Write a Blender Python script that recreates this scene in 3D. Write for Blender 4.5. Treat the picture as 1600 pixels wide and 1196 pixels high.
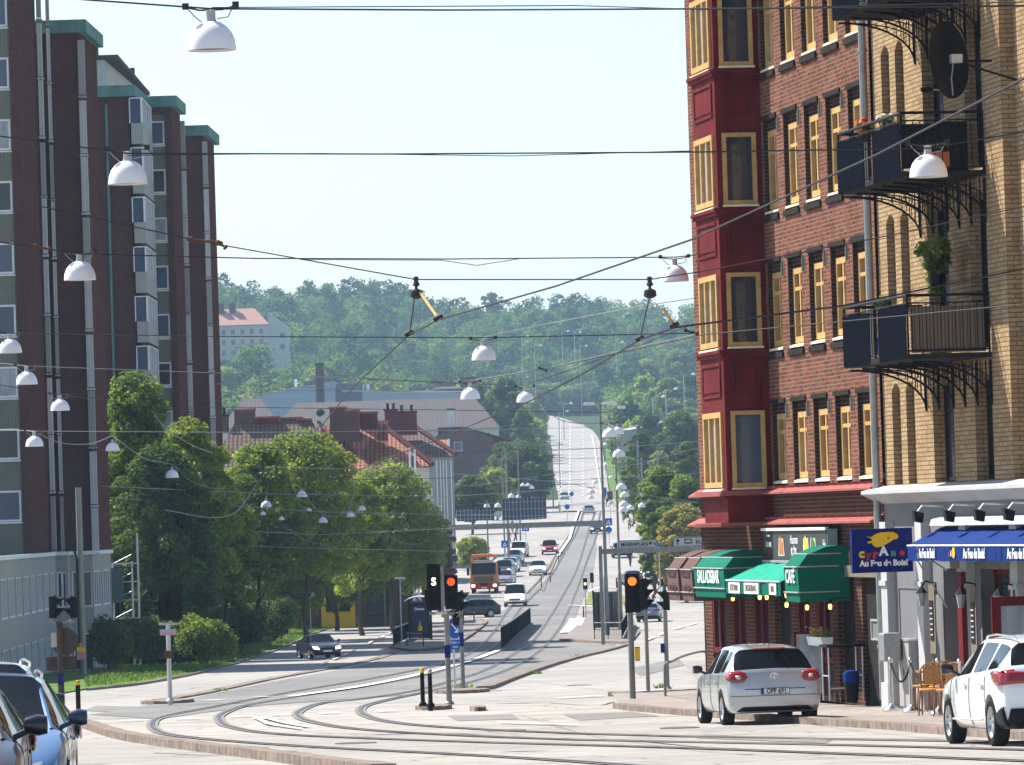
import bpy, bmesh, math, random
from math import sin, cos, pi, radians, tan, atan2, sqrt
from mathutils import Vector, Matrix, Euler
from mathutils.bvhtree import BVHTree
import numpy as np
for o in list(bpy.data.objects): bpy.data.objects.remove(o)
S = bpy.context.scene; COL = S.collection
# ------------------------------------------------ camera, sky, sun, exposure
F = 8500.0; PITCH = radians(1.456); ROLL = radians(-1.8)
cd = bpy.data.cameras.new('camera'); cd.sensor_width = 36; cd.lens = F*36/1600
cd.clip_start = 1; cd.clip_end = 9000
cam = bpy.data.objects.new('camera', cd); COL.objects.link(cam); S.camera = cam
CM = Matrix.Rotation(pi/2+PITCH, 4, 'X') @ Matrix.Rotation(ROLL, 4, 'Z')
cam.matrix_world = CM
SUN_AZ = radians(52); SUN_EL = radians(50)      # azimuth measured from the view direction (+Y) to the left
W = bpy.data.worlds.new('World'); S.world = W; W.use_nodes = True
nt = W.node_tree; bg = nt.nodes['Background']; sky = nt.nodes.new('ShaderNodeTexSky')
sky.sky_type = 'NISHITA'; sky.sun_disc = False; sky.sun_elevation = SUN_EL; sky.sun_rotation = -SUN_AZ
sky.air_density = 1.0; sky.dust_density = 1.0; sky.ozone_density = 1.7
nt.links.new(sky.outputs[0], bg.inputs[0]); bg.inputs[1].default_value = 0.097
sl = bpy.data.lights.new('sun', 'SUN'); sl.energy = 5.0; sl.angle = radians(.55); sl.color = (1, .955, .88)
sun = bpy.data.objects.new('sun', sl); COL.objects.link(sun)
sd = Vector((-sin(SUN_AZ)*cos(SUN_EL), cos(SUN_AZ)*cos(SUN_EL), sin(SUN_EL)))
sun.rotation_euler = sd.to_track_quat('Z', 'Y').to_euler(); sun.location = (0, 0, 60)
S.view_settings.view_transform = 'Standard'; S.view_settings.look = 'None'
S.view_settings.exposure = 1.07; S.view_settings.gamma = 1
S.render.engine = 'CYCLES'; S.cycles.max_bounces = 6; S.cycles.transparent_max_bounces = 12
S.cycles.volume_bounces = 0
# ------------------------------------------------ pixel <-> world (pixels of the 1600 x 1196 photograph)
M3 = CM.to_3x3()
def ray(px, py): return M3 @ Vector(((px-800)/F, (598-py)/F, -1))
def wp(px, py, Y):
    d = ray(px, py); return d*(Y/d.y)
PROF = [(-60, -1.0), (0, -1.6), (40, -2.45), (74, -3.26), (102, -3.97), (121, -4.2), (150, -4.75), (200, -5.6), (250, -6.4), (308, -7.1), (380, -7.5),
        (440, -7.35), (500, -6.5), (545, -5.4), (594, -3.9), (700, -1.6), (833, .7), (1010, 3.7), (1150, 7.3), (1300, 12), (1480, 18.4), (1650, 25), (1830, 32), (2000, 38)]
PX = np.array([p[0] for p in PROF]); PZ = np.array([p[1] for p in PROF])
def _sm(y): return float(np.interp(y, PX, PZ))
ST = list(range(-60, 120, 6)) + list(range(120, 400, 10)) + list(range(400, 2001, 25))
SG = [sum(_sm(y+k) for k in (-12, -6, 0, 6, 12))/5 for y in ST]
def g(y):                                       # the road corridor's height: piecewise linear between the stations ST
    return float(np.interp(y, ST, SG))
def gp(px, py, dz=0.0):                         # where the ray through a pixel meets the ground
    d = ray(px, py); lo, hi = 20.0, 2000.0; y = lo
    while y < hi:
        if d.z/d.y*y <= g(y)+dz: break
        y += 2
    a, b = y-2, y
    for _ in range(30):
        m = (a+b)/2
        if d.z/d.y*m <= g(m)+dz: b = m
        else: a = m
    return Vector((d.x/d.y*b, b, g(b)+dz))
def xy(px, py): v = gp(px, py); return (v.x, v.y)
# ------------------------------------------------ tags and objects
def tag(o, label=None, cat=None, group=None, kind=None):
    if label: o['label'] = label
    if cat: o['category'] = cat
    if group: o['group'] = group
    if kind: o['kind'] = kind
    return o
def empty(name, loc, rz=0, label=None, cat=None, group=None):
    o = bpy.data.objects.new(name, None); COL.objects.link(o); o.location = loc; o.rotation_euler = (0, 0, rz)
    o.empty_display_size = .2
    return tag(o, label, cat, group)
def kids(o): return [c for c in bpy.data.objects if c.parent == o]
CH = {}
def copy_tree(o, parent=None, recolor=None):
    c = o.copy(); COL.objects.link(c); c.parent = parent
    if c.name.split('.')[0] != o.name.split('.')[0]: c.name = o.name
    if o.type == 'MESH' and recolor:
        for i, s in enumerate(c.material_slots):
            n = s.material.name if s.material else ''
            if n in recolor: s.link = 'OBJECT'; s.material = recolor[n]
            elif s.material and s.link == 'DATA' and False: pass
    L = CH.setdefault(o.name, None)
    if L is None: L = CH[o.name] = kids(o)
    CH[c.name] = [copy_tree(k, c, recolor) for k in L]
    return c
# ------------------------------------------------ materials
MAT = {}
def new_mat(name):
    m = bpy.data.materials.new(name); m.use_nodes = True; MAT[name] = m
    return m, m.node_tree, m.node_tree.nodes['Principled BSDF']
def N(t, k, **kw):
    n = t.nodes.new(k)
    for a, v in kw.items():
        if a in n.inputs: n.inputs[a].default_value = v
        else: setattr(n, a, v)
    return n
def ramp(t, fac, stops):
    r = N(t, 'ShaderNodeValToRGB'); e = r.color_ramp.elements
    while len(e) < len(stops): e.new(.5)
    for i, (p, c) in enumerate(stops): e[i].position = p; e[i].color = (*c, 1)
    t.links.new(fac, r.inputs[0]); return r.outputs[0]
def coords(t, kind='Object', scale=(1, 1, 1)):
    c = N(t, 'ShaderNodeTexCoord'); m = N(t, 'ShaderNodeMapping'); m.inputs['Scale'].default_value = scale
    t.links.new(c.outputs[kind], m.inputs[0]); return m.outputs[0]
def mix(t, fac, a, b, mode='MIX'):
    m = N(t, 'ShaderNodeMix', data_type='RGBA', blend_type=mode)
    for s, v in ((m.inputs[0], fac), (m.inputs[6], a), (m.inputs[7], b)):
        if hasattr(v, 'links'): t.links.new(v, s)
        else: s.default_value = v if not isinstance(v, tuple) or len(v) == 4 else (*v, 1)
    return m.outputs[2]
def paint(name, col, rough=.5, metal=0, var=.12, sc=3.0, coat=0, bump=0, spec=None, stretch=(1, 1, 1), dirt=None):
    if name in MAT: return MAT[name]
    m, t, b = new_mat(name)
    b.inputs['Roughness'].default_value = rough; b.inputs['Metallic'].default_value = metal
    b.inputs['Coat Weight'].default_value = coat; b.inputs['Coat Roughness'].default_value = .05
    b.inputs['Specular IOR Level'].default_value = (.5 if coat else .05 if rough > .55 else .15) if spec is None else spec
    v = coords(t, 'Object', stretch)
    n = N(t, 'ShaderNodeTexNoise', Scale=sc, Detail=6.0, Roughness=.6); t.links.new(v, n.inputs[0])
    lo = tuple(c*(1-var) for c in col); hi = tuple(min(1, c*(1+var)) for c in col)
    if dirt: lo = dirt
    c = ramp(t, n.outputs[0], [(.3, lo), (.52, col), (.75, hi)])
    t.links.new(c, b.inputs[0])
    if bump:
        bp = N(t, 'ShaderNodeBump', Strength=bump, Distance=.02); t.links.new(n.outputs[0], bp.inputs['Height']); t.links.new(bp.outputs[0], b.inputs['Normal'])
    return m
def brick(name, c1, c2, mortar, scale=1.0, bw=.25, bh=.083, ms=.012, rough=.9, bump=.4, stain=None, sfac=.5):
    m, t, b = new_mat(name); b.inputs['Roughness'].default_value = rough; b.inputs['Specular IOR Level'].default_value = 0
    uv = coords(t, 'UV', (1, 1, 1))
    br = N(t, 'ShaderNodeTexBrick', Scale=scale); br.inputs['Color1'].default_value = (*c1, 1); br.inputs['Color2'].default_value = (*c2, 1)
    br.inputs['Mortar'].default_value = (*mortar, 1); br.inputs['Mortar Size'].default_value = ms; br.inputs['Mortar Smooth'].default_value = .2
    br.inputs['Brick Width'].default_value = bw; br.inputs['Row Height'].default_value = bh; br.inputs['Bias'].default_value = -.1
    t.links.new(uv, br.inputs[0])
    n = N(t, 'ShaderNodeTexNoise', Scale=.7, Detail=8.0, Roughness=.65); t.links.new(uv, n.inputs[0])
    n2 = N(t, 'ShaderNodeTexNoise', Scale=14.0, Detail=3.0); t.links.new(uv, n2.inputs[0])
    c = mix(t, .45, br.outputs[0], ramp(t, n.outputs[0], [(.3, (.55, .5, .5)), (.7, (1.0, 1.0, 1.0))]), 'MULTIPLY')
    c = mix(t, .35, c, ramp(t, n2.outputs[0], [(.3, (.5, .5, .5)), (.7, (1.0, 1.0, 1.0))]), 'MULTIPLY')
    if stain:
        n3 = N(t, 'ShaderNodeTexNoise', Scale=1.8, Detail=6.0, Roughness=.7); t.links.new(uv, n3.inputs[0])
        c = mix(t, ramp(t, n3.outputs[0], [(.52, (0, 0, 0)), (.7, (sfac,)*3)]), c, stain)
    t.links.new(c, b.inputs[0])
    bp = N(t, 'ShaderNodeBump', Strength=bump, Distance=.01, Invert=True) if False else N(t, 'ShaderNodeBump', Strength=bump, Distance=.01)
    t.links.new(br.outputs['Fac'], bp.inputs['Height']); bp.invert = True; t.links.new(bp.outputs[0], b.inputs['Normal'])
    return m
def stripes(name, c1, c2, w=.1, rough=.6, vertical=True, duty=.85, metal=0, bump=.5):      # ribs / corrugation across uv.x (or .y)
    m, t, b = new_mat(name); b.inputs['Roughness'].default_value = rough; b.inputs['Metallic'].default_value = metal; b.inputs['Specular IOR Level'].default_value = 0
    uv = coords(t, 'UV'); s = N(t, 'ShaderNodeSeparateXYZ'); t.links.new(uv, s.inputs[0])
    d = N(t, 'ShaderNodeMath', operation='DIVIDE'); t.links.new(s.outputs[0 if vertical else 1], d.inputs[0]); d.inputs[1].default_value = w
    f = N(t, 'ShaderNodeMath', operation='FRACT'); t.links.new(d.outputs[0], f.inputs[0])
    r = ramp(t, f.outputs[0], [(0, (1, 1, 1)), (.04, (0, 0, 0)), (duty, (0, 0, 0)), (1, (1, 1, 1))])
    n = N(t, 'ShaderNodeTexNoise', Scale=1.3, Detail=6.0); t.links.new(uv, n.inputs[0])
    c = mix(t, r, c1, c2); c = mix(t, .5, c, ramp(t, n.outputs[0], [(.3, (.7, .7, .7)), (.7, (1, 1, 1))]), 'MULTIPLY')
    t.links.new(c, b.inputs[0]); bp = N(t, 'ShaderNodeBump', Strength=bump, Distance=.02); bp.invert = True
    t.links.new(r, bp.inputs['Height']); t.links.new(bp.outputs[0], b.inputs['Normal'])
    return m
def glass(name, col=(.03, .04, .05), rough=.06, var=0, spec=.45, sc=.5):
    m, t, b = new_mat(name); b.inputs['Roughness'].default_value = rough; b.inputs['Specular IOR Level'].default_value = spec
    n = N(t, 'ShaderNodeTexNoise', Scale=sc, Detail=3.0); t.links.new(coords(t, 'Object', (1, 1, .35)), n.inputs[0])
    c = ramp(t, n.outputs[0], [(.35, col), (.65, tuple(min(1, x*(1+var)+var*.02) for x in col))]); t.links.new(c, b.inputs[0])
    bp = N(t, 'ShaderNodeBump', Strength=.05, Distance=.05); n2 = N(t, 'ShaderNodeTexNoise', Scale=2.0); t.links.new(coords(t), n2.inputs[0])
    t.links.new(n2.outputs[0], bp.inputs['Height']); t.links.new(bp.outputs[0], b.inputs['Normal'])
    return m
def emit(name, col, s):
    m, t, b = new_mat(name); b.inputs[0].default_value = (*col, 1); b.inputs['Emission Color'].default_value = (*col, 1); b.inputs['Emission Strength'].default_value = s
    b.inputs['Roughness'].default_value = .3
    return m
def leaf(name, cols, trans=.45, gloss=.03):
    m, t, b = new_mat(name); out = t.nodes['Material Output']; t.nodes.remove(b)
    a = N(t, 'ShaderNodeAttribute', attribute_name='var'); oi = N(t, 'ShaderNodeObjectInfo')
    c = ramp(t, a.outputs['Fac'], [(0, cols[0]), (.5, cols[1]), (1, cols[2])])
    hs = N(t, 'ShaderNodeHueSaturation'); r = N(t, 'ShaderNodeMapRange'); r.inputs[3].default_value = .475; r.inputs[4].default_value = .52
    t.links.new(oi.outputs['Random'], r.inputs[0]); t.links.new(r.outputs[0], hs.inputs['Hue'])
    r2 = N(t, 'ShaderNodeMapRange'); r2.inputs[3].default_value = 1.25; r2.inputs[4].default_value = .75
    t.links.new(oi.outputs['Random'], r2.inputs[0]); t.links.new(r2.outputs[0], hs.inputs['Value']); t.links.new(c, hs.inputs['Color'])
    d = N(t, 'ShaderNodeBsdfDiffuse'); tr = N(t, 'ShaderNodeBsdfTranslucent'); gl = N(t, 'ShaderNodeBsdfGlossy', Roughness=.6)
    t.links.new(hs.outputs[0], d.inputs[0])
    y = mix(t, .6, hs.outputs[0], (1.0, 1.0, .35), 'MULTIPLY'); y2 = N(t, 'ShaderNodeGamma', Gamma=.8); t.links.new(hs.outputs[0], y2.inputs[0]); t.links.new(y2.outputs[0], tr.inputs[0])
    mx = N(t, 'ShaderNodeMixShader'); mx.inputs[0].default_value = trans; t.links.new(d.outputs[0], mx.inputs[1]); t.links.new(tr.outputs[0], mx.inputs[2])
    m2 = N(t, 'ShaderNodeMixShader'); m2.inputs[0].default_value = gloss; t.links.new(mx.outputs[0], m2.inputs[1]); t.links.new(gl.outputs[0], m2.inputs[2])
    t.links.new(m2.outputs[0], out.inputs[0]); return m
# ------------------------------------------------ mesh builder
class MB:
    def __init__(s): s.v = []; s.f = []; s.m = []; s.x = None
    def add(s, vs, fs, mi=0):
        b = len(s.v)
        if s.x is not None: vs = [tuple(s.x @ Vector(p)) for p in vs]
        s.v += [tuple(p) for p in vs]; s.f += [tuple(b+i for i in f) for f in fs]; s.m += [mi]*len(fs); return s
    def box(s, x0, x1, y0, y1, z0, z1, mi=0):
        return s.add([(x, y, z) for z in (z0, z1) for y in (y0, y1) for x in (x0, x1)],
                     [(0, 2, 3, 1), (4, 5, 7, 6), (0, 1, 5, 4), (2, 6, 7, 3), (0, 4, 6, 2), (1, 3, 7, 5)], mi)
    def quad(s, a, b, c, d, mi=0): return s.add([a, b, c, d], [(0, 1, 2, 3)], mi)
    def poly(s, pts, mi=0): return s.add(pts, [tuple(range(len(pts)))], mi)
    def prism(s, pts, ax, a, b, mi=0):           # 2-D polygon extruded along axis ax (0,1,2) from a to b
        def P(p, h): q = list(p); q.insert(ax, h); return tuple(q)
        n = len(pts)
        return s.add([P(p, a) for p in pts]+[P(p, b) for p in pts],
                     [tuple(range(n)), tuple(range(2*n-1, n-1, -1))]+[(i, (i+1) % n, n+(i+1) % n, n+i) for i in range(n)], mi)
    def tube(s, pts, r, k=8, mi=0, cap=True):
        pts = [Vector(p) for p in pts]; n = len(pts); rs = r if isinstance(r, (list, tuple)) else [r]*n
        vs = []; u = None
        for i, p in enumerate(pts):
            t = (pts[min(i+1, n-1)]-pts[max(i-1, 0)]).normalized()
            if u is None: u = t.orthogonal().normalized()
            u = (u-t*u.dot(t));
            if u.length < 1e-6: u = t.orthogonal()
            u.normalize(); w = t.cross(u)
            vs += [p+(u*cos(2*pi*j/k)+w*sin(2*pi*j/k))*rs[i] for j in range(k)]
        fs = [(i*k+j, i*k+(j+1) % k, (i+1)*k+(j+1) % k, (i+1)*k+j) for i in range(n-1) for j in range(k)]
        if cap: fs += [tuple(range(k-1, -1, -1)), tuple(range((n-1)*k, n*k))]
        return s.add(vs, fs, mi)
    def lathe(s, prof, k=16, c=(0, 0, 0), mi=0, ax=2, closed=False):
        vs = []
        for r, h in prof:
            for j in range(k):
                a = 2*pi*j/k; p = [r*cos(a), r*sin(a)]; p.insert(ax, h); vs.append((p[0]+c[0], p[1]+c[1], p[2]+c[2]))
        n = len(prof); fs = [(i*k+j, i*k+(j+1) % k, (i+1)*k+(j+1) % k, (i+1)*k+j) for i in range(n-1) for j in range(k)]
        if closed: fs += [((n-1)*k+j, (n-1)*k+(j+1) % k, (j+1) % k, j) for j in range(k)]
        if prof[0][0] > 1e-6 and not closed: fs.append(tuple(range(k-1, -1, -1)))
        if prof[-1][0] > 1e-6 and not closed: fs.append(tuple(range((n-1)*k, n*k)))
        return s.add(vs, fs, mi)
    def frame(s, x0, x1, z0, z1, w, y0, y1, mi=0):      # a rectangular ring in the x-z plane
        s.box(x0, x1, y0, y1, z0, z0+w, mi); s.box(x0, x1, y0, y1, z1-w, z1, mi)
        s.box(x0, x0+w, y0, y1, z0+w, z1-w, mi); return s.box(x1-w, x1, y0, y1, z0+w, z1-w, mi)
    def build(s, name, mats, parent=None, smooth=False, bevel=0, loc=None, uv=True):
        me = bpy.data.meshes.new(name); me.from_pydata(s.v, [], s.f)
        bm = bmesh.new(); bm.from_mesh(me); bmesh.ops.remove_doubles(bm, verts=bm.verts, dist=1e-5); 
        bmesh.ops.recalc_face_normals(bm, faces=bm.faces)
        fl = len(bm.faces) == len(s.m)
        bm.faces.ensure_lookup_table()
        if uv:
            L = bm.loops.layers.uv.new('UVMap')
            for f in bm.faces:
                n = f.normal
                if abs(n.z) > .9: a, b = Vector((1, 0, 0)), Vector((0, 1, 0))
                else: a = Vector((-n.y, n.x, 0)).normalized(); b = n.cross(a)
                if b.z < 0: b = -b
                for l in f.loops: l[L].uv = (l.vert.co.dot(a), l.vert.co.dot(b))
        bm.to_mesh(me); bm.free()
        mats = mats if isinstance(mats, (list, tuple)) else [mats]
        for m in mats: me.materials.append(MAT[m] if isinstance(m, str) else m)
        if len(mats) > 1 and fl: me.polygons.foreach_set('material_index', s.m)
        if smooth:
            me.polygons.foreach_set('use_smooth', [True]*len(me.polygons)); me.set_sharp_from_angle(angle=radians(38 if smooth is True else smooth))
        o = bpy.data.objects.new(name, me); COL.objects.link(o); o.parent = parent
        if loc is not None: o.location = loc
        if bevel:
            b = o.modifiers.new('bevel', 'BEVEL'); b.width = bevel; b.segments = 2; b.limit_method = 'ANGLE'; b.harden_normals = False
        return o
def text_mesh(s, size, font_shear=0, ext=.004, align='CENTER', bold=0, space=1):
    c = bpy.data.curves.new('lettering', 'FONT'); c.body = s; c.size = size; c.align_x = align; c.align_y = 'CENTER'; c.extrude = ext; c.shear = font_shear; c.offset = bold; c.space_character = space
    c.resolution_u = 3
    o = bpy.data.objects.new('lettering', c); COL.objects.link(o); dg = bpy.context.evaluated_depsgraph_get()
    me = bpy.data.meshes.new_from_object(o.evaluated_get(dg)); bpy.data.objects.remove(o); return me
def lettering(s, size, mat, parent, loc, rot=(pi/2, 0, 0), sx=1, sy=1, **kw):
    me = text_mesh(s, size, **kw); me.materials.clear(); me.materials.append(MAT[mat])
    o = bpy.data.objects.new('lettering', me); COL.objects.link(o); o.parent = parent; o.location = loc; o.rotation_euler = rot; o.scale = (sx, sy, 1)
    return o
rnd = random.Random(7)
# ================================================ MATERIAL LIBRARY
paint('white_paint', (.78, .78, .77), .5); paint('lamp_white', (.80, .77, .77), .35, var=.05, sc=2)
paint('grey_metal', (.33, .34, .34), .45, .6, var=.15, sc=6); paint('pole_grey', (.25, .25, .23), .6, .3, var=.25, sc=5, stretch=(1, 1, .3))
paint('galvanised', (.52, .53, .54), .4, .6, var=.15, sc=9); paint('dark_metal', (.010, .010, .012), .5, .3, var=.2)
paint('black_plastic', (.007, .007, .008), .45, var=.2); paint('rubber', (.018, .018, .019), .85, var=.3)
paint('chrome', (.75, .75, .77), .15, 1, var=.03); paint('wire', (.05, .045, .045), .6, .2); paint('cable_grey', (.30, .30, .30), .6)
paint('weathered_wood', (.20, .17, .13), .9, var=.35, sc=12, stretch=(1, 1, .1)); paint('red_paint', (.125, .016, .018), .6, var=.35, sc=2.2, stretch=(1, 1, .5), bump=.15)
paint('yellow_paint', (.50, .32, .13), .6, var=.2, sc=5); paint('cream_sill', (.74, .66, .50), .6)
paint('concrete', (.42, .40, .37), .9, var=.15, sc=1.5, bump=.1); paint('kerb_stone', (.22, .175, .145), .9, var=.5, sc=4, bump=.5)
paint('copper_green', (.13, .26, .23), .7, var=.3, sc=1.5, stretch=(1, 1, .3)); paint('grey_render', (.18, .18, .185), .85, var=.10, sc=1.2)
paint('grey_panel', (.36, .355, .33), .6, var=.1, sc=.6, stretch=(1, 1, .2)); paint('plaster_white', (.44, .44, .44), .85, var=.12, sc=1.5, stretch=(1, 1, .3))
paint('plaster_cream', (.66, .60, .47), .9, var=.08); paint('pink_roof', (.31, .095, .085), .6, var=.15, sc=3); paint('dark_stone', (.028, .024, .021), .7, var=.3, sc=4)
paint('blue_sign', (.003, .012, .15), .4, var=.05); paint('sign_blue', (.004, .10, .42), .4, var=.05); paint('sign_yellow', (.85, .50, .02), .5, var=.04)
paint('sign_red', (.65, .03, .02), .4); paint('green_canvas', (.003, .125, .08), .7, var=.12, sc=2, bump=.1); paint('sunlit_green_canvas', (.02, .27, .185), .8, var=.12, sc=2, bump=.1); paint('brown_canvas', (.12, .075, .065), .8, var=.1, sc=2)  # lighter green canvas for the flat awning: sun on it put into the colour
paint('blue_canvas', (.007, .028, .15), .75, var=.1, sc=2); paint('dark_interior', (.02, .017, .016), .8); paint('rust', (.11, .055, .03), .9)
paint('skin', (.50, .30, .21), .6, var=.05); paint('wicker', (.48, .24, .08), .7, var=.3, sc=30); paint('tan_wood', (.34, .16, .07), .5, var=.2, sc=8)
paint('orange_paint', (.55, .17, .015), .45, var=.1, coat=.2); paint('truck_red', (.35, .04, .02), .5); paint('warehouse', (.42, .47, .55), .6, var=.1, sc=.3, stretch=(1, 1, 4))
paint('maroon', (.10, .028, .023), .7, var=.15); paint('slate', (.10, .085, .085), .8, var=.2); paint('bark', (.10, .075, .055), .95, var=.35, sc=6, stretch=(1, 1, .2), bump=.5)
paint('plant_pot', (.40, .12, .05), .8); paint('flower_red', (.7, .03, .04), .6); paint('flower_pink', (.75, .25, .35), .6); paint('flower_yellow', (.8, .6, .1), .6)
paint('rope_black', (.02, .02, .02), .6); paint('house_grey', (.40, .42, .42), .8, var=.1); paint('far_white', (.62, .60, .55), .9); paint('brown_cladding', (.10, .055, .05), .8, var=.15, sc=1)
brick('brown_brick', (.125, .046, .032), (.080, .028, .022), (.16, .11, .10), bump=.2)
brick('red_brick', (.24, .095, .062), (.11, .048, .036), (.27, .21, .17), stain=(.07, .04, .035), sfac=.5, bw=.26, bh=.085, ms=.010)
brick('shaded_reveal_brick', (.40, .22, .09), (.30, .15, .06), (.20, .12, .07), bump=.2); brick('yellow_brick', (.50, .36, .21), (.37, .25, .13), (.20, .14, .09), stain=(.16, .10, .06), sfac=.6, bw=.27, bh=.085, ms=.012)  # orange reveal bricks: bounced light in their shade put into the colour
brick('dark_brick', (.13, .050, .034), (.075, .032, .023), (.17, .14, .115), bump=.3, stain=(.06, .05, .04))
brick('granite_sett', (.42, .38, .35), (.33, .30, .28), (.22, .20, .18), bw=.22, bh=.14, ms=.012)
stripes('olive_panel', (.21, .21, .165), (.13, .13, .105), .16); stripes('white_panel', (.62, .62, .60), (.40, .40, .40), .2)
stripes('grey_siding', (.33, .36, .37), (.18, .2, .21), .25); stripes('cream_siding', (.62, .60, .56), (.5, .48, .45), .25)
stripes('dark_bars', (.008, .010, .016), (.003, .004, .006), .12); stripes('plank', (.19, .15, .12), (.05, .04, .03), .14)
glass('window_glass', (.025, .03, .04), .05, .6); glass('window_blue', (.05, .075, .12), .08, .5); glass('window_curtain', (.26, .28, .30), .12, .5, sc=4)
glass('car_glass', (.006, .007, .008), .04, 0, .2); glass('blue_screen', (.02, .045, .10), .12, .4); glass('shelter_glass', (.09, .13, .13), .1, .3)
def tiles(name, c1, c2, dark, w=.24, h=.34):
    m, t, b = new_mat(name); b.inputs['Roughness'].default_value = .8
    uv = coords(t, 'UV'); s = N(t, 'ShaderNodeSeparateXYZ'); t.links.new(uv, s.inputs[0]); fac = []
    for k, q in ((0, w), (1, h)):
        d = N(t, 'ShaderNodeMath', operation='DIVIDE'); t.links.new(s.outputs[k], d.inputs[0]); d.inputs[1].default_value = q
        f = N(t, 'ShaderNodeMath', operation='FRACT'); t.links.new(d.outputs[0], f.inputs[0]); fac.append(f.outputs[0])
    a = ramp(t, fac[0], [(0, (.05,)*3), (.35, (1,)*3), (.65, (1,)*3), (1, (.05,)*3)]); bb = ramp(t, fac[1], [(0, (.1,)*3), (.2, (1,)*3), (1, (.75,)*3)])
    n = N(t, 'ShaderNodeTexNoise', Scale=2.5, Detail=7.0, Roughness=.7); t.links.new(uv, n.inputs[0])
    hh = mix(t, 1.0, a, bb, 'MULTIPLY'); c = mix(t, ramp(t, n.outputs[0], [(.35, (0,)*3), (.65, (1,)*3)]), c1, c2); c = mix(t, hh, dark, c)
    t.links.new(c, b.inputs[0]); bp = N(t, 'ShaderNodeBump', Strength=.8, Distance=.05); t.links.new(hh, bp.inputs['Height']); t.links.new(bp.outputs[0], b.inputs['Normal'])
tiles('tile_orange', (.50, .18, .085), (.36, .12, .06), (.12, .035, .02), .4, .5); tiles('tile_brown', (.19, .105, .072), (.13, .07, .05), (.05, .025, .02), .4, .5)
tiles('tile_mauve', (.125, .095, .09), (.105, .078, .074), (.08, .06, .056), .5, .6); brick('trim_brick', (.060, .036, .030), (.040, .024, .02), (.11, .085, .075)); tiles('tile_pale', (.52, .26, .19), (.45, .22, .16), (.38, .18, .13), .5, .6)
def asphalt(name, base, patch, crack=.5, sc=1.0):
    m, t, b = new_mat(name); b.inputs['Roughness'].default_value = .85; b.inputs['Specular IOR Level'].default_value = .08
    v = coords(t, 'Object'); n1 = N(t, 'ShaderNodeTexNoise', Scale=.06*sc, Detail=8.0, Roughness=.6); n2 = N(t, 'ShaderNodeTexNoise', Scale=30.0, Detail=3.0)
    n3 = N(t, 'ShaderNodeTexNoise', Scale=.5*sc, Detail=6.0, Roughness=.7, Distortion=1.0); vo = N(t, 'ShaderNodeTexVoronoi', feature='DISTANCE_TO_EDGE', Scale=.22*sc)
    nd = N(t, 'ShaderNodeTexNoise', Scale=.8, Detail=4.0); t.links.new(v, nd.inputs[0])
    va = N(t, 'ShaderNodeVectorMath', operation='ADD'); t.links.new(v, va.inputs[0]); t.links.new(nd.outputs[1], va.inputs[1])
    for q in (n1, n2, n3): t.links.new(v, q.inputs[0])
    t.links.new(va.outputs[0], vo.inputs[0])
    c = mix(t, ramp(t, n1.outputs[0], [(.42, (0,)*3), (.58, (1,)*3)]), base, patch)
    c = mix(t, .85, c, ramp(t, n3.outputs[0], [(.3, (.62, .60, .59)), (.62, (1, 1, 1))]), 'MULTIPLY')
    c = mix(t, .4, c, ramp(t, n2.outputs[0], [(.3, (.6,)*3), (.7, (1,)*3)]), 'MULTIPLY')
    c = mix(t, ramp(t, vo.outputs['Distance'], [(0, (crack,)*3), (.012, (0,)*3)]), c, tuple(x*.35 for x in base))
    t.links.new(c, b.inputs[0]); bp = N(t, 'ShaderNodeBump', Strength=.3, Distance=.01); t.links.new(n2.outputs[0], bp.inputs['Height']); t.links.new(bp.outputs[0], b.inputs['Normal'])
asphalt('asphalt_light', (.34, .325, .30), (.40, .375, .34), .8); asphalt('asphalt_grey', (.215, .21, .203), (.255, .248, .235), .8); asphalt('asphalt_far', (.33, .315, .30), (.38, .36, .335), .2)
asphalt('pavement_mat', (.30, .265, .235), (.36, .315, .28), .7, 3.0); asphalt('platform_mat', (.24, .215, .20), (.29, .255, .23), .3, 2)
paint('road_white', (.72, .71, .67), .7, var=.2, sc=6); paint('rail_steel', (.10, .10, .105), .45, .5, var=.3, sc=3); paint('rail_bed', (.215, .195, .175), .9, var=.2, sc=1.5)
def grass_mat(name, a, b_, c_):
    m, t, b = new_mat(name); b.inputs['Roughness'].default_value = .9; b.inputs['Specular IOR Level'].default_value = .1
    v = coords(t); n = N(t, 'ShaderNodeTexNoise', Scale=.3, Detail=9.0, Roughness=.7); n2 = N(t, 'ShaderNodeTexNoise', Scale=9.0, Detail=4.0)
    t.links.new(v, n.inputs[0]); t.links.new(v, n2.inputs[0]); c = ramp(t, n.outputs[0], [(.35, a), (.5, b_), (.65, c_)])
    c = mix(t, .7, c, ramp(t, n2.outputs[0], [(.3, (.4, .45, .3)), (.7, (1.2, 1.2, 1.0))]), 'MULTIPLY'); t.links.new(c, b.inputs[0])
grass_mat('grass_ground', (.05, .10, .015), (.10, .17, .03), (.17, .20, .05)); grass_mat('dry_grass', (.10, .14, .04), (.20, .21, .07), (.32, .27, .11)); grass_mat('hill_ground', (.02, .042, .010), (.035, .065, .016), (.06, .085, .022))
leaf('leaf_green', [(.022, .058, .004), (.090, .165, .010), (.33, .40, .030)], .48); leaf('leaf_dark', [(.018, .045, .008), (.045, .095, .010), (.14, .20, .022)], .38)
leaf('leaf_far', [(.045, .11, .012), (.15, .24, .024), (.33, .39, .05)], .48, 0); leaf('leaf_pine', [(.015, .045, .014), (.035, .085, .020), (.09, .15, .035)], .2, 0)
leaf('leaf_yellow', [(.14, .16, .02), (.22, .21, .03), (.32, .27, .05)]); leaf('leaf_willow', [(.06, .11, .015), (.14, .21, .030), (.32, .37, .06)], .5)
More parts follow.
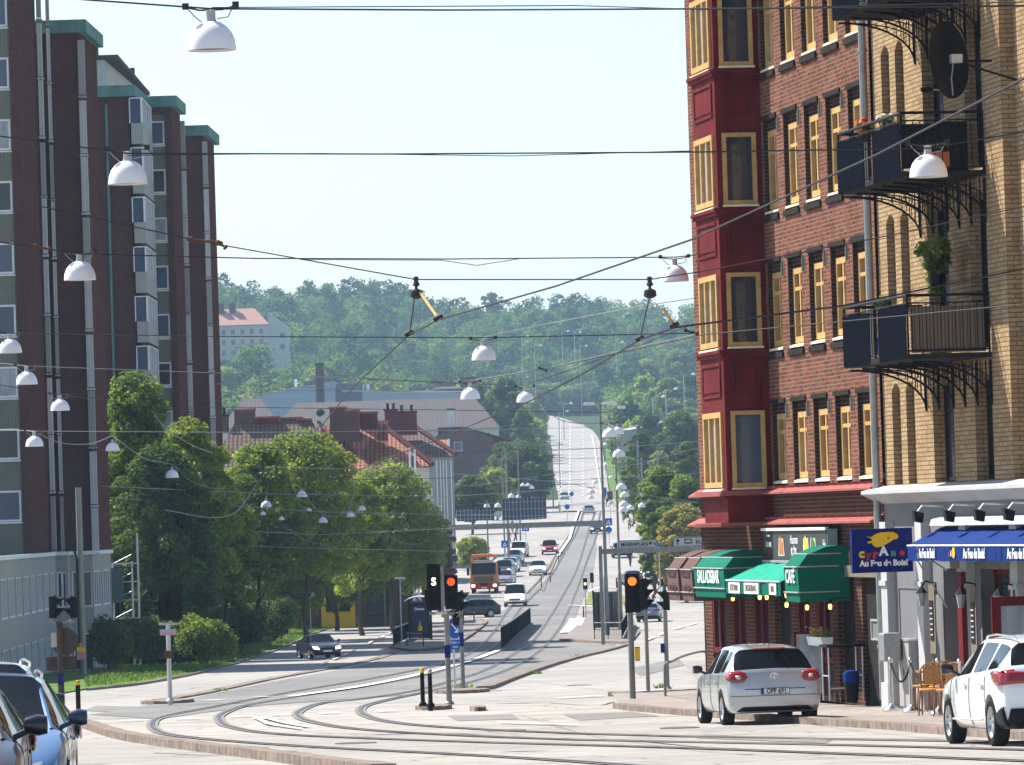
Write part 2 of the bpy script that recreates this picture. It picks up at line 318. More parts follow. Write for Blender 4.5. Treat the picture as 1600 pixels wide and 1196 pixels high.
leaf('leaf_rust', [(.08, .06, .03), (.14, .09, .05), (.18, .12, .07)], .2); leaf('grass_blade', [(.05, .11, .01), (.10, .19, .02), (.20, .26, .04)], .4)
emit('red_light', (1, .035, .006), 1.6); emit('amber_light', (1, .15, .006), .95); emit('green_light', (.55, 1, .35), 2.2); emit('s_light', (.9, 1, .45), 2.4); emit('head_light', (1, .8, .5), 1.6); emit('bulb', (1, .5, .12), 2.2)
# ================================================ GROUND, ROADS, MARKINGS
def side_rise(x, y):
    h = 0.0
    if y > 950:
        k = min(1, (y-950)/700); ax = x/max(y, 1.0)
        h += k*max(0, -ax-.045)*260 + k*max(0, ax-.035)*120      # the valley opens towards the hill
    return h
def hill(x, y):
    if y <= 2000: z = g(y)
    else: z = 38+min(1, (y-2000)/420)**.85*44
    ax = x/max(y, 1.0)
    if y > 1500:
        k = min(1, (y-1500)/700)*(min(1, max(0, abs(ax-.011)-.016)/.012) if y < 2100 else 1)
        z += k*(2.5*sin(ax*170)+1.5*sin(x*.05+y*.02)+max(0, -ax)*290-max(0, ax)*60)
    z += 19*math.exp(-((x+90)/36)**2-((y-1790)/110)**2)
    return z+side_rise(x, y)
def build_ground():
    ys = [s for s in ST]+list(range(2040, 3200, 40))+[3400, 3800, 4500, 6000]; xs = [-2600, -1600, -1000, -700, -500, -400]+list(range(-340, 341, 20))+[400, 500, 700, 1000, 1600, 2600]
    vs = []
    for y in ys:
        for x in xs:
            inner = abs(x) <= .034*max(y, 0)+30
            z = hill(x, y)-(.06+.00006*y)
            if y < 950 and x > 0: z += 0
            if y > 3200: z -= (y-3200)*.03
            vs.append((x, y, z))
    n = len(xs); fs = [(j*n+i, j*n+i+1, (j+1)*n+i+1, (j+1)*n+i) for j in range(len(ys)-1) for i in range(n-1)]
    m = MB(); m.add(vs, fs); return tag(m.build('ground', 'hill_ground', smooth=180), kind='structure')
build_ground()
def clipy(poly, y0, y1):
    for s, lim in ((1, y0), (-1, y1)):
        out = []; n = len(poly)
        for i in range(n):
            a, b = poly[i], poly[(i+1) % n]; ia, ib = s*(a[1]-lim) >= 0, s*(b[1]-lim) >= 0
            if ia: out.append(a)
            if ia != ib: t = (lim-a[1])/(b[1]-a[1]); out.append((a[0]+(b[0]-a[0])*t, lim))
        poly = out
        if len(poly) < 3: return []
    return poly
def tri2d(poly):
    from mathutils.geometry import tessellate_polygon
    t = tessellate_polygon([[Vector((p[0], p[1], 0)) for p in poly]]); return [[poly[i] for i in f] for f in t]
def lay(mb, poly, dz, mi=0):                    # a polygon (world x, y) draped on the corridor's profile
    ymin, ymax = min(p[1] for p in poly), max(p[1] for p in poly)
    parts = tri2d(poly) if len(poly) > 4 else [poly]
    for i in range(len(ST)-1):
        if ST[i+1] < ymin or ST[i] > ymax: continue
        for q in parts:
            c = clipy(q, ST[i], ST[i+1])
            if len(c) >= 3: mb.poly([(x, y, g(y)+(dz*(1+y*.012) if dz < .04 else dz+.00003*y)) for x, y in c], mi)
def sheet(name, polys, mat, dz, kind='structure', **kw):
    m = MB()
    for p in polys: lay(m, p, dz)
    o = m.build(name, mat, uv=True); return tag(o, kind=kind, **kw)
def pxpoly(pts): return [xy(*p) for p in pts]
def strip(line, w, n=1, px=True):              # ribbon polygons (quads) along a world polyline
    P = [Vector(xy(*p)) if px else Vector(p) for p in line]; out = []
    nr = []
    for i in range(len(P)):
        t = (P[min(i+1, len(P)-1)]-P[max(i-1, 0)]).normalized(); nr.append(Vector((-t.y, t.x)))
    for i in range(len(P)-1):
        a, b = P[i], P[i+1]; out.append([tuple(a-nr[i]*w/2), tuple(b-nr[i+1]*w/2), tuple(b+nr[i+1]*w/2), tuple(a+nr[i]*w/2)])
    return out
def smooth_line(pts, n=8):                     # Catmull-Rom
    P = [Vector(p) for p in pts]; P = [P[0]*2-P[1]]+P+[P[-1]*2-P[-2]]; out = []
    for i in range(1, len(P)-2):
        for k in range(n):
            t = k/n; a, b, c, d = P[i-1:i+3]
            out.append(tuple(.5*((2*b)+(c-a)*t+(2*a-5*b+4*c-d)*t*t+(3*b-a-3*c+d)*t**3)))
    out.append(tuple(P[-2])); return out
def kerb(name, line, w=.3, h=.12, mat='kerb_stone', px=True, n=6):
    L = smooth_line(line, n) if len(line) > 2 else line
    P = [Vector(xy(*p)) if px else Vector(p) for p in L]; m = MB()
    Q = [P[0]]
    for p in P[1:]:                            # resample so that it follows the ground
        d = (p-Q[-1]).length; k = max(1, int(d/4)); a = Q[-1].copy()
        for j in range(1, k+1): Q.append(a+(p-a)*(j/k))
    P = Q; nr = []
    for i in range(len(P)):
        t = (P[min(i+1, len(P)-1)]-P[max(i-1, 0)]).normalized(); nr.append(Vector((-t.y, t.x)))
    vs = []
    for p, q in zip(P, nr):
        z = g(p.y)
        for s, hh in ((-1, -.05), (-1, h), (1, h), (1, -.05)): vs.append((p.x+q.x*w/2*s, p.y+q.y*w/2*s, z+hh+rnd.uniform(-.008, .008)))
    fs = [(4*i+j, 4*i+(j+1) % 4, 4*i+4+(j+1) % 4, 4*i+4+j) for i in range(len(P)-1) for j in range(4)]+[(0, 1, 2, 3), tuple(4*(len(P)-1)+j for j in (3, 2, 1, 0))]
    m.add(vs, fs); return tag(m.build(name, mat), kind='structure')
# big asphalt sheet of the junction and the long road
sheet('road', [[(-60, 20), (60, 20), (60, 400), (-60, 400)], [(-60, 400), (60, 400), (62, 1000), (-60, 1000)]], 'asphalt_light', .004)
hl = [(875, 800), (872, 775), (866, 748), (863, 715), (861, 696), (850, 690), (828, 690), (828, 682), (845, 676), (836, 664), (828, 655)]
hr = [(842, 648.5), (862, 651), (880, 655), (893, 660), (910, 666), (926, 674), (935, 685), (941, 700), (948, 745), (952, 775), (962, 800)]
sheet('road', [[xy(*p) for p in hl+hr]], 'asphalt_far', .012)
sheet('road', [pxpoly([(140, 1118), (300, 1092), (430, 1066), (560, 1042), (650, 1014), (690, 1005), (745, 977), (800, 945), (860, 900), (893, 850), (905, 815), (930, 815), (932, 860), (925, 900), (905, 950), (885, 990), (965, 1003), (955, 1016), (905, 1028), (830, 1055), (765, 1078), (600, 1090), (400, 1104), (250, 1125)])], 'asphalt_grey', .008)
sheet('pavement', [pxpoly([(967, 1108), (1093, 1120), (1290, 1133), (1475, 1147), (1640, 1158), (1640, 1090), (1400, 1085), (1200, 1060), (1100, 1040), (1070, 1040), (1100, 1083), (955, 1089)])], 'pavement_mat', .10)
sheet('grass', [pxpoly([(60, 1092), (138, 1078), (225, 1068), (330, 1047), (430, 1016), (500, 986), (531, 979), (525, 975), (470, 978), (380, 990), (200, 1020), (60, 1040)]),
                pxpoly([(948, 742), (946, 700), (960, 700), (1000, 716), (1060, 760), (1060, 812), (1012, 822), (975, 798), (955, 775)])], 'grass_ground', .05)
sheet('grass', [pxpoly([(996, 864), (1050, 862), (1056, 874), (1000, 876)]), pxpoly([(968, 930), (980, 934), (975, 945), (915, 946), (920, 926)])], 'dry_grass', .05)
sheet('tram_platform', [pxpoly([(612, 1013), (650, 1018), (695, 1013), (726, 999), (757, 975), (752, 970), (735, 966), (640, 985)])], 'platform_mat', .11)
sheet('tram_platform', [pxpoly([(877, 1002), (985, 1007), (1000, 990), (985, 960), (915, 955), (905, 975)])], 'platform_mat', .11)
# rails
RL = [[(905, 800), (893, 830), (868, 870), (845, 905), (815, 935), (790, 960), (762, 1000), (735, 1022), (680, 1042), (580, 1062), (450, 1084), (330, 1107), (255, 1122), (238, 1133), (246, 1144), (280, 1152), (400, 1163), (700, 1180), (900, 1192), (1200, 1215)],
      [(912, 800), (902, 830), (880, 868), (858, 905), (830, 935), (806, 962), (785, 1000), (750, 1025), (690, 1050), (580, 1073), (480, 1088), (390, 1103), (348, 1117), (343, 1127), (362, 1138), (440, 1149), (700, 1160), (1100, 1172), (1640, 1193)],
      [(930, 800), (918, 835), (905, 880), (880, 930), (856, 970), (831, 1005), (800, 1025), (755, 1050), (690, 1070), (638, 1083), (560, 1094), (500, 1101), (468, 1113), (466, 1121), (485, 1129), (560, 1141), (760, 1153), (1000, 1160), (1300, 1166), (1640, 1175)],
      [(938, 800), (930, 842), (908, 903), (888, 955), (865, 995), (838, 1022), (800, 1045), (740, 1066), (680, 1080), (620, 1092), (575, 1103), (563, 1111), (570, 1119), (600, 1128), (680, 1137), (900, 1148), (1200, 1155), (1640, 1163)]]
def wline(px, n=8): return smooth_line([xy(*p) for p in px], n)
WL = [wline(r) for r in RL]
for a, b in ((0, 1), (2, 3)):
    m = MB(); A, B = WL[a], WL[b]
beds = MB()
for L in WL:
    for q in strip(L, .26, px=False): lay(beds, q, .0125)
tag(beds.build('tram_track_bed', 'rail_bed'), kind='structure')
rr = MB()
for L in WL:
    for q in strip(L, .095, px=False): lay(rr, q, .017)
tag(rr.build('tram_rails', 'rail_steel'), kind='structure')
# markings
mk = MB()
def dash(x0, y0, x1, y1, w=.18):
    for q in strip([(x0, y0), (x1, y1)], w): lay(mk, q, .022)
for x, y, w in ((205, 1129, 36), (293, 1126, 36), (376, 1122.5, 34), (440, 1120, 34), (516, 1117, 32), (603, 1114, 32), (412, 1092, 26), (335, 1097, 26), (700, 1060, 0)):
    if w: dash(x-w/2, y+.6, x+w/2, y-.6, .42)
for p in ((398, 1124, 420, 1135), (420, 1135, 470, 1142), (410, 1124, 440, 1132), (440, 1132, 480, 1139)): dash(*p, .12)
for q in strip(wline([(455, 1091), (560, 1076), (640, 1060), (700, 1045), (750, 1030), (784, 1017)]), .34, px=False): lay(mk, q, .022)
for p in ((503, 1041, 512, 1037), (521, 1033, 529, 1030), (537, 1027, 544, 1023.5), (550, 1021, 556, 1018), (575, 1008, 583, 1004), (592, 1000, 600, 996), (608, 992, 614, 989), (620, 984, 625, 981)): dash(*p, .18)
dash(888, 991, 902, 969, 1.1); dash(888, 948, 925, 950, .3); dash(1030, 995, 1042, 990, .2); dash(1055, 985, 1070, 981, .2); dash(1010, 1003, 1022, 998, .2); dash(1075, 979, 1088, 976, .2)
dash(872, 1094, 940, 1090, .3); dash(960, 1086, 1040, 1080, .3); dash(780, 1132, 900, 1136, .15)
for y0 in range(650, 780, 5):                       # centre line and lane lines of the far hill road
    t = (y0-650)/130
    if y0 < 664: continue
    dash(892-2*t, y0, 892-2*t, y0+2.5, .35); dash(876+t, y0, 876+t, y0+2, .2); dash(908-t*0+3, y0, 911, y0+2, .2)
for q in strip([(925, 684), (929, 700), (935, 745), (940, 775)], .3): lay(mk, q, .03)
for q in strip([(905, 800), (890, 845), (872, 872)], .3): lay(mk, q, .03)
tag(mk.build('road_markings', 'road_white'), kind='structure')
kerb('kerb', [(120, 1132), (150, 1142), (200, 1157), (300, 1172), (400, 1185), (480, 1196), (600, 1212)], .32, .15)
kerb('kerb', [(250, 1096), (300, 1088), (345, 1079), (430, 1061), (520, 1045), (590, 1030), (625, 1016), (645, 1006)], .45, .06)
kerb('kerb', [(752, 1079), (765, 1077), (800, 1063), (850, 1045), (900, 1030), (950, 1018), (985, 1008)], .30, .12)
kerb('kerb', [(877, 1003), (930, 1006), (985, 1007)], .25, .16)
kerb('kerb', [(967, 1108), (1000, 1112), (1093, 1120), (1290, 1134), (1400, 1141), (1475, 1148), (1640, 1159)], .28, .13, n=3)
kerb('kerb', [(955, 1089), (1020, 1088), (1100, 1084)], .2, .13)
kerb('kerb', [(612, 1014), (650, 1019), (695, 1014), (727, 1000), (758, 976), (752, 970)], .25, .16)
kerb('kerb', [(138, 1080), (225, 1070), (330, 1049), (430, 1018), (500, 988), (533, 979), (524, 974)], .15, .1)
kerb('kerb', [(870, 872), (855, 905), (848, 925)], .25, .12); kerb('kerb', [(893, 835), (880, 862)], .25, .12)
kerb('kerb', [(996, 858), (1008, 873), (1030, 888), (1040, 893)], .25, .12); kerb('kerb', [(952, 779), (970, 800), (995, 820), (1003, 850)], .3, .1)
for cx, cy, w, d, s in ((678, 1109, 2.8, .5, -.2), (747, 1111, 1.2, .4, 0), (722, 1083, 5.0, .7, 0), (262, 1099.5, 4.8, .8, 0), (805, 1002, 2.2, 18, .12)):   # small traffic islands with stone edges
    c = gp(cx, cy); m = MB(); k = 20; top = []; bot = []
    if cx == 805:
        e = [xy(785, 1016), xy(793, 1011), xy(832, 976), xy(826, 974)]
        m.add([(x, y, g(y)-.05) for x, y in e]+[(x, y, g(y)+.16) for x, y in e], [(0, 1, 2, 3), (4, 5, 6, 7)]+[(i, (i+1) % 4, 4+(i+1) % 4, 4+i) for i in range(4)])
    else:
        for i in range(k):
            a = 2*pi*i/k; x = c.x+w/11*1.6*cos(a)*(1+.1*rnd.random()); y = c.y+d*sin(a)*3
            top.append((x, y, g(y)+.10+rnd.uniform(-.01, .01))); bot.append((x, y, g(y)-.05))
        m.add(bot+top, [tuple(range(k)), tuple(range(2*k-1, k-1, -1))]+[(i, (i+1) % k, k+(i+1) % k, k+i) for i in range(k)])
    tag(m.build('traffic_island', 'kerb_stone'), kind='structure')

for p in ([(880, 1118), (985, 1113), (1030, 1120), (905, 1127)], [(1100, 1149), (1300, 1158), (1290, 1163), (1090, 1155)], [(300, 1161), (420, 1169), (400, 1175), (290, 1167)], [(150, 1104), (230, 1106), (215, 1115), (130, 1112)], [(700, 1120), (800, 1117), (812, 1125), (715, 1128)], [(985, 1045), (1060, 1030), (1070, 1040), (1000, 1058)]):
    sheet('road_patch', [pxpoly(p)], 'asphalt_grey', .0075)
for i, (a, b, lb) in enumerate(((792, 1143, 'round iron manhole cover in the road before the signal island'), (1062, 1139, 'round iron manhole cover left of the silver car'), (556, 1163, 'round iron manhole cover near the front left kerb'), (905, 1072, 'round iron manhole cover on the pale road beside the kerb'))):
    c = gp(a, b); o = MB().lathe([(.36, 0), (.36, .024), (.31, .026), (.30, .022), (0, .024)], 24).build('manhole_cover', 'rail_steel', None, loc=c); tag(o, lb, 'manhole cover')
for pts in ([(620, 1150), (700, 1147), (790, 1152), (900, 1149)], [(980, 1149), (1080, 1153), (1170, 1149)], [(240, 1178), (330, 1182), (420, 1180)], [(860, 1100), (930, 1104), (960, 1098)], [(1000, 1160), (1120, 1170), (1300, 1168)]):
    m_ = MB()
    for q in strip(smooth_line([xy(*p) for p in pts], 5), .05, px=False): lay(m_, q, .0085)
    tag(m_.build('tar_seam', 'rubber'), kind='structure')
# ================================================ BUILDING HELPERS
def wall_open(m, x0, x1, z0, z1, ops, y=0.0, depth=.2, mi=0, rmi=None, out=1):
    """wall face at y with rectangular holes (a, b, c, d); reveals run inwards (y - out*depth)"""
    rmi = mi if rmi is None else rmi
    xs = sorted({x0, x1, *[v for o in ops for v in o[:2] if x0 < v < x1]}); zs = sorted({z0, z1, *[v for o in ops for v in o[2:4] if z0 < v < z1]})
    for i in range(len(xs)-1):
        for j in range(len(zs)-1):
            cx, cz = (xs[i]+xs[i+1])/2, (zs[j]+zs[j+1])/2
            if any(o[0] < cx < o[1] and o[2] < cz < o[3] for o in ops): continue
            m.quad((xs[i], y, zs[j]), (xs[i+1], y, zs[j]), (xs[i+1], y, zs[j+1]), (xs[i], y, zs[j+1]), mi)
    yi = y-out*depth
    for a, b, c, d in ops:
        c0 = max(c, z0)
        m.quad((a, y, c0), (a, yi, c0), (a, yi, d), (a, y, d), rmi); m.quad((b, y, c0), (b, yi, c0), (b, yi, d), (b, y, d), rmi)
        m.quad((a, y, d), (b, y, d), (b, yi, d), (a, yi, d), rmi); m.quad((a, y, c0), (b, y, c0), (b, yi, c0), (a, yi, c0), rmi)
def window(parent, x0, x1, z0, z1, y, frame='white_paint', pane='window_glass', fw=.07, bars_v=1, bars_h=0, sill=None, out=1, depth=.06, name='window', bars=(), parts=True):
    """frame ring + bars; pane and sill as sub-parts. Plane x-z; outward direction = +y*out"""
    m = MB(); ya, yb = sorted((y, y+out*depth)); m.frame(x0, x1, z0, z1, fw, ya, yb)
    for k in range(1, bars_v+1):
        x = x0+(x1-x0)*k/(bars_v+1); m.box(x-fw*.4, x+fw*.4, ya+.004, yb-.006, z0+fw, z1-fw)
    for h in (bars if bars else [k/(bars_h+1) for k in range(1, bars_h+1)]):
        z = z0+(z1-z0)*h; m.box(x0+fw, x1-fw, ya+.008, yb-.01, z-fw*.3, z+fw*.3)
    w = m.build(name, frame, parent)
    if parts:
        yp = y+out*depth*.35; p = MB().box(x0+fw*.6, x1-fw*.6, min(yp, yp-.01*out), max(yp, yp-.01*out), z0+fw*.6, z1-fw*.6).build('pane', pane, w)
        if sill:
            sm, so = sill; a, b = sorted((y-out*.02, y+out*so)); s = MB(); s.prism([(a if out < 0 else b, z0-.10), (b if out < 0 else a, z0-.10), (b if out < 0 else a, z0+.02), (a if out < 0 else b, z0-.05)], 0, x0-.04, x1+.04)
            s.build('sill', sm, w)
    return w
# ================================================ LEFT: three stepped brown brick towers
def tower(label, Y, X, xl, ywall, dd, ztop, zbot, win, cols=(), roof=True, strip_in=False, wside=None):
    """X, Y: the outer corner. xl: left end of the camera-facing wall. dd: length of the street-facing wall. win: window columns (x0, x1, z centres)"""
    r = empty('apartment_tower', (X, Y, g(Y)), 0, label, 'apartment block', 'brown brick apartment towers on the left'); zo = -g(Y)
    m = MB(); D = .0235; T, B = ztop+zo, zbot+zo
    ops = []
    for (a, b, zc, hh) in win: ops += [(a-X, b-X, z-hh/2+zo, z+hh/2+zo) for z in zc]
    segs = [(xl-X, 0)]
    panels = {(o[0], o[1]) for o in ops}
    wall_open(m, xl-X, 0, B, T, [(p[0]-.06, p[1]+.06, B-1, T-.4) for p in panels], y=0, depth=.12, out=-1)
    m.quad((0, 0, B), (D*dd, dd, B), (D*dd, dd, T), (0, 0, T))                                    # street face
    m.quad((D*dd, dd, B), (xl-X, dd, B), (xl-X, dd, T), (D*dd, dd, T)); m.quad((xl-X, 0, B), (xl-X, dd, B), (xl-X, dd, T), (xl-X, 0, T))
    m.quad((xl-X, 0, B), (0, 0, B), (D*dd, dd, B), (xl-X, dd, B))
    m.build('brick_wall', 'brown_brick', r)
    for a, b in panels:
        q = MB(); wall_open(q, a-.06, b+.06, B, T-.4, [o for o in ops if o[0] == a], y=.10, depth=.05, out=-1); q.build('wall_panel', 'olive_panel', r)
    k = 0
    for a, b, c, d in ops:
        window(r, a, b, c, d, .14, 'white_paint', ('window_blue', 'window_glass', 'window_curtain', 'window_blue')[k % 4], .09, bars_v=0, out=-1, sill=('white_paint', .08)); k += 1
    if roof:
        rf = MB(); e = .35
        rf.add([(xl-X, -e, T), (e, -e, T), (D*dd+e, dd+.1, T), (xl-X, dd+.1, T), (xl-X, -e, T+.62), (e, -e, T+.62), (D*dd+e, dd+.1, T+.62), (xl-X, dd+.1, T+.62)],
               [(0, 1, 2, 3), (4, 5, 6, 7), (0, 1, 5, 4), (1, 2, 6, 5), (2, 3, 7, 6), (3, 0, 4, 7)]); rf.build('copper_eaves', 'copper_green', r)
    n = int((T-B)/2.8)+1                                                                            # balcony fronts at the corner: one narrow white panel a floor
    for (sx, sy, w, t) in cols:
        for i in range(n):
            z = T-.3-(i+1)*2.8; q = MB(); z_ = max(z, B-.1); q.box(sx-X, sx-X+w, sy-Y-.22, sy-Y+.06, z_+.12, z+2.74-.1*(i % 2)); q.box(sx-X-.03, sx-X+w+.03, sy-Y-.26, sy-Y+.08, z_-.02, z_+.07)
            q.build('balcony_screen', 'white_panel' if i % 3 else 'grey_panel', r)
    return r
t0 = tower('tall brown brick tower at the left edge with olive panels and windows', 250, -22.25, -34, 0, 7.5, 27.5, -.85,
           [(-24.3, -22.72, [18.5+2.85*k for k in range(-6, 4)], 1.42)], cols=[(-22.2+.18+.05, 257.2, .22, 0), (-21.75, 259.85, .16, 0)])
t1 = tower('second brown brick tower with green copper eaves above the left grey ground floors', 260, -20.2, -34, 0, 8.2, 24.0, -.85, [], cols=[(-20.28, 260, .32, 0)])
t2 = tower('brown brick tower part with a green drainpipe beside the glazed balconies', 299, -20.6, -36, 0, 8, 24.0, -6.9, [], cols=[])
t3 = tower('brown brick tower with one column of windows in olive panels', 307.2, -18.8, -20.55, 0, 6, 24.0, -6.9, [(-20.3, -19.22, [22.55-2.73*k for k in range(11)], 1.35)], cols=[(-18.8+.14, 313.3, .26, 0)])
t4 = tower('farthest brown brick tower, standing right behind the street tree', 329, -18.25, -30, 0, 8.5, 23.9, -7.0, [], cols=[(-18.3, 329, .30, 0)])
# glazed balconies between the third and fourth block, drainpipe
for i in range(8):
    z = 22.6-i*2.73-g(299)
    q = MB(); q.box(.12, .75, -.5, 7.6, z-1.25, z-.1); bp = q.build('balcony_front', 'grey_panel', t2)
    q = MB(); q.box(.06, .70, -.45, 7.5, z-.08, z+1.25); q.build('balcony_glazing', 'window_blue', t2)
    q = MB()
    q.box(.69, .77, -.5, 7.5, z+1.24, z+1.3)
    for s in (-.5, 1.2, 3, 5, 7): q.box(.68, .78, s-.03, s+.03, z-.1, z+1.3)
    q.box(.03, .68, -.52, -.47, z+1.24, z+1.3); q.box(.03, .09, -.52, -.46, z-.1, z+1.3); q.box(.66, .76, -.54, -.47, z-.1, z+1.3); q.build('balcony_frame', 'white_paint', t2)
MB().tube([(-1.25, -.1, .2), (-1.25, -.1, 30.6)], .07).build('drainpipe', 'copper_green', t2)
r = empty('penthouse', (-22.9, 313, 24.6), 0, 'white sided penthouse with a dark roof edge on top of the left towers', 'penthouse')
MB().add([(-6, 0, 0), (0, 0, 0), (.6, 27, 0), (-6, 27, 0), (-6, 0, 2.7), (0, 0, 2.7), (.6, 27, 2.7), (-6, 27, 2.7)], [(0, 1, 2, 3), (4, 5, 6, 7), (0, 1, 5, 4), (1, 2, 6, 5), (2, 3, 7, 6), (3, 0, 4, 7)]).build('wall', 'white_panel', r)
MB().box(-6.2, .8, -.3, 27.2, 2.72, 2.95).build('roof', 'slate', r); MB().box(-1.2, -.5, 1, 2.4, 2.96, 3.6).box(.1, .35, 20, 20.5, 2.96, 3.9).build('roof_vent', 'slate', r)
# grey ground floors
def base_block(label, P, zt, zb, bands, pane='window_curtain', panel=True, nw=9):
    """P: plan points (x, y) of the visible wall line, left to right; bands: (z0, z1) window strips"""
    o = P[0]; r = empty('ground_floor_wing', (o[0], o[1], g(o[1])), 0, label, 'building'); zo = -g(o[1])
    for (a, b) in zip(P, P[1:]):
        L = sqrt((b[0]-a[0])**2+(b[1]-a[1])**2); an = atan2(b[1]-a[1], b[0]-a[0]); k = max(1, round(L/ (4.2 if L > 8 else L/1.0)))
        ops = []
        for z0, z1 in bands:
            for i in range(k): ops.append((L*(i+.04)/k, L*(i+.96)/k, z0+zo, z1+zo))
        m = MB(); m.x = Matrix.Translation((a[0]-o[0], a[1]-o[1], 0)) @ Matrix.Rotation(an, 4, 'Z'); wall_open(m, 0, L, zb+zo, zt+zo, ops, y=0, depth=.15, out=-1)
        m.build('wall', 'grey_panel', r)
        for q in ops:
            e = MB(); e.x = m.x; n = max(2, int((q[1]-q[0])/.9)); e.frame(q[0], q[1], q[2], q[3], .07, .05, .13)
            for j in range(1, n): x = q[0]+(q[1]-q[0])*j/n; e.box(x-.05, x+.05, .06, .12, q[2]+.07, q[3]-.07)
            w = e.build('window', 'white_paint', r); e = MB(); e.x = m.x; e.box(q[0]+.04, q[1]-.04, .10, .11, q[2]+.04, q[3]-.04); e.build('pane', pane, w)
        e = MB(); e.x = m.x; e.box(-.1, L+.1, -.12, .02, zt+zo-.02, zt+zo+.16); e.build('cornice', 'white_paint', r)
    m = MB(); pts = [(p[0]-o[0], p[1]-o[1]) for p in P]; pts = pts+[(-20, P[-1][1]-o[1]), (-20, 0)]
    m.add([(x, y, zt+zo-.03) for x, y in pts], [tuple(range(len(pts)))]); m.build('roof', 'slate', r)
    m = MB(); b = pts[-3]; m.quad((b[0]-.2, b[1]+.01, zb+zo), (-20, b[1]+.01, zb+zo), (-20, b[1]+.01, zt+zo-.05), (b[0]-.2, b[1]+.01, zt+zo-.05)); m.build('back_wall', 'grey_render', r)
    return r
base_block('grey panelled ground floors with strips of white framed windows under the tall towers', [(-21.15, 212), (-21.9, 258.2), (-21.35, 258.2), (-21.3, 259.4), (-20.25, 259.5), (-20.05, 268.4)], -.95, -7.2, [(-3.45, -1.75), (-6.5, -4.7)], pane='window_glass')
base_block('grey low wing with long window strips behind the bushes', [(-19.35, 279), (-19.0, 320), (-20.5, 362)], -1.0, -7.4, [(-3.2, -1.7), (-6.15, -4.4)], pane='window_glass')
# scaffold-like stair frame at the end of the near base
r = empty('stair_frame', (-19.7, 268.8, g(268)), 0, 'steel stair frame with railings at the end of the grey ground floors', 'staircase')
m = MB(); 
for x in (0, .95, 1.25): m.tube([(x-.3, 0, 0), (x-.3, 0, 6.6 if x > 1 else 5.2)], .05)
for z in (.6, 1.5, 2.4, 3.3, 4.2, 5.1): m.tube([(-.3, 0, z), (.9, 0, z)], .03); m.tube([(-.3, 0, z), (.65, 0, z+.45)], .025)
m.build('frame', 'galvanised', r); m = MB()
for z in (1.5, 3.4, 4.9): m.box(-.3, .8, -.03, .03, z, z+.06)
m.build('handrail', 'rust', r)
MB().box(-1.0, .2, -.4, .2, 3.2, 4.9).build('screen', 'shelter_glass', r)
r = empty('palisade_fence', (-19.2, 271, g(271)), 0, 'dark steel bar fence between the two grey ground floor wings', 'fence')
MB().box(-1.5, 3.0, 0, .05, 0, 1.7).build('bar_panel', 'dark_bars', r); MB().box(-1.5, 3.0, -.03, 0, 1.6, 1.66).build('rail', 'galvanised', r)
# ================================================ RIGHT: facade frame (x runs away from the camera along the facade, y out to the street)
FA = atan2(.987, -.159); FO = Vector((7.27, 107.6, 0))
def FP(x, y, z): return FO+Vector((cos(FA)*x-sin(FA)*y, sin(FA)*x+cos(FA)*y, z))
def fempty(name, x, y, z, **kw): return empty(name, FP(x, y, z), FA, **kw)
GZ = -3.95
def FX(px, py, off=0):
    r_ = ray(px, py); n_ = Vector((-sin(FA), cos(FA), 0)); d_ = Vector((cos(FA), sin(FA), 0)); t = (FO+n_*off).dot(n_)/r_.dot(n_); p = r_*t; return (p-FO).dot(d_), p.z
def FG(px, py, dz=.12):
    b = gp(px, py, dz)-FO; return b.x*cos(FA)+b.y*sin(FA), -b.x*sin(FA)+b.y*cos(FA)
bb = fempty('brick_building', 0, 0, GZ, label='red brick corner building with yellow framed windows above a restaurant', cat='building')
Z = lambda z: z-GZ
cols = [9.05, 6.95, 4.85, 2.75, .68]; rows = [(.58, 2.35), (3.45, 5.40), (6.42, 8.48), (9.5, 11.5), (12.5, 14.4)]
WX = [(c, c+1.36) for c in cols]
m = MB(); ops = [(a, b, Z(c), Z(d)) for a, b in WX for c, d in rows]
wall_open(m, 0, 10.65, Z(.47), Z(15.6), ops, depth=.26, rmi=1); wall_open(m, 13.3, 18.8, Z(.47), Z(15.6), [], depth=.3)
wall_open(m, 10.65, 13.3, Z(.47), Z(15.6), [])
m.quad((18.8, 0, Z(-2.6)), (18.8, -14, Z(-2.6)), (18.8, -14, Z(15.6)), (18.8, 0, Z(15.6))); m.quad((0, -14, 0), (18.8, -14, 0), (18.8, -14, Z(15.6)), (0, -14, Z(15.6)))
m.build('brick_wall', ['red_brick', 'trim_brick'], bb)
rf = MB(); rf.prism([(.5, Z(15.6)), (-14.4, Z(15.6)), (-10, Z(19)), (-4, Z(19))], 0, -.0, 19.2); rf.build('roof', 'tile_brown', bb)
k = 0
for a, b in WX:
    for c, d in rows:
        fr = window(bb, a+.02, b-.02, Z(c)+.14, Z(d)-.22, -.24, 'yellow_paint', ('window_curtain', 'window_glass', 'window_blue', 'window_curtain', 'window_glass', 'window_curtain', 'window_blue')[(k*5+int(a*3)) % 7], .13, bars_v=1, bars=(.72,), sill=('cream_sill', .25), depth=.14); k += 1
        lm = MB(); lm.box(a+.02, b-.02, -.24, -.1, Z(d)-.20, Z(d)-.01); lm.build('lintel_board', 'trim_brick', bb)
for a, b in WX:
    for c, d in rows:
        MB().box(a-.08, b+.08, .002, .05, Z(c)-.12, Z(c)-.002).build('stone_sill', 'dark_stone', bb); MB().box(a-.07, b+.07, .002, .035, Z(d)+.002, Z(d)+.10).build('stone_lintel', 'dark_stone', bb)
        MB().tube([(a-.36, .04, Z(d)-.35), (a-.36, .04, Z(d)-.02)], .025, 6).build('wall_anchor', 'copper_green', bb)
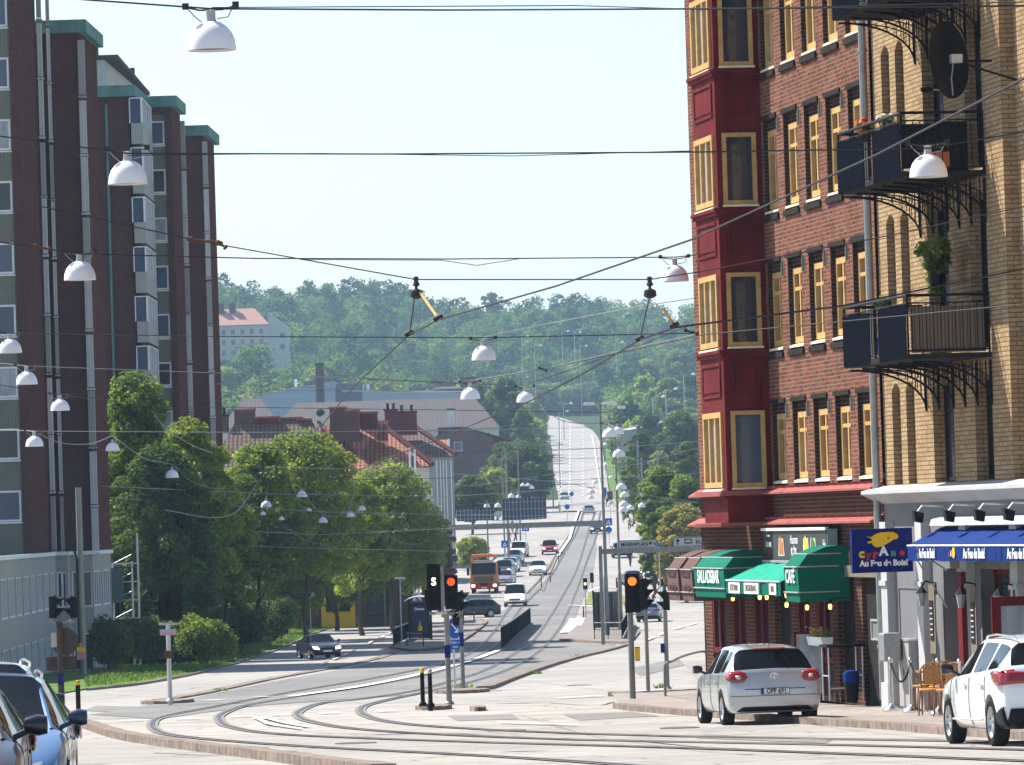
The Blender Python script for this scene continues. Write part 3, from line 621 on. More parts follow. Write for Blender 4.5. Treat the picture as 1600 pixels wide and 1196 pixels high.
# pink sheet metal ledges
for z0, off in ((.42, .26), (-.24, .30)):
    m = MB(); m.prism([(.0, Z(z0)+.14), (.0, Z(z0)-.02), (off, Z(z0)-.02), (off, Z(z0)+.02)], 0, 0, 10.4)
    for i in range(15): m.box(.35+i*.7, .38+i*.7, .0, off-.02, Z(z0)+.10, Z(z0)+.15)
    m.build('metal_ledge', 'pink_roof', bb)
    m = MB(); m.prism([(.0, Z(z0)+.16), (.0, Z(z0)-.02), (off, Z(z0)-.02), (off, Z(z0)+.02)], 0, 13.8, 18.95); m.build('metal_ledge', 'pink_roof', bb)
    m = MB(); m.prism([(0, 0), (2.95, 0), (2.95, 1.2), (0, 1.2)], 2, Z(z0)-.03, Z(z0)+.03); m.x = None
    for v in range(len(m.v)): x, y, z = m.v[v]; m.v[v] = (x+10.5, y, z)
    m.build('metal_ledge', 'pink_roof', bb)
m = MB(); m.box(0, 18.8, -.1, .0, Z(-.24), Z(.42)); m.build('frieze', 'dark_brick', bb)
# ground floor: brick piers and dark openings
m = MB(); piers = [(17.9, 18.8), (15.6, 16.3), (13.2, 14.0), (10.9, 11.5), (8.6, 9.2), (6.6, 7.2), (4.6, 5.2), (2.3, 3.0)]
pe = sorted({v for p in piers for v in p}|{0, 18.8}); holes = []
pp = sorted(piers); last = 0.0
for a, b in pp+[(18.8, 18.8)]:
    if a > last+.05: holes.append((last, a, 0, Z(-1.35)))
    last = b
holes[0] = (.1, holes[0][1], 0, Z(-1.35))
wall_open(m, 0, 18.8, 0, Z(-.25), holes, y=-.02, depth=.14); m.build('ground_floor_piers', 'dark_brick', bb)
m = MB(); m.box(-.0, 18.8, -.03, .10, Z(-1.35), Z(-1.12)); m.build('stone_beam', 'weathered_wood', bb)
for i, (a, b, c, d) in enumerate(holes):
    if i == 0: MB().box(a, b, -.16, -.10, 0, Z(-1.35)).build('dark_portal', 'dark_stone', bb); continue  # dark panels close the doorways, the dark inside put into their colour
    if i in (1, 4): MB().box(a, b, -.5, -.16, 0, Z(-1.35)).build('entrance', 'dark_interior', bb); continue
    MB().box(a, b, -.16, -.06, 0, .75).build('plinth', 'dark_stone', bb)
    window(bb, a+.02, b-.02, .78, Z(-1.37), -.15, 'red_paint', 'window_glass', .13, bars_v=1, bars=(.75,), depth=.12)
MB().box(18.8-.02, 18.82, -14, 0, 0, Z(-2.6)).build('side_wall', 'dark_brick', bb)
# oriel
orl = MB(); A, B, P = 10.62, 13.2, 1.0; oz = [(.60, 2.20), (3.66, 5.20), (6.74, 8.24), (9.76, 11.3), (12.8, 14.4)]
of = [(A+.30, B-.30, Z(c), Z(d)) for c, d in oz]
wall_open(orl, A, B, Z(-.24), Z(15.4), of, y=P, depth=.1)
sm = MB(); so = [(.16, .86, Z(c), Z(d)) for c, d in oz]
sm.x = Matrix(((0, 1, 0, A), (1, 0, 0, 0), (0, 0, 1, 0), (0, 0, 0, 1)))                                   # local x -> out, y -> along
wall_open(sm, 0, P, Z(-.24), Z(15.4), so, y=0, depth=.1, out=-1); orl.v, orl.f, orl.m = orl.v+[*sm.v], orl.f+[tuple(i+len(orl.v) for i in f) for f in sm.f], orl.m+sm.m
orl.quad((B, 0, Z(-.24)), (B, P, Z(-.24)), (B, P, Z(15.4)), (B, 0, Z(15.4)), 0); orl.quad((A, 0, Z(-.24)), (B, 0, Z(-.24)), (B, P, Z(-.24)), (A, P, Z(-.24)), 0)
ow = orl.build('oriel', 'red_paint', bb)
for c, d in oz:
    w = window(ow, A+.28, B-.28, Z(c)-.02, Z(d)+.02, P-.08, 'yellow_paint', 'window_curtain', .12, bars_v=2, depth=.13, sill=('cream_sill', .16), parts=True)
    m = MB(); m.x = sm.x; m.frame(.13, .88, Z(c)-.03, Z(d)+.03, .09, -.06, .08); wf = m.build('window', 'yellow_paint', ow)
    m = MB(); m.x = sm.x; m.box(.18, .84, .03, .04, Z(c)+.02, Z(d)-.02); m.build('pane', 'window_blue' if c < 2 else 'window_glass', wf)
    m = MB(); m.x = sm.x; m.box(.11, .90, -.12, 0.0, Z(c)-.08, Z(c)-.035); m.build('sill', 'cream_sill', wf)
for c, d in oz:
    m = MB()                                                                                        # cornice under each window and framed panels below
    m.box(A-.10, B+.1, -.0, P+.10, Z(c)-.17, Z(c)-.10); m.box(A-.06, B+.06, 0, P+.06, Z(c)-.25, Z(c)-.17)
    q0, q1 = Z(c)-1.12, Z(c)-.38
    if c > 1:
        m.frame(A+.3, B-.3, q0, q1, .06, P+.002, P+.03); mm = MB(); mm.x = sm.x; mm.frame(.2, .82, q0, q1, .05, -.03, -.002); mm.box(.28, .74, -.02, -.002, q0+.09, q1-.09); o0 = len(m.v); m.v += mm.v; m.f += [tuple(i+o0 for i in f) for f in mm.f]; m.m += mm.m
        m.box(A+.42, B-.42, P+.002, P+.02, q0+.12, q1-.12)
    m.build('panel_moulding', 'red_paint', ow)
MB().box(A-.16, B+.16, 0, P+.18, Z(.42), Z(.50)).box(A-.16, B+.16, 0, P+.2, Z(-.26), Z(-.19)).build('oriel_ledge', 'pink_roof', ow)
# drainpipe at the joint
dp = fempty('drainpipe', -.12, .16, GZ, label='grey metal drainpipe running down between the red brick and yellow brick houses', cat='drainpipe')
m = MB(); m.tube([(0, 0, .2), (0, 0, Z(.2))], .075, 10); m.tube([(0, 0, Z(.3)), (0, 0, Z(15))], .075, 10); 
for z in (1.2, 3.1, 5.5, 8, 10.6, 13): m.lathe([(.095, z), (.095, z+.08)], 10)
m.build('pipe', 'grey_metal', dp)
# ================================================ yellow brick house
yb = fempty('yellow_brick_house', -.25, 0, GZ, label='yellow brick house with iron balconies above a grey restaurant front', cat='building')
X = lambda x: x+.25
bands = [(.48, 2.45), (3.78, 5.75), (7.08, 9.05), (10.4, 12.3), (13.6, 15)]
wins = [(-1.72, -1.02), (-2.92, -2.22)]; doors = [(-6.05, -4.4), (-9.0, -7.7)]; far = [(-13.4, -11.9), (-16.4, -14.9)]
m = MB(); ops = []
for i, (c, d) in enumerate(bands):
    ops += [(X(a), X(b), Z(c), Z(d)) for a, b in wins]+[(X(a), X(b), Z(c)-(.9 if i else 0), Z(d)) for a, b in doors]+[(X(a), X(b), Z(c)+.2, Z(d)) for a, b in far]
wall_open(m, X(-10.4), X(-.25), Z(.42), Z(15.6), [o for o in ops if o[0] > X(-10.4)], depth=.30, rmi=1)
wall_open(m, X(-26), X(-10.4), Z(.42), Z(15.6), [o for o in ops if o[0] < X(-10.4)], depth=.30, y=-.25, rmi=1); m.quad((X(-10.4), 0, Z(.42)), (X(-10.4), -.25, Z(.42)), (X(-10.4), -.25, Z(15.6)), (X(-10.4), 0, Z(15.6)))
for a, b, c, d in ops:                                                                                 # segmental arch heads
    y = 0 if a > X(-10.4) else -.25; h = .16; n = 6; pts = [(a, d)]+[(a+(b-a)*k/n, d-h*(2*k/n-1)**2) for k in range(n+1)]+[(b, d)]
    for k in range(n):
        p, q = pts[k+1], pts[k+2]; m.prism([(p[0], d), (q[0], d), q, p], 1, y-.0015, y-.29)
m.build('brick_wall', ['yellow_brick', 'shaded_reveal_brick'], yb)
m = MB(); m.quad((X(-26), -14, 0), (X(-.25), -14, 0), (X(-.25), -14, Z(15.6)), (X(-26), -14, Z(15.6))); m.quad((X(-.25), 0, 0), (X(-.25), -14, 0), (X(-.25), -14, Z(15.6)), (X(-.25), 0, Z(15.6))); m.quad((X(-26), 0, 0), (X(-26), -14, 0), (X(-26), -14, Z(15.6)), (X(-26), 0, Z(15.6))); m.build('back_wall', 'yellow_brick', yb)
MB().prism([(.4, Z(15.6)), (-14.4, Z(15.6)), (-10, Z(19)), (-4, Z(19))], 0, X(-26), X(-.25)).build('roof', 'tile_brown', yb)
for i, (a, b, c, d) in enumerate(ops):
    y = -.30 if a > X(-10.4) else -.55
    window(yb, a, b, c+.02, d-.01, y, 'dark_stone', 'window_glass', .07, bars_v=1 if b-a > 1 else 0, bars=(.68,), depth=.08)
for z in (3.2, 6.5, 9.8):
    m = MB(); m.box(X(-15.7), X(-11.7), -.248, -.235, Z(z)-.55, Z(z)+.15)
    for i in range(9): m.box(X(-15.6+i*.45), X(-15.4+i*.45), -.24, -.20, Z(z)-.5, Z(z)+.1)
    m.build('brick_relief', 'yellow_brick', yb)
for a, b in far:
    for c, d in bands: MB().prism([(-.55, Z(c)+.2), (-.10, Z(c)+.02), (-.10, Z(c)+.10), (-.55, Z(c)+.28)], 0, X(a)-.08, X(b)+.08).build('window_sill', 'dark_stone', yb)
# grey restaurant front of the yellow house
m = MB(); sh = [(X(-6.6), X(-5.0), .5, Z(-1.15)), (X(-10.0), X(-7.9), .1, Z(-1.15)), (X(-14.2), X(-11.4), .1, Z(-1.15)), (X(-19), X(-16), .5, Z(-1.15))]
wall_open(m, X(-26), X(-.25), 0, Z(.30), sh, y=.05, depth=.38); m.build('shop_front', 'grey_render', yb)
m = MB(); m.prism([(.04, Z(.10)), (.30, Z(.24)), (.42, Z(.30)), (.42, Z(.36)), (.0, Z(.46)), (-.2, Z(.46))], 0, X(-26), X(.15)); m.build('cornice', 'plaster_white', yb)
for x in (-.75, -3.75, -7.25, -11.0, -15.2): m = MB(); m.box(X(x)-.25, X(x)+.25, .05, .22, 0, Z(-.25)); m.box(X(x)-.28, X(x)+.28, .05, .26, Z(-1.5), Z(-1.4)); m.box(X(x)-.3, X(x)+.3, .05, .28, 0, .55); m.build('pilaster', 'plaster_white', yb)
m = MB(); m.frame(X(-3.3), X(-1.3), 1.0, Z(-1.5), .05, .05, .07); m.build('wall_panel_moulding', 'grey_render', yb)
for i, (a, b, c, d) in enumerate(sh):
    window(yb, a+.02, b-.02, c+.02, d-.01, -.30, 'plaster_white' if i != 1 else 'red_paint', 'window_glass', .10, bars_v=1, bars=(.78,), depth=.10)
xr_ = FX(1500, 950, .3)[0]; MB().box(X(xr_)-.22, X(xr_)+.12, .24, .32, .3, Z(-1.2)).build('door_post', 'red_paint', yb)
# red open door leaf (faces the camera)
rd = fempty('restaurant_door', FX(1549, 950, 1.25)[0], .1, GZ+.12, label='open red door with a glass pane behind the white car', cat='door'); 
m = MB(); m.x = Matrix.Rotation(pi/2, 4, 'Z'); m.frame(0, 1.15, 0, 2.25, .16, -.03, .03); m.build('door_frame', 'red_paint', rd); m = MB(); m.x = Matrix.Rotation(pi/2, 4, 'Z'); m.box(.14, 1.0, -.01, .01, .15, 2.1); m.build('pane', 'window_curtain', rd)
# ================================================ VEGETATION
def leaf_arrays(blobs, n, size, rs, shell=.55, up=.35):
    """quads spread through ellipsoid blobs (cx, cy, cz, rx, ry, rz); returns verts (4n,3), var (n)"""
    B = np.array(blobs); vol = (B[:, 3]*B[:, 4]*B[:, 5])**(2/3); k = rs.choice(len(B), n, p=vol/vol.sum())
    d = rs.normal(size=(n, 3)); d /= np.linalg.norm(d, axis=1)[:, None]
    r = shell+(1-shell)*rs.random(n)**.6; r *= 1+.10*np.sin(d[:, 0]*7+k)*np.cos(d[:, 2]*6+k*2)
    c = B[k, :3]+d*B[k, 3:]*r[:, None]
    nrm = d*.5+rs.normal(size=(n, 3))*.55+np.array([0, 0, up]); nrm /= np.linalg.norm(nrm, axis=1)[:, None]
    t = np.cross(nrm, rs.normal(size=(n, 3))); t /= np.linalg.norm(t, axis=1)[:, None]; b = np.cross(nrm, t)
    s = size*(.6+.8*rs.random(n))[:, None]
    v = np.stack([c-t*s*.5, c-b*s*.32+nrm*s*.06, c+t*s*.5, c+b*s*.32+nrm*s*.06], 1).reshape(-1, 3)
    bv = rs.random(len(B))[k]; var = np.clip(.42*bv+.24*rs.random(n)+.34*(r-shell)/(1-shell), 0, 1)  # random tone, plus shade deep in each clump put into the leaf colour
    return v, var
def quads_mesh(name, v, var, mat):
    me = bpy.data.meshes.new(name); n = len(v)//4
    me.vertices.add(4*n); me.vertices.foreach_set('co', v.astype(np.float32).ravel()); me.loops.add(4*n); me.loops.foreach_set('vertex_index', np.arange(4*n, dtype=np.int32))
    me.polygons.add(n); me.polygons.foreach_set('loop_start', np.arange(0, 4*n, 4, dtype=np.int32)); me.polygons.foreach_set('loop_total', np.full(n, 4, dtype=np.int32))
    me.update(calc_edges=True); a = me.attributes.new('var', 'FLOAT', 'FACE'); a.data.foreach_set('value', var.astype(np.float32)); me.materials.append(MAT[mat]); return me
def crown_blobs(H, R, base, nb, rs, shape='round', lean=0):
    out = []; hc = H-base
    for i in range(nb):
        t = (i+.5)/nb; a = i*2.4+rs.random()
        z = base+hc*(.10+.82*t)
        if shape == 'round': w = sqrt(max(.05, 1-((t-.42)/.62)**2))
        elif shape == 'cone': w = (1-t)*.9+.18
        elif shape == 'column': w = .85-.45*t
        elif shape == 'pine': w = .4+.6*t if t > .45 else .12
        else: w = .5+.5*sin(pi*min(1, t+.15))
        rr = R*w*(.50+.34*rs.random()); br = R*(.19+.15*rs.random())*(.65+.5*w)
        out.append((cos(a)*rr+lean*t, sin(a)*rr, z, br, br, br*(.62 if shape != 'pine' else .4)))
    out.append((lean*.5, 0, base+hc*.5, R*.5, R*.5, hc*.34)); out.append((lean, 0, H-R*.35, R*.42, R*.42, R*.36)); return out
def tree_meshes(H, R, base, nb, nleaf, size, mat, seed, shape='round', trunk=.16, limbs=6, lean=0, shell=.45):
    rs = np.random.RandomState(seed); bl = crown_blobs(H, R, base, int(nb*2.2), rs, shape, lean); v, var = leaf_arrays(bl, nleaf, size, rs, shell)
    cm = quads_mesh('crown', v, var, mat); m = MB(); w = rs.normal(size=8)*.12
    m.tube([(0, 0, -.3), (w[0], w[1], base*.5), (w[2], w[3], base), (w[4]+lean*.4, w[5], base+(H-base)*.45), (lean*.8, w[6], H*.86)], [trunk*1.3, trunk, trunk*.85, trunk*.5, trunk*.12], 9)
    for i in range(limbs):
        b = bl[int(i*2*nb/limbs)]; z0 = max(base*.8, b[2]-1.0-R*.4)
        m.tube([(w[2]*.8, w[3]*.8, z0), (b[0]*.45, b[1]*.45, (z0+b[2])/2+.1), (b[0]*.95, b[1]*.95, b[2])], [trunk*.5, trunk*.28, trunk*.08], 6)
    tm = m.build('trunk', 'bark', None, smooth=True); me = tm.data; bpy.data.objects.remove(tm); return cm, me
def plant(name, meshes, x, y, z, rz, sc, label, cat='tree', group=None, szz=1):
    r = empty(name, (x, y, z), rz, label, cat, group); r.scale = (sc, sc, sc*szz)
    for nm, me in zip(('crown', 'trunk'), meshes):
        if me is None: continue
        o = bpy.data.objects.new(nm, me); COL.objects.link(o); o.parent = r
    return r
def tree_at(px, top, Y, Rpx, label, mat='leaf_green', n=26000, size=.2, base=.25, nb=22, seed=1, shape='round', name='broadleaf_tree', cat='tree', zg=None, lean=0, shell=.45, trunk=.16):
    """crown top at pixel (px, top) at depth Y, crown radius Rpx pixels"""
    z = g(Y) if zg is None else zg; T = wp(px, top, Y); H = T.z-z; R = Rpx*Y/F; gx = wp(px, 814-.0314*(px-800)-0, Y).x
    ms = tree_meshes(H, R, H*base, nb, n, size, mat, seed, shape, trunk=trunk, lean=lean, shell=shell)
    return plant(name, ms, T.x, Y, z, seed, 1, label, cat, None)
tree_at(208, 578, 281, 92, 'tall street tree close to the brown tower, its pointed top in full sun', 'leaf_green', 34000, .20, .2, 26, 3, 'column')
tree_at(292, 652, 287, 84, 'street tree with a broad dark crown before the farthest brown tower', 'leaf_green', 30000, .20, .22, 22, 4)
tree_at(398, 690, 345, 84, 'light green street tree between the tall tower and the round tree', 'leaf_green', 24000, .24, .25, 22, 5, lean=.6)
tree_at(470, 668, 352, 104, 'dense round topped tree in front of the brown tiled roof', 'leaf_green', 34000, .22, .25, 26, 6)
tree_at(606, 716, 372, 96, 'pale green tree in front of the cream house gable', 'leaf_willow', 26000, .22, .22, 22, 7)
tree_at(560, 745, 366, 52, 'slim young tree between the round tree and the pale green tree', 'leaf_green', 12000, .22, .2, 14, 8)
tree_at(655, 780, 392, 46, 'small pale tree under the gantry post on the left pavement', 'leaf_willow', 9000, .22, .2, 12, 9)
tree_at(735, 742, 700, 42, 'green tree behind the overhead gantry next to the grey house', 'leaf_dark', 9000, .4, .2, 14, 10)
tree_at(808, 688, 860, 58, 'round dark green tree left of the far hill road', 'leaf_dark', 14000, .5, .1, 18, 11)
tree_at(775, 730, 800, 34, 'low leafy tree beside the round dark tree', 'leaf_far', 8000, .45, .1, 14, 12)
tree_at(738, 838, 560, 30, 'light green willow beside the orange truck', 'leaf_willow', 9000, .25, .08, 14, 13, name='willow_tree')
tree_at(694, 812, 460, 22, 'dark shrub like tree under the left end of the gantry', 'leaf_rust', 7000, .25, .1, 12, 14)
tree_at(1030, 728, 480, 44, 'bright green tree right of the lamp masts', 'leaf_green', 14000, .28, .1, 18, 15)
tree_at(1066, 742, 470, 46, 'green tree partly hidden by the red oriel', 'leaf_green', 14000, .28, .1, 18, 16)
tree_at(1068, 786, 450, 50, 'yellowish tree low beside the brick building corner', 'leaf_yellow', 14000, .28, .08, 18, 17)
tree_at(1020, 800, 465, 24, 'low green tree at the edge of the cycle path', 'leaf_green', 7000, .28, .06, 14, 18)
tree_at(1000, 674, 800, 34, 'dark bushy tree on the grass slope right of the hill road', 'leaf_dark', 8000, .45, .1, 14, 19)
tree_at(1062, 640, 900, 44, 'tall dark tree behind the masts beside the brick building', 'leaf_dark', 10000, .5, .1, 16, 20)
tree_at(1030, 705, 760, 28, 'olive green bush tree between the masts on the slope', 'leaf_willow', 7000, .4, .05, 14, 21)
tree_at(985, 716, 720, 20, 'small round bush on the slope beside the hill road', 'leaf_far', 5000, .35, .05, 12, 22)
tree_at(1072, 690, 640, 26, 'dense tree filling the gap beside the red oriel', 'leaf_dark', 7000, .35, .05, 12, 23)
def bush(px, py, hpx, wpx, label, mat='leaf_dark', seed=0, n=9000, size=.16, name='shrub'):
    b = gp(px, py); s = F/b.y; H = hpx/s; R = wpx/s/2; rs = np.random.RandomState(seed+50)
    bl = [(rs.uniform(-.6, .6)*R, rs.uniform(-.6, .6)*R*.8, H*rs.uniform(.32, .72), R*.42, R*.42, H*.28) for _ in range(12)]+[(0, 0, H*.5, R*.7, R*.6, H*.4)]
    v, var = leaf_arrays(bl, n, size, rs, .5); cm = quads_mesh('foliage', v, var, mat); m = MB()
    for i in range(6): a = i*1.05; m.tube([(cos(a)*.1, sin(a)*.1, -.1), (cos(a)*R*.4, sin(a)*R*.4, H*.6)], [.035, .012], 5)
    st = m.build('stems', 'bark', None); me = st.data; bpy.data.objects.remove(st)
    r = empty(name, (b.x, b.y, b.z), seed, label, 'shrub', 'shrubs on the left grass bank')
    for nm, q in (('foliage', cm), ('stems', me)): o = bpy.data.objects.new(nm, q); COL.objects.link(o); o.parent = r
for i, (a, lab, mt) in enumerate([((28, 1046, 60, 84), 'dark shrub at the left edge above the blue car', 'leaf_dark'), ((72, 1040, 38, 50), 'small yellow green shrub in the sun beside the signal post', 'leaf_willow'),
        ((175, 1050, 92, 96), 'leftmost dark shrub on the grass bank, right of the signal post', 'leaf_dark'), ((236, 1042, 92, 96), 'dark shrub right behind the pole with the small white plate', 'leaf_dark'),
        ((318, 1040, 84, 100), 'sunlit shrub in the middle of the grass bank', 'leaf_green'), ((372, 1024, 84, 100), 'dark shrub right of the sunlit shrub', 'leaf_dark'), ((425, 1004, 74, 96), 'dark shrub behind the yellow green bush', 'leaf_dark'),
        ((284, 1034, 82, 90), 'dark shrub between the pole and the sunlit shrub', 'leaf_dark'), ((472, 985, 58, 70), 'yellow green bush at the right end of the grass bank', 'leaf_yellow'), ((495, 972, 40, 26), 'thin yellowish bush top beside the road sign', 'leaf_yellow'),
        ((345, 1000, 62, 80), 'dark shrub behind at the foot of the concrete pole', 'leaf_dark'), ((400, 990, 70, 80), 'dark hedge shrub under the round tree', 'leaf_dark')]):
    bush(*a, lab, mt, i, 9000 if i > 1 else 6000)
for i, (a, lab, mt) in enumerate([((600, 962, 34, 70), 'clipped dark hedge left of the bus shelter', 'leaf_dark'), ((545, 966, 30, 60), 'dark hedge below the yellow shop window', 'leaf_dark'), ((690, 905, 60, 44), 'rust and green bush in front of the willow', 'leaf_rust'), ((640, 935, 50, 50), 'dark bush between the shelter and the pale tree', 'leaf_dark'), ((670, 890, 50, 40), 'yellow green bush behind the lamp post with the white head', 'leaf_yellow')]):
    bush(*a, lab, mt, 30+i, 6000, .2)
# grass blades on the bank
rs = np.random.RandomState(5); pts = []
from mathutils.geometry import intersect_point_tri_2d
GP = pxpoly([(134, 1076), (225, 1066), (330, 1045), (430, 1014), (500, 984), (527, 979), (520, 975), (470, 979), (380, 1000), (200, 1040), (130, 1050)]); TR = tri2d(GP)
x0, x1 = min(p[0] for p in GP), max(p[0] for p in GP); y0, y1 = min(p[1] for p in GP), max(p[1] for p in GP)
while len(pts) < 14000:
    x, y = rs.uniform(x0, x1), rs.uniform(y0, y1)
    if any(intersect_point_tri_2d((x, y), *t) for t in TR): pts.append((x, y, g(y)+.05))
for c in [(835, 1054), (905, 1027), (585, 1032), (345, 1081), (520, 1046), (725, 1076), (1035, 1076)]:
    b = gp(*c)
    for _ in range(40): pts.append((b.x+rs.normal()*.12, b.y+rs.normal()*.5, b.z+.0))
P = np.array(pts); n = len(P); a = rs.random(n)*6.28; h = .05+.10*rs.random(n); w = .02+.025*rs.random(n); t = np.stack([np.cos(a), np.sin(a), 0*a], 1); l = rs.normal(size=(n, 3))*.04
up = np.stack([l[:, 0], l[:, 1], h], 1); v = np.stack([P-t*w[:, None], P+t*w[:, None], P+t*w[:, None]*.3+up, P-t*w[:, None]*.3+up], 1).reshape(-1, 3)
o = bpy.data.objects.new('grass', quads_mesh('grass', v, rs.random(n), 'grass_blade')); COL.objects.link(o); tag(o, 'short green grass and weeds on the bank and along the kerbs', 'grass', kind='stuff')
tree_at(250, 690, 276, 92, 'low spreading tree filling the space under the two tower trees', 'leaf_dark', 30000, .20, .12, 24, 44)
tree_at(345, 745, 300, 60, 'leafy tree beside the concrete lamp post', 'leaf_green', 16000, .22, .15, 18, 45)
tree_at(520, 770, 390, 90, 'dark tree behind, closing the gap above the yellow shop', 'leaf_dark', 18000, .26, .15, 20, 46)
tree_at(440, 790, 380, 80, 'dark tree behind the two green street trees', 'leaf_dark', 16000, .26, .15, 20, 47)
# ---- far hill: forest mass and individual trees in front of it
def far_variant(seed, H, R, shape, mat, n=900, size=.95, nb=12):
    return tree_meshes(H, R, H*.12, nb, n, size, mat, seed, shape, trunk=.3, limbs=3, shell=.5)
FV = [far_variant(s, H, R, sh, mt, n) for s, H, R, sh, mt, n in ((31, 14, 5.6, 'round', 'leaf_far', 2600), (32, 12, 6.2, 'round', 'leaf_dark', 2600), (33, 15, 5.0, 'column', 'leaf_far', 2400), (34, 16, 4.6, 'round', 'leaf_pine', 2200), (35, 11, 5.8, 'round', 'leaf_willow', 2600), (36, 17, 4.8, 'pine', 'leaf_pine', 1600))]
kinds = ['broad round tree', 'dark spreading tree', 'tall leafy tree', 'dark conifer', 'pale willow tree', 'tall pine']
def road_free(x, y):
    if y > 2030: return True
    pxx = 800+F*x/y; m_ = 5*F/y*.7; lo, hi = (853, 955) if y < 1500 else ((848, 945) if y < 1750 else (820, 930)); return not (lo-m_ < pxx < hi+m_)
rs = np.random.RandomState(11)
def arr(me): v = np.empty(len(me.vertices)*3, np.float32); me.vertices.foreach_get('co', v); a = np.empty(len(me.polygons), np.float32); me.attributes['var'].data.foreach_get('value', a); return v.reshape(-1, 4, 3), a
AV = [arr(f[0]) for f in FV]; mass = {'leaf_far': [[], []], 'leaf_pine': [[], []], 'leaf_willow': [[], []]}
for i in range(1900):
    y = rs.uniform(1640, 2560); ax = rs.uniform(-.085, .056); x = ax*y
    if not road_free(x, y) or abs(x+85) < 24 and 1735 < y < 1860: continue
    k = rs.choice([0, 1, 2, 3, 4, 5], p=[.25, .2, .2, .2, .12, .03]); V, A = AV[k]; m_ = rs.choice(len(V), 620, replace=False); a = rs.random()*6.28; s = .8+.5*rs.random()
    v = V[m_].reshape(-1, 3); c, s_ = cos(a)*s, sin(a)*s; q = np.stack([v[:, 0]*c-v[:, 1]*s_+x, v[:, 0]*s_+v[:, 1]*c+y, v[:, 2]*s+hill(x, y)-1], 1)
    key = 'leaf_pine' if k in (3, 5) or (k == 1 and i % 2) else 'leaf_willow' if k == 4 else 'leaf_far'; mass[key][0].append(q); mass[key][1].append(np.clip(A[m_]*.7+rs.uniform(-.15, .35), 0, 1))
v = np.concatenate(mass['leaf_far'][0]+mass['leaf_pine'][0]+mass['leaf_willow'][0]); var = np.concatenate(mass['leaf_far'][1]+mass['leaf_pine'][1]+mass['leaf_willow'][1]); me = quads_mesh('forest', v, var, 'leaf_far')
me.materials.append(MAT['leaf_pine']); me.materials.append(MAT['leaf_willow']); nf = sum(len(a) for a in mass['leaf_far'][1]); n2 = nf+sum(len(a) for a in mass['leaf_pine'][1]); mi = np.zeros(len(var), np.int32); mi[nf:] = 1; mi[n2:] = 2; me.polygons.foreach_set('material_index', mi)
o = bpy.data.objects.new('forest', me); COL.objects.link(o); tag(o, 'wooded ridge closing the view, deciduous trees mixed with dark pines', 'forest', kind='stuff')
cnt = 0
for i in range(900):
    y = rs.uniform(1080, 1700); ax = rs.uniform(-.058, .038); x = ax*y; px_ = 800+F*ax
    if not road_free(x, y) or abs(x+85) < 22 and 1735 < y < 1900: continue
    if y < 1330 and px_ < 800: continue
    k = int(rs.choice([0, 1, 2, 3, 4], p=[.3, .2, .2, .08, .22])); plant('hillside_tree', FV[k], x, y, hill(x, y)-.8, rs.random()*6.28, .75+.55*rs.random()*(1 if y > 1400 else .6), kinds[k]+' among the trees climbing the hillside behind the houses', 'tree', 'trees on the far hillside: '+kinds[k])
    cnt += 1
    if cnt >= 280: break
t = wp(768, 457, 2440); plant('umbrella_pine', FV[5], t.x, 2440, t.z-19, 1, 1.12, 'lone flat topped pine standing above the forest skyline', 'tree')
for px_, top, Y, R, mt, sh, lab in ((790, 590, 1150, 46, 'leaf_dark', 'round', 'big dark tree right of the long mauve roof'), (815, 640, 1080, 20, 'leaf_dark', 'round', 'dark tree beside the parked car at the bend'), (745, 600, 1180, 26, 'leaf_dark', 'round', 'dark tree behind the right end of the mauve roof'),
        *[(px__, 598+8*((px__*7) % 5)/4-(14 if px__ % 3 == 0 else 0), 2006+(px__ % 7)*4, 30, ('leaf_green', 'leaf_far', 'leaf_dark', 'leaf_willow')[px__ % 4], 'round', 'leafy tree in the dense row behind the bend of the hill road') for px__ in (824, 836, 848, 860, 872, 884, 896, 908, 920, 934, 948, 961, 975)],
        (1010, 560, 1900, 30, 'leaf_willow', 'round', 'pale willow like tree on the slope right of the far masts'), (1060, 545, 1800, 34, 'leaf_willow', 'round', 'pale green tree beside the oriel on the far slope'), (1045, 590, 1500, 30, 'leaf_willow', 'round', 'light grey green tree below the pale one at the oriel'),
        (500, 640, 620, 14, 'leaf_dark', 'cone', 'small dark treetop peeking over the brown tiled roof')):
    q_ = tree_at(px_, top, Y, R, lab, mt, 9000, .8 if Y > 900 else .3, .1, 16, px_ % 97, sh, zg=hill((px_-800)/F*Y, Y)-1)
    if 'dense row' in lab: q_['group'] = 'trees in the row behind the bend of the hill road'
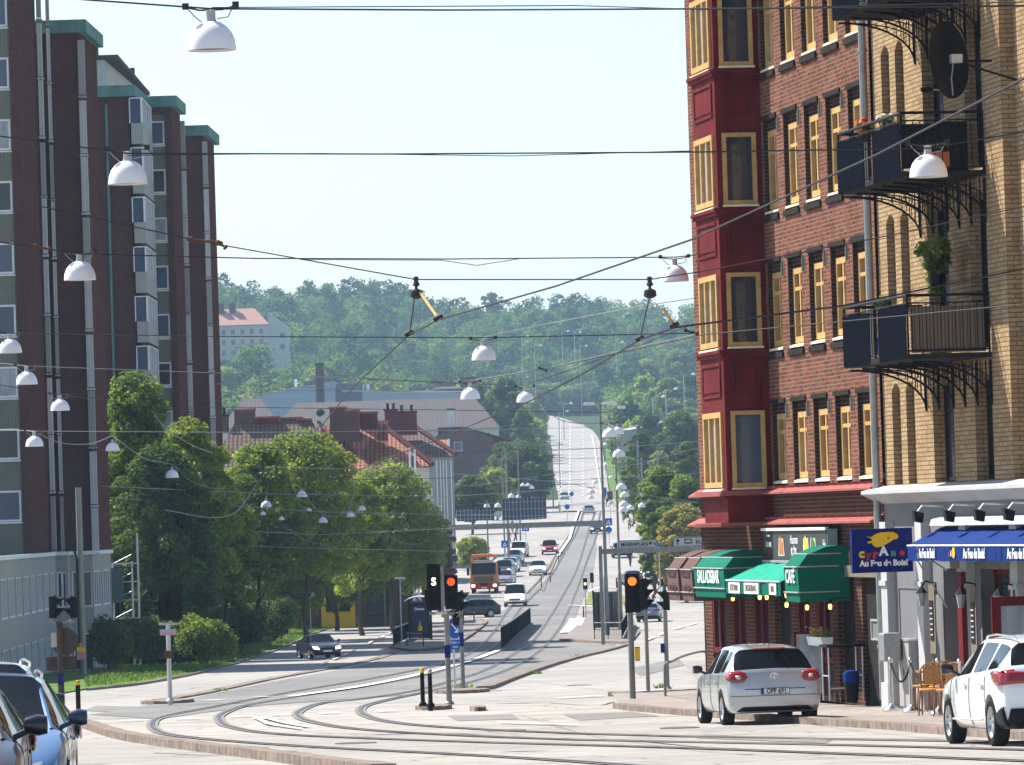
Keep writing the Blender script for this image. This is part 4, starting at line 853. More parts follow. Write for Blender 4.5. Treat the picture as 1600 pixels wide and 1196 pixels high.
# ================================================ HOUSES IN THE VALLEY
def house(name, label, x0, x1, Y, L, zb, ze, zr, wall, roof, hip=0, rx=None, cat='house', over=.4, windows=(), wpane='window_glass', ridge='x', wframe='white_paint', rz=0, side_win=()):
    """box x0..x1, depth L from Y, base zb, eaves ze, ridge zr. ridge 'x' runs left-right, 'y' away from the camera"""
    r = empty(name, (x0, Y, zb), rz, label, cat); W_ = x1-x0; h = ze-zb; t = zr-zb
    ops = [(a, b, c-zb, d-zb) for a, b, c, d in windows]
    m = MB(); wall_open(m, 0, W_, 0, h, ops, y=0, depth=.12, out=-1)
    m.quad((0, 0, 0), (0, L, 0), (0, L, h), (0, 0, h)); m.quad((W_, 0, 0), (W_, L, 0), (W_, L, h), (W_, 0, h)); m.quad((0, L, 0), (W_, L, 0), (W_, L, h), (0, L, h))
    if ridge == 'x' and hip == 0: m.poly([(0, 0, h), (0, L, h), (0, L/2, t)]); m.poly([(W_, 0, h), (W_, L, h), (W_, L/2, t)])
    if ridge == 'y' and hip == 0: m.poly([(0, 0, h+.001), (W_, 0, h+.001), (W_/2, 0, t)]); m.poly([(0, L, h), (W_, L, h), (W_/2, L, t)])
    m.build('wall', wall, r)
    o = over; f = MB(); e = h-.1; q = .22
    if ridge == 'x':
        A, B = (-o+hip if hip else -o), (W_+o-hip if hip else W_+o)
        f.add([(-o, -o, e), (W_+o, -o, e), (W_+o, L+o, e), (-o, L+o, e), (A, L/2, t+.1), (B, L/2, t+.1)], [(0, 1, 5, 4), (2, 3, 4, 5), (1, 2, 5), (3, 0, 4)])
    else:
        A, B = (-o+hip if hip else -o), (L+o-hip if hip else L+o)
        f.add([(-o, -o, e), (-o, L+o, e), (W_+o, L+o, e), (W_+o, -o, e), (W_/2, A, t+.1), (W_/2, B, t+.1)], [(0, 1, 5, 4), (2, 3, 4, 5), (3, 0, 4), (1, 2, 5)])
    ro = f.build('roof', roof, r); ro.modifiers.new('thickness', 'SOLIDIFY').thickness = .18
    m = MB(); m.box(-o, W_+o, -o-.12, -o, e-.12, e+.05); m.build('gutter', 'grey_metal', r)
    for a, b, c, d in ops: window(r, a, b, c, d, .12, wframe, wpane, .1, bars_v=1, out=-1, depth=.08)
    for a, b, c, d in side_win:
        m = MB(); m.box(W_, W_+.05, a, b, c-zb, d-zb); w = m.build('window', wframe, r); m = MB(); m.box(W_+.05, W_+.06, a+.12, b-.12, c-zb+.12, d-zb-.12); m.build('pane', wpane, w)
    return r
def chimney(par, x, y, w, d, z0, z1, mat='maroon', cap='pink_roof', pots=0, name='chimney'):
    m = MB().box(x, x+w, y, y+d, z0, z1); c = m.build(name, mat, par); k = MB().box(x-.1, x+w+.1, y-.1, y+d+.1, z1, z1+.18); k.build('cap', cap, c)
    for i in range(pots): MB().lathe([(.16, z1+.18), (.14, z1+.7), (.2, z1+.75), (.2, z1+.8)], 8, (x+w*(i+.5)/pots, y+d/2, 0)).build('chimney_pot', 'dark_metal', c)
    return c
def PXX(px, Y, py=700): return wp(px, py, Y).x
def PZ_(px, py, Y): return wp(px, py, Y).z
Y = 500; zr = PZ_(450, 657, Y); ze = PZ_(450, 728, Y)
h1 = house('tenement_house', 'long house with a brown tiled roof behind the round tree', PXX(330, Y), PXX(520, Y), Y, 9, g(500), ze, zr, 'plaster_cream', 'tile_brown', hip=2.5, windows=[(1+i*2, 2.1+i*2, z, z+1.5) for i in range(5) for z in (-4, -1)])
zz = lambda px, py, Y, Y0: PZ_(px, py, Y)-g(Y0)
def ch(par, Y0, X0, p, mat='maroon', cap='pink_roof', pots=0, dy=4.2):
    x0, x1, yt, yb = p; w = (x1-x0)*Y0/F; chimney(par, PXX(x0, Y0)-X0, dy, w, 1.2, zz(x0, yb, Y0, Y0), zz(x0, yt, Y0, Y0), mat, cap, pots)
ch(h1, 500, PXX(330, 500), (364, 396, 641, 662), 'brown_cladding'); ch(h1, 500, PXX(330, 500), (397, 434, 653, 662), 'red_paint', dy=4.0); ch(h1, 500, PXX(330, 500), (436, 470, 654, 664), 'red_paint', dy=4.5); ch(h1, 500, PXX(330, 500), (341, 354, 650, 676), 'brown_cladding', 'dark_metal', 1); ch(h1, 500, PXX(330, 500), (463, 484, 656, 672), 'maroon')
Y = 482; h2 = house('tenement_house', 'hip roofed house in orange tiles at the left end of the gabled row', PXX(520, Y), PXX(600, Y), Y, 14, g(482), PZ_(560, 760, Y), PZ_(560, 664, Y), 'plaster_cream', 'tile_orange', hip=5, ridge='x')
def gable_row(label, Y, xl, xr, xridge, yr, ye, L, wall, roof, wwin=()):
    """roof falling from the ridge at xl..xridge towards the street on the right, a hip towards the camera"""
    z0 = g(Y); X0, X1, XR = PXX(xl, Y, yr), PXX(xr, Y, ye), PXX(xridge, Y, yr); zt = PZ_(xridge, yr, Y)-z0; ze_ = PZ_(xr, ye, Y)-z0; W_ = X1-X0; R_ = XR-X0
    r = empty('tenement_house', (X0, Y, z0), 0, label, 'house', None)
    m = MB(); m.quad((0, 0, 0), (W_, 0, 0), (W_, 0, ze_), (0, 0, ze_)); m.quad((W_, 0, 0), (W_, L, 0), (W_, L, ze_), (W_, 0, ze_)); m.quad((0, 0, 0), (0, L, 0), (0, L, zt), (0, 0, zt)); m.poly([(0, L, 0), (W_, L, 0), (W_, L, ze_), (R_, L, zt), (0, L, zt)])
    Lh = min(5.0, L*.6); m.build('wall', wall, r)
    m = MB(); m.add([(R_, Lh, zt), (W_+.5, -.4, ze_), (W_+.5, L, ze_), (R_, L, zt), (-.3, L, zt), (-.3, Lh, zt), (-.3, -.4, ze_)], [(0, 1, 2, 3), (0, 3, 4, 5), (0, 5, 6, 1)]); ro = m.build('roof', roof, r); ro.modifiers.new('thickness', 'SOLIDIFY').thickness = .2
    m = MB(); m.tube([(R_, Lh, zt+.1), (W_+.5, -.4, ze_+.1)], .28, 6); m.build('barge_board', 'maroon', r)
    return r, X0, z0
for lab, Y, xl, xr, xrd, yr, ye, L, wl, rf in (('house with an orange tiled slope and cream wall, second in the gabled row', 486, 500, 640, 522, 664, 765, 10, 'cream_siding', 'tile_orange'),
        ('house with double barge boards behind the cream one, third in the gabled row', 530, 560, 668, 600, 668, 728, 10, 'cream_siding', 'tile_orange'), ('grey sided house with white downpipes at the right end of the gabled row', 570, 610, 706, 642, 664, 712, 13, 'grey_siding', 'tile_brown')):
    r, X0, z0 = gable_row(lab, Y, xl, xr, xrd, yr, ye, L, wl, rf)
    if Y == 486:
        for p in ((516, 541, 639, 690), (541, 562, 643, 695)): ch(r, Y, X0, p, 'brown_cladding', 'pink_roof', dy=1.0)
        ch(r, Y, X0, (562, 590, 646, 690), 'maroon', dy=2.5)
    if Y == 530: ch(r, Y, X0, (588, 606, 660, 690), 'tile_orange', dy=1.5)
    if Y == 570:
        for p in ((602, 621, 642, 680), (621, 652, 645, 680)): ch(r, Y, X0, p, 'maroon', 'maroon', 2, dy=1.5)
        zt = PZ_(700, 716, Y)-z0; W_ = PXX(706, Y, 712)-X0
        for i, x in enumerate((.2, 1.0, 1.5, 2.0, 2.6, 4.0, 4.4, 4.9, 5.4, 5.9)): MB().tube([(W_-x*.62, -.12, .3), (W_-x*.62, -.12, zt-.2)], .05, 6).build('downpipe', 'white_paint', r)
        for zc in (-3.0, 0.2):
            for s in (2.9,): window(r, W_-s-.0, W_-s+.75, zc-z0+2.6, zc-z0+3.4, -.02, 'white_paint', 'window_glass', .12, bars_v=0, out=-1)
r = house('tenement_house', 'small orange roofed house end with a white parapet edge, behind the grey sided house', PXX(668, 600), PXX(701, 600), 600, 8, g(600), PZ_(690, 712, 600), PZ_(690, 688, 600), 'cream_siding', 'tile_orange', ridge='x', over=.1)
MB().box(PXX(700, 600)-PXX(668, 600), PXX(703, 600)-PXX(668, 600), -.3, .1, PZ_(700, 714, 600)-g(600), PZ_(700, 686, 600)-g(600)).build('parapet', 'white_paint', r)
r = empty('roof_flue', (PXX(638, 478), 478, g(478)), 0, 'pair of white flue pipes in front of the orange roofs', 'flue')
for i, x in enumerate((0, .45)): MB().box(x, x+.18, 0, .2, 0, PZ_(638, 700+i*3, 478)-g(478)).build('flue_pipe', 'white_paint', r)
# grey mauve roofs, warehouse, chimney stack, brown hall
zg = lambda px, Y: hill((px-800)/F*Y, Y)
house('school_building', 'long building under a mauve grey roof behind the gabled row', PXX(425, 1060), PXX(780, 1060), 1060, 16, zg(600, 1060)-1, PZ_(640, 672, 1060), PZ_(640, 624, 1060), 'plaster_cream', 'tile_mauve', hip=5, cat='building', windows=[(37+i*2.2, 38.2+i*2.2, PZ_(640, 672, 1060)-2.2, PZ_(640, 672, 1060)-.9) for i in range(3)])
house('school_building', 'shorter hip roofed building in mauve grey at the left of the long roof', PXX(346, 1020), PXX(440, 1020), 1020, 14, zg(400, 1020)-1, PZ_(400, 668, 1020), PZ_(400, 622, 1020), 'plaster_cream', 'tile_mauve', hip=4.5, cat='building')
r = empty('warehouse', (PXX(385, 1260), 1260, zg(500, 1260)-4), 0, 'blue grey metal warehouse with a rising roofline in front of the woods', 'warehouse'); z0 = zg(500, 1260)-4; X0 = PXX(385, 1260)
def wq(p): return (PXX(p[0], 1260, p[1])-X0, PZ_(*p, 1260)-z0)
m = MB(); m.prism([wq(p) for p in ((380, 660), (385, 626), (430, 612), (520, 596), (524, 596), (524, 660))], 1, 0, 30); m.build('gable_wall', 'warehouse', r)
m = MB(); m.prism([wq(p) for p in ((524, 660), (524, 600), (566, 597), (566, 660))], 1, 3, 30); m.build('wall', 'window_blue', r); m = MB(); m.prism([wq(p) for p in ((566, 660), (566, 611), (742, 614), (742, 660))], 1, 1, 30); m.build('low_wing', 'warehouse', r)
m = MB(); m.prism([wq(p) for p in ((534, 612), (534, 610), (722, 611), (722, 613))], 1, .5, .9); m.build('roof_edge', 'white_paint', r)
for p in (461, 566, 574): m = MB(); a = wq((p, 600)); m.box(a[0]-.3, a[0]+.3, 4, 4.6, a[1]-4, a[1]+1.2 if p == 461 else a[1]); m.build('roof_vent', 'white_paint', r)
m = MB(); m.prism([wq(p) for p in ((470, 606), (472, 594), (520, 588), (520, 600))], 1, 12, 25); m.build('roof_block', 'slate', r)
r = empty('brick_chimney_stack', (PXX(500, 1230, 600), 1230, zg(500, 1230)), 0, 'tall square brick chimney in front of the blue grey warehouse', 'chimney'); t = PZ_(500, 571, 1230)-zg(500, 1230)
MB().prism([(-1, 0), (1, 0), (.88, t), (-.88, t)], 1, -1, 1).build('shaft', 'dark_brick', r); MB().box(-1.05, 1.05, -1.15, 1.15, t, t+.5).build('crown_ring', 'maroon', r)
r = house('boiler_house', 'dark red flat building with a squat chimney beyond the mauve roof', PXX(680, 1300), PXX(752, 1300), 1300, 10, zg(720, 1300)-2, PZ_(700, 607, 1300), PZ_(700, 604, 1300), 'maroon', 'slate', cat='building', over=0)
chimney(r, PXX(722, 1300)-PXX(680, 1300), 2, 3.9, 3, 5, PZ_(735, 590, 1300)-zg(720, 1300)+2, 'maroon', 'slate')
Y = 900; r = empty('brown_hall', (PXX(680, Y), Y, g(Y)), 0, 'brown clad hall with a shallow gable left of the hill road', 'building'); X0 = PXX(680, Y)
def hq(p): return (PXX(p[0], Y, p[1])-X0, PZ_(*p, Y)-g(Y))
MB().prism([hq(p) for p in ((660, 830), (662, 690), (700, 674), (727, 669), (771, 684), (771, 830))], 1, 0, 25).build('gable_wall', 'brown_cladding', r)
MB().prism([hq(p) for p in ((771.3, 830), (771.3, 684), (797, 688), (797, 830))], 1, 1, 25).build('side_wing', 'maroon', r); m = MB(); a, b, c, d = hq((660, 690)), hq((727, 667.5)), hq((798, 686.5)), hq((798, 688.5))
m.prism([hq((658, 691.5)), hq((727, 667.8)), hq((799, 686.8)), hq((799, 688.2)), hq((727, 669.8)), hq((658, 693.5))], 1, -.5, 25.5); m.build('roof', 'slate', r)
a = hq((716, 698)); window(r, a[0]-.7, a[0]+.7, a[1]-.8, a[1]+.8, -.02, 'grey_metal', 'window_blue', .15, bars_v=0, out=-1)
chimney(r, hq((700, 680))[0], 3, 1.2, 1.2, hq((700, 680))[1], hq((700, 640))[1], 'galvanised', 'dark_metal', name='vent_stack'); MB().box(hq((684, 680))[0], hq((727, 680))[0], 2.5, 3, hq((684, 676))[1]-.6, hq((684, 668))[1]).build('roof_block', 'maroon', r)
# white house high on the hill at the left
Y = 1790; zb = hill(PXX(390, Y, 540), Y)-3; X0 = PXX(322, Y, 520); X1 = PXX(419, Y, 520); ze = PZ_(400, 507, Y); zr = PZ_(400, 481, Y)
r = house('hillside_apartment_house', 'pale apartment house with a salmon roof high on the wooded hill', X0, X1, Y, 14, zb, ze, zr, 'plaster_cream', 'tile_pale', hip=5, cat='apartment house', windows=[(2+i*3.1, 3.3+i*3.1, ze-z, ze-z+1.7) for i in range(6) for z in (3.2, 6.6, 10)], wpane='window_blue', wframe='grey_metal')
chimney(r, 3.8, 5, 2, 1.5, zr-zb-2, zr-zb+1.8, 'maroon', 'maroon'); chimney(r, 7.6, 5, 2, 1.5, zr-zb-2, zr-zb+1.8, 'maroon', 'maroon')
Xa = X1-X0; m = MB(); m.add([(Xa, 1, 0), (Xa+6.4, 3, 0), (Xa+6.4, 15, 0), (Xa, 15, 0), (Xa, 1, zr-zb-1.5), (Xa+6.4, 3, ze-zb-.8), (Xa+6.4, 15, ze-zb-.8), (Xa, 15, zr-zb-1.5)], [(0, 1, 5, 4), (1, 2, 6, 5), (4, 5, 6, 7), (2, 3, 7, 6)]); m.build('gable_wing', 'far_white', r)
for z in (4.6, 8.2):
    w = MB().box(Xa+3.8, Xa+5.4, 1.9, 2.2, ze-zb-z, ze-zb-z+1.6).build('window', 'grey_metal', r); MB().box(Xa+3.9, Xa+5.3, 1.86, 1.9, ze-zb-z+.1, ze-zb-z+1.5).build('pane', 'window_blue', w)
# retaining wall and ramp on the far right slope, small kiosk huts
r = empty('retaining_wall', (PXX(968, 1050, 680), 1050, hill(PXX(968, 1050, 680), 1050)), 0, 'long pale retaining wall on the slope right of the hill road', 'wall'); z0 = hill(PXX(968, 1050, 680), 1050)
def rq(px, py, Y): p = wp(px, py, Y); return (p.x-PXX(968, 1050, 680), p.y-1050, p.z-z0)
m = MB(); a, b, c, d = rq(968, 672, 1050), rq(1052, 655, 1250), rq(1052, 664, 1250), rq(968, 684, 1050)
m.add([a, b, (c[0], c[1], -3), (d[0], d[1], -3), (a[0]+2, a[1]+3, a[2]), (b[0]+2, b[1]+3, b[2]), (c[0]+2, c[1]+3, -3), (d[0]+2, d[1]+3, -3)], [(0, 1, 2, 3), (4, 5, 6, 7), (0, 1, 5, 4), (1, 2, 6, 5), (3, 0, 4, 7)]); m.build('wall', 'concrete', r)
m = MB(); a, b = rq(985, 668, 1048), rq(1052, 654, 1248); m.tube([a, b], .12, 5); m.build('rail', 'galvanised', r)
# dark shop fronts under the street trees on the left
r = empty('corner_shop_house', (PXX(395, 400, 900), 400, g(400)), 0, 'dark brick house behind the street trees with a yellow shop window', 'shop'); W_ = PXX(640, 400)-PXX(395, 400)
m = MB(); ops = [(5.1, 7.3, 1.1, 3.3), (.4, 1.8, .8, 2.8), (2.6, 4.2, .8, 2.8), (8.3, 10, .8, 2.8)]; wall_open(m, 0, W_, 0, 6.6, ops, y=0, depth=.3, out=-1); m.quad((W_, 0, 0), (W_, 9, 0), (W_, 9, 6.6), (W_, 0, 6.6)); m.quad((0, 9, 0), (W_, 9, 0), (W_, 9, 6.6), (0, 9, 6.6)); m.quad((0, 0, 0), (0, 9, 0), (0, 9, 6.6), (0, 0, 6.6)); m.build('wall', 'dark_brick', r)
MB().box(-.3, W_+.3, -.3, 9.3, 6.6, 6.85).build('roof', 'slate', r)
for i, (a, b, c, d) in enumerate(ops): window(r, a, b, c, d, .3, 'dark_metal' if i else 'sign_yellow', 'window_glass', .08, bars_v=1, out=-1)
m = MB(); m.frame(4.95, 7.45, .0, 3.5, .35, -.06, -.002); m.box(5.3, 7.1, -.05, -.01, .35, 1.1); m.build('shop_surround', 'sign_yellow', r)
MB().box(4.9, 7.5, -.12, -.06, 3.55, 3.95).build('fascia', 'dark_metal', r); m = MB(); m.lathe([(.0, -.05), (.22, -.05), (.22, -.08), (0, -.08)], 12, (6.2, -.02, 2.0), ax=1); m.build('window_emblem', 'sign_red', r)
# ================================================ VEHICLES
for n, c, mt in (('car_silver', (.50, .52, .54), .55), ('car_white', (.80, .80, .80), 0), ('car_blue', (.10, .20, .36), .4), ('car_black', (.012, .014, .02), .2), ('car_navy', (.02, .035, .07), .3), ('car_red', (.42, .03, .03), .2), ('car_lightblue', (.35, .42, .48), .5),
                 ('car_brown', (.05, .03, .025), .3), ('car_steel', (.20, .27, .34), .5), ('car_mauve', (.30, .25, .30), .4)):
    paint(n, c, .28, mt, var=.04, sc=1, coat=.9 if sum(c) > .5 else .45)
paint('tail_red', (.30, .006, .008), .12, var=.1, coat=1, sc=20); paint('head_glass', (.22, .23, .25), .12, .3, coat=1); paint('alloy', (.55, .56, .57), .3, .9); paint('plate_white', (.75, .75, .72), .4)
paint('tail_white', (.7, .5, .45), .2, coat=1)
def ring(st):
    x, zb, w, zs, zt, wt = st
    cabin = zt-zs > .2
    if cabin: h = [(0, zb), (w*.88, zb), (w*.975, zb+.10), (w, zb+.58*(zs-zb)), (w*.975, zs), (w*.945, zs+.035), (wt+.02, zt-.085), (wt-.07, zt-.012), (0, zt+.02)]
    else: d = zt-zs; h = [(0, zb), (w*.88, zb), (w*.975, zb+.10), (w, zb+.58*(zs-zb)), (w*.975, zs), (w*.93, zs+d*.45), (w*.84, zs+d*.8), (w*.6, zt), (0, zt+.015)]
    return [(x, -a, b) for a, b in h]+[(x, a, b) for a, b in h[-2:0:-1]]
def make_car(model, near=True):
    """returns a prototype Empty with its parts; x forward, y left"""
    sp = MODELS[model]; ST_ = sp['st']; n = 16; m = []; vs = []; fs = []
    for s in ST_: vs += ring(s)
    for i in range(len(ST_)-1):
        for j in range(n):
            a, b = i*n+j, i*n+(j+1) % n; fs.append((a, b, b+n, a+n))
            mi = 0; k = j if j < 8 else 15-j
            if i == sp['ws'] and k in (6, 7): mi = 1
            if i == sp['rw'] and k in (6, 7): mi = 2
            if k == 5:
                for q, (lo, hi) in enumerate(sp['side']):
                    if lo <= i < hi: mi = 3+q+(4 if j < 8 else 0)
            m.append(mi)
    fs.append(tuple(range(n))); m.append(0); fs.append(tuple(range((len(ST_)-1)*n, len(ST_)*n))); m.append(0)
    me = bpy.data.meshes.new('body'); me.from_pydata(vs, [], fs); me.polygons.foreach_set('material_index', m)
    for i in range(12): me.materials.append(MAT['car_silver'])
    bm = bmesh.new(); bm.from_mesh(me); bmesh.ops.recalc_face_normals(bm, faces=bm.faces)
    cl = bm.edges.layers.float.new('crease_edge')
    for e in bm.edges:
        a, b = e.link_faces[0].material_index, e.link_faces[-1].material_index
        if a != b: e[cl] = 1.0
        elif all(v.index % n in (4, 12) for v in e.verts): e[cl] = .35
        elif all(v.index % n in (1, 15) for v in e.verts): e[cl] = .5
    cv = bm.verts.layers.float.new('crease_vert')
    for f in bm.faces:
        if f.material_index:
            for v in f.verts: v[cv] = .75
    bm.to_mesh(me); bm.free()
    tmp = bpy.data.objects.new('tmp', me); COL.objects.link(tmp); ss = tmp.modifiers.new('s', 'SUBSURF'); ss.levels = ss.render_levels = 2 if near else 1
    cuts = []
    R = sp['wr']; Wd = sp['w']
    for wx in sp['axles']:
        for s in (-1, 1):
            c = MB().lathe([(R+.055, min(s*(Wd-.24), s*(Wd+.2))), (R+.055, max(s*(Wd-.24), s*(Wd+.2)))], 28, (wx, 0, R), ax=1)
            co = c.build('cut', 'black_plastic', None, uv=False); cuts.append(co); b = tmp.modifiers.new('b', 'BOOLEAN'); b.operation = 'DIFFERENCE'; b.object = co; b.solver = 'EXACT'
    bpy.context.view_layer.update(); dg = bpy.context.evaluated_depsgraph_get(); ev = bpy.data.meshes.new_from_object(tmp.evaluated_get(dg))
    for o in [tmp]+cuts: bpy.data.objects.remove(o)
    root = empty(sp['name'], (0, 0, 0)); bm = bmesh.new(); bm.from_mesh(ev); bm.faces.ensure_lookup_table(); bvh = BVHTree.FromBMesh(bm)
    groups = {}
    for f in bm.faces:
        k = f.material_index if f.material_index < 11 else 0
        c = f.calc_center_median(); 
        inarch = k == 0 and any((c.x-wx)**2+(c.z-R)**2 < (R+.05)**2 and abs(c.y) < Wd-.02 and c.z < R*2.4 for wx in sp['axles']) and abs(c.y) > Wd-.27
        groups.setdefault(99 if inarch else k, []).append(f)
    names = {0: 'body', 1: 'windscreen', 2: 'rear_window', 99: 'wheel_arch'}
    for k, F_ in groups.items():
        idx = {}; V_ = []; FF = []
        for f in F_:
            l = []
            for v in f.verts:
                if v.index not in idx: idx[v.index] = len(V_); V_.append(tuple(v.co))
                l.append(idx[v.index])
            FF.append(l)
        q = bpy.data.meshes.new('x'); q.from_pydata(V_, [], FF); nm = names.get(k, 'side_window'); q.name = nm
        q.materials.append(MAT['car_silver' if k == 0 else ('black_plastic' if k == 99 else 'car_glass')]); q.polygons.foreach_set('use_smooth', [True]*len(FF)); q.set_sharp_from_angle(angle=radians(40))
        o = bpy.data.objects.new(nm, q); COL.objects.link(o); o.parent = root
    bm.free()
    T = Vector
    def patch(ax, sgn, pts, off, mat, name='panel', par=root, step=.06):
        """2-D outline thrown onto the body along an axis"""
        b2 = bmesh.new(); f = b2.faces.new([b2.verts.new((p[0], p[1], 0)) for p in pts]); lo = [min(p[i] for p in pts) for i in (0, 1)]; hi = [max(p[i] for p in pts) for i in (0, 1)]
        for i in (0, 1):
            k = int((hi[i]-lo[i])/step)
            for j in range(1, k+1):
                c = lo[i]+(hi[i]-lo[i])*j/(k+1); co = [0, 0, 0]; no = [0, 0, 0]; co[i] = c; no[i] = 1
                bmesh.ops.bisect_plane(b2, geom=b2.verts[:]+b2.edges[:]+b2.faces[:], plane_co=co, plane_no=no)
        bmesh.ops.triangulate(b2, faces=b2.faces); last = None
        for v in b2.verts:
            p = (sgn*4, v.co.x, v.co.y) if ax == 0 else (v.co.x, sgn*3, v.co.y); h = bvh.ray_cast(T(p), T((-sgn, 0, 0)) if ax == 0 else T((0, -sgn, 0)))
            if h[0] is not None and (ax == 0 or abs(h[0].y) > Wd*.6): last = h[0]; break
        for v in b2.verts:
            p = (sgn*4, v.co.x, v.co.y) if ax == 0 else (v.co.x, sgn*3, v.co.y); d = T((-sgn, 0, 0)) if ax == 0 else T((0, -sgn, 0)); h = bvh.ray_cast(T(p), d)
            if h[0] is not None and (ax == 0 and h[0].x*sgn > 0 or ax == 1 and h[0].y*sgn > Wd*.6): last = h[0]; v.co = h[0]+h[1]*off*.3-d*off
            else: v.co = T(p) if last is None else T((last.x, v.co.x, v.co.y)) if ax == 0 else T((v.co.x, last.y, v.co.y))
        q = bpy.data.meshes.new(name); b2.to_mesh(q); b2.free(); q.materials.append(MAT[mat]); q.polygons.foreach_set('use_smooth', [True]*len(q.polygons)); o = bpy.data.objects.new(name, q); COL.objects.link(o); o.parent = par
        sd_ = o.modifiers.new('thickness', 'SOLIDIFY'); sd_.thickness = off*1.2; return o
    root_patch = patch
    # wheels
    key = ('wheel', R); 
    if key not in SH:
        t = MB().lathe([(R*.62, -.095), (R*.9, -.105), (R, -.075), (R, .075), (R*.9, .105), (R*.62, .095)], 26, ax=1, closed=True); tyre = t.build('wheel', 'rubber', None, smooth=True, uv=False)
        r_ = MB(); r_.lathe([(R*.64, .07), (R*.66, .10), (R*.60, .102), (R*.57, .06)], 26, ax=1, closed=True); r_.lathe([(0, .085), (R*.16, .085), (R*.17, .06)], 12, ax=1)
        for k in range(5):
            a = 2*pi*k/5; u = T((cos(a), 0, sin(a))); w_ = T((-sin(a), 0, cos(a))); pts = []
            for s in (-1, 1): pts += [u*R*.12+w_*R*.10*s, u*R*.62+w_*R*.15*s]
            a_, b_, c_, d_ = pts; r_.add([(p.x, y, p.z) for y in (.055, .082) for p in (a_, b_, d_, c_)], [(0, 1, 2, 3), (4, 5, 6, 7), (0, 1, 5, 4), (1, 2, 6, 5), (2, 3, 7, 6), (3, 0, 4, 7)])
        rim = r_.build('rim', 'alloy', None, uv=False); dk = MB().lathe([(0, .03), (R*.63, .03)], 20, ax=1).build('brake', 'black_plastic', None, uv=False)
        SH[key] = [o.data for o in (tyre, rim, dk)]; [bpy.data.objects.remove(o) for o in (tyre, rim, dk)]
    tw, rw_, bw_ = SH[key]
    for wx in sp['axles']:
        for s in (-1, 1):
            o = bpy.data.objects.new('wheel', tw); COL.objects.link(o); o.parent = root; o.location = (wx, s*(Wd-.115), R); o.rotation_euler = (0, 0, 0 if s > 0 else pi)
            for nm, q in (('rim', rw_), ('brake_disc', bw_)): c = bpy.data.objects.new(nm, q); COL.objects.link(c); c.parent = o
    # pillars, mirrors
    a, b = ST_[sp['ws']], ST_[sp['ws']+1]
    for s in (-1, 1):
        m2 = MB()
        pa = ring(a)[6 if s < 0 else 10]; pb = ring(b)[6 if s < 0 else 10]; m2.tube([T(pb)+T((-.12, -s*.02, -.005)), T(pb)+T((0, -s*.02, -.01)), (T(pa)+T(pb))/2+T((0, -s*.025, 0)), T(pa)+T((0, -s*.04, -.01))], .028, 6)
        if near: m2.build('windscreen_pillar', 'car_silver', root, smooth=True, uv=False)
    zb_ = a[3]
    for s in (-1, 1):
        q = MB(); mx = (a[0]+b[0])/2+.12; y0 = s*(Wd*.93); q.lathe([(.0, -.10), (.06, -.085), (.085, 0), (.07, .06), (0, .065)], 12, (0, 0, 0), ax=1)
        q.v = [(v[0]*.8+mx, (v[1]*1.15+.16)*s+y0, v[2]*.95+zb_+.12) for v in q.v]; q.tube([(mx, y0-s*.03, zb_+.03), (mx, y0+s*.10, zb_+.09)], .025, 6); q.build('door_mirror', 'car_silver', root, smooth=True, uv=False)
    for spec in sp['patches']:
        ax, sg, pts, off, mat, nm = spec
        if not near and nm in ('door_gap', 'handle'): continue
        for mir in ((1, -1) if (ax == 1 or nm in ('tail_light', 'headlight', 'fog_light', 'reflector')) else (1,)):
            if ax == 1: patch(1, mir, pts, off, mat, nm)
            else: patch(0, sg, [(p[0]*mir, p[1]) for p in (pts if mir > 0 else pts[::-1])], off, mat, nm)
    root['zz'] = 1; del root['zz']; return root, bvh, patch
SH = {}
def st_hatch(L=2.1, H=1.48, w=.88, bel=.93):
    return [(-L, .40, w*.80, .60, .64, .5), (-L+.04, .28, w*.94, .76, .82, .7), (-L+.10, .24, w*.985, bel-.02, bel+.04, w*.8), (-L+.16, .22, w, bel+.02, bel+.09, w*.84), (-L+.56, .22, w, bel+.02, H-.09, w*.70), (-L+.66, .22, w, bel+.015, H-.06, w*.695), (-L+1.02, .22, w, bel+.01, H-.03, w*.69), (-L+1.08, .22, w, bel, H-.02, w*.69),
            (-.22, .22, w, bel-.01, H, w*.69), (-.13, .22, w, bel-.01, H, w*.69), (.26, .22, w, bel-.02, H-.03, w*.68), (1.02, .22, w, bel-.03, bel+.06, w*.82), (1.4, .23, w, bel-.08, bel-.0, w*.78), (L-.3, .24, w*.96, bel-.18, bel-.12, w*.7), (L-.09, .28, w*.86, bel-.33, bel-.26, w*.6), (L, .36, w*.7, bel-.42, bel-.37, w*.5)]
DG = lambda x, z0, z1: [(x-.008, z0), (x+.008, z0), (x+.008, z1), (x-.008, z1)]
def side_details(xs, z=.80, zt=.93):
    out = [(1, 1, DG(x, .28, zt), .004, 'black_plastic', 'door_gap') for x in xs[0]]
    out += [(1, 1, [(x-.09, z), (x+.09, z), (x+.09, z+.03), (x-.09, z+.03)], .018, xs[2] if len(xs) > 2 else 'car_silver', 'handle') for x in xs[1]]; return out
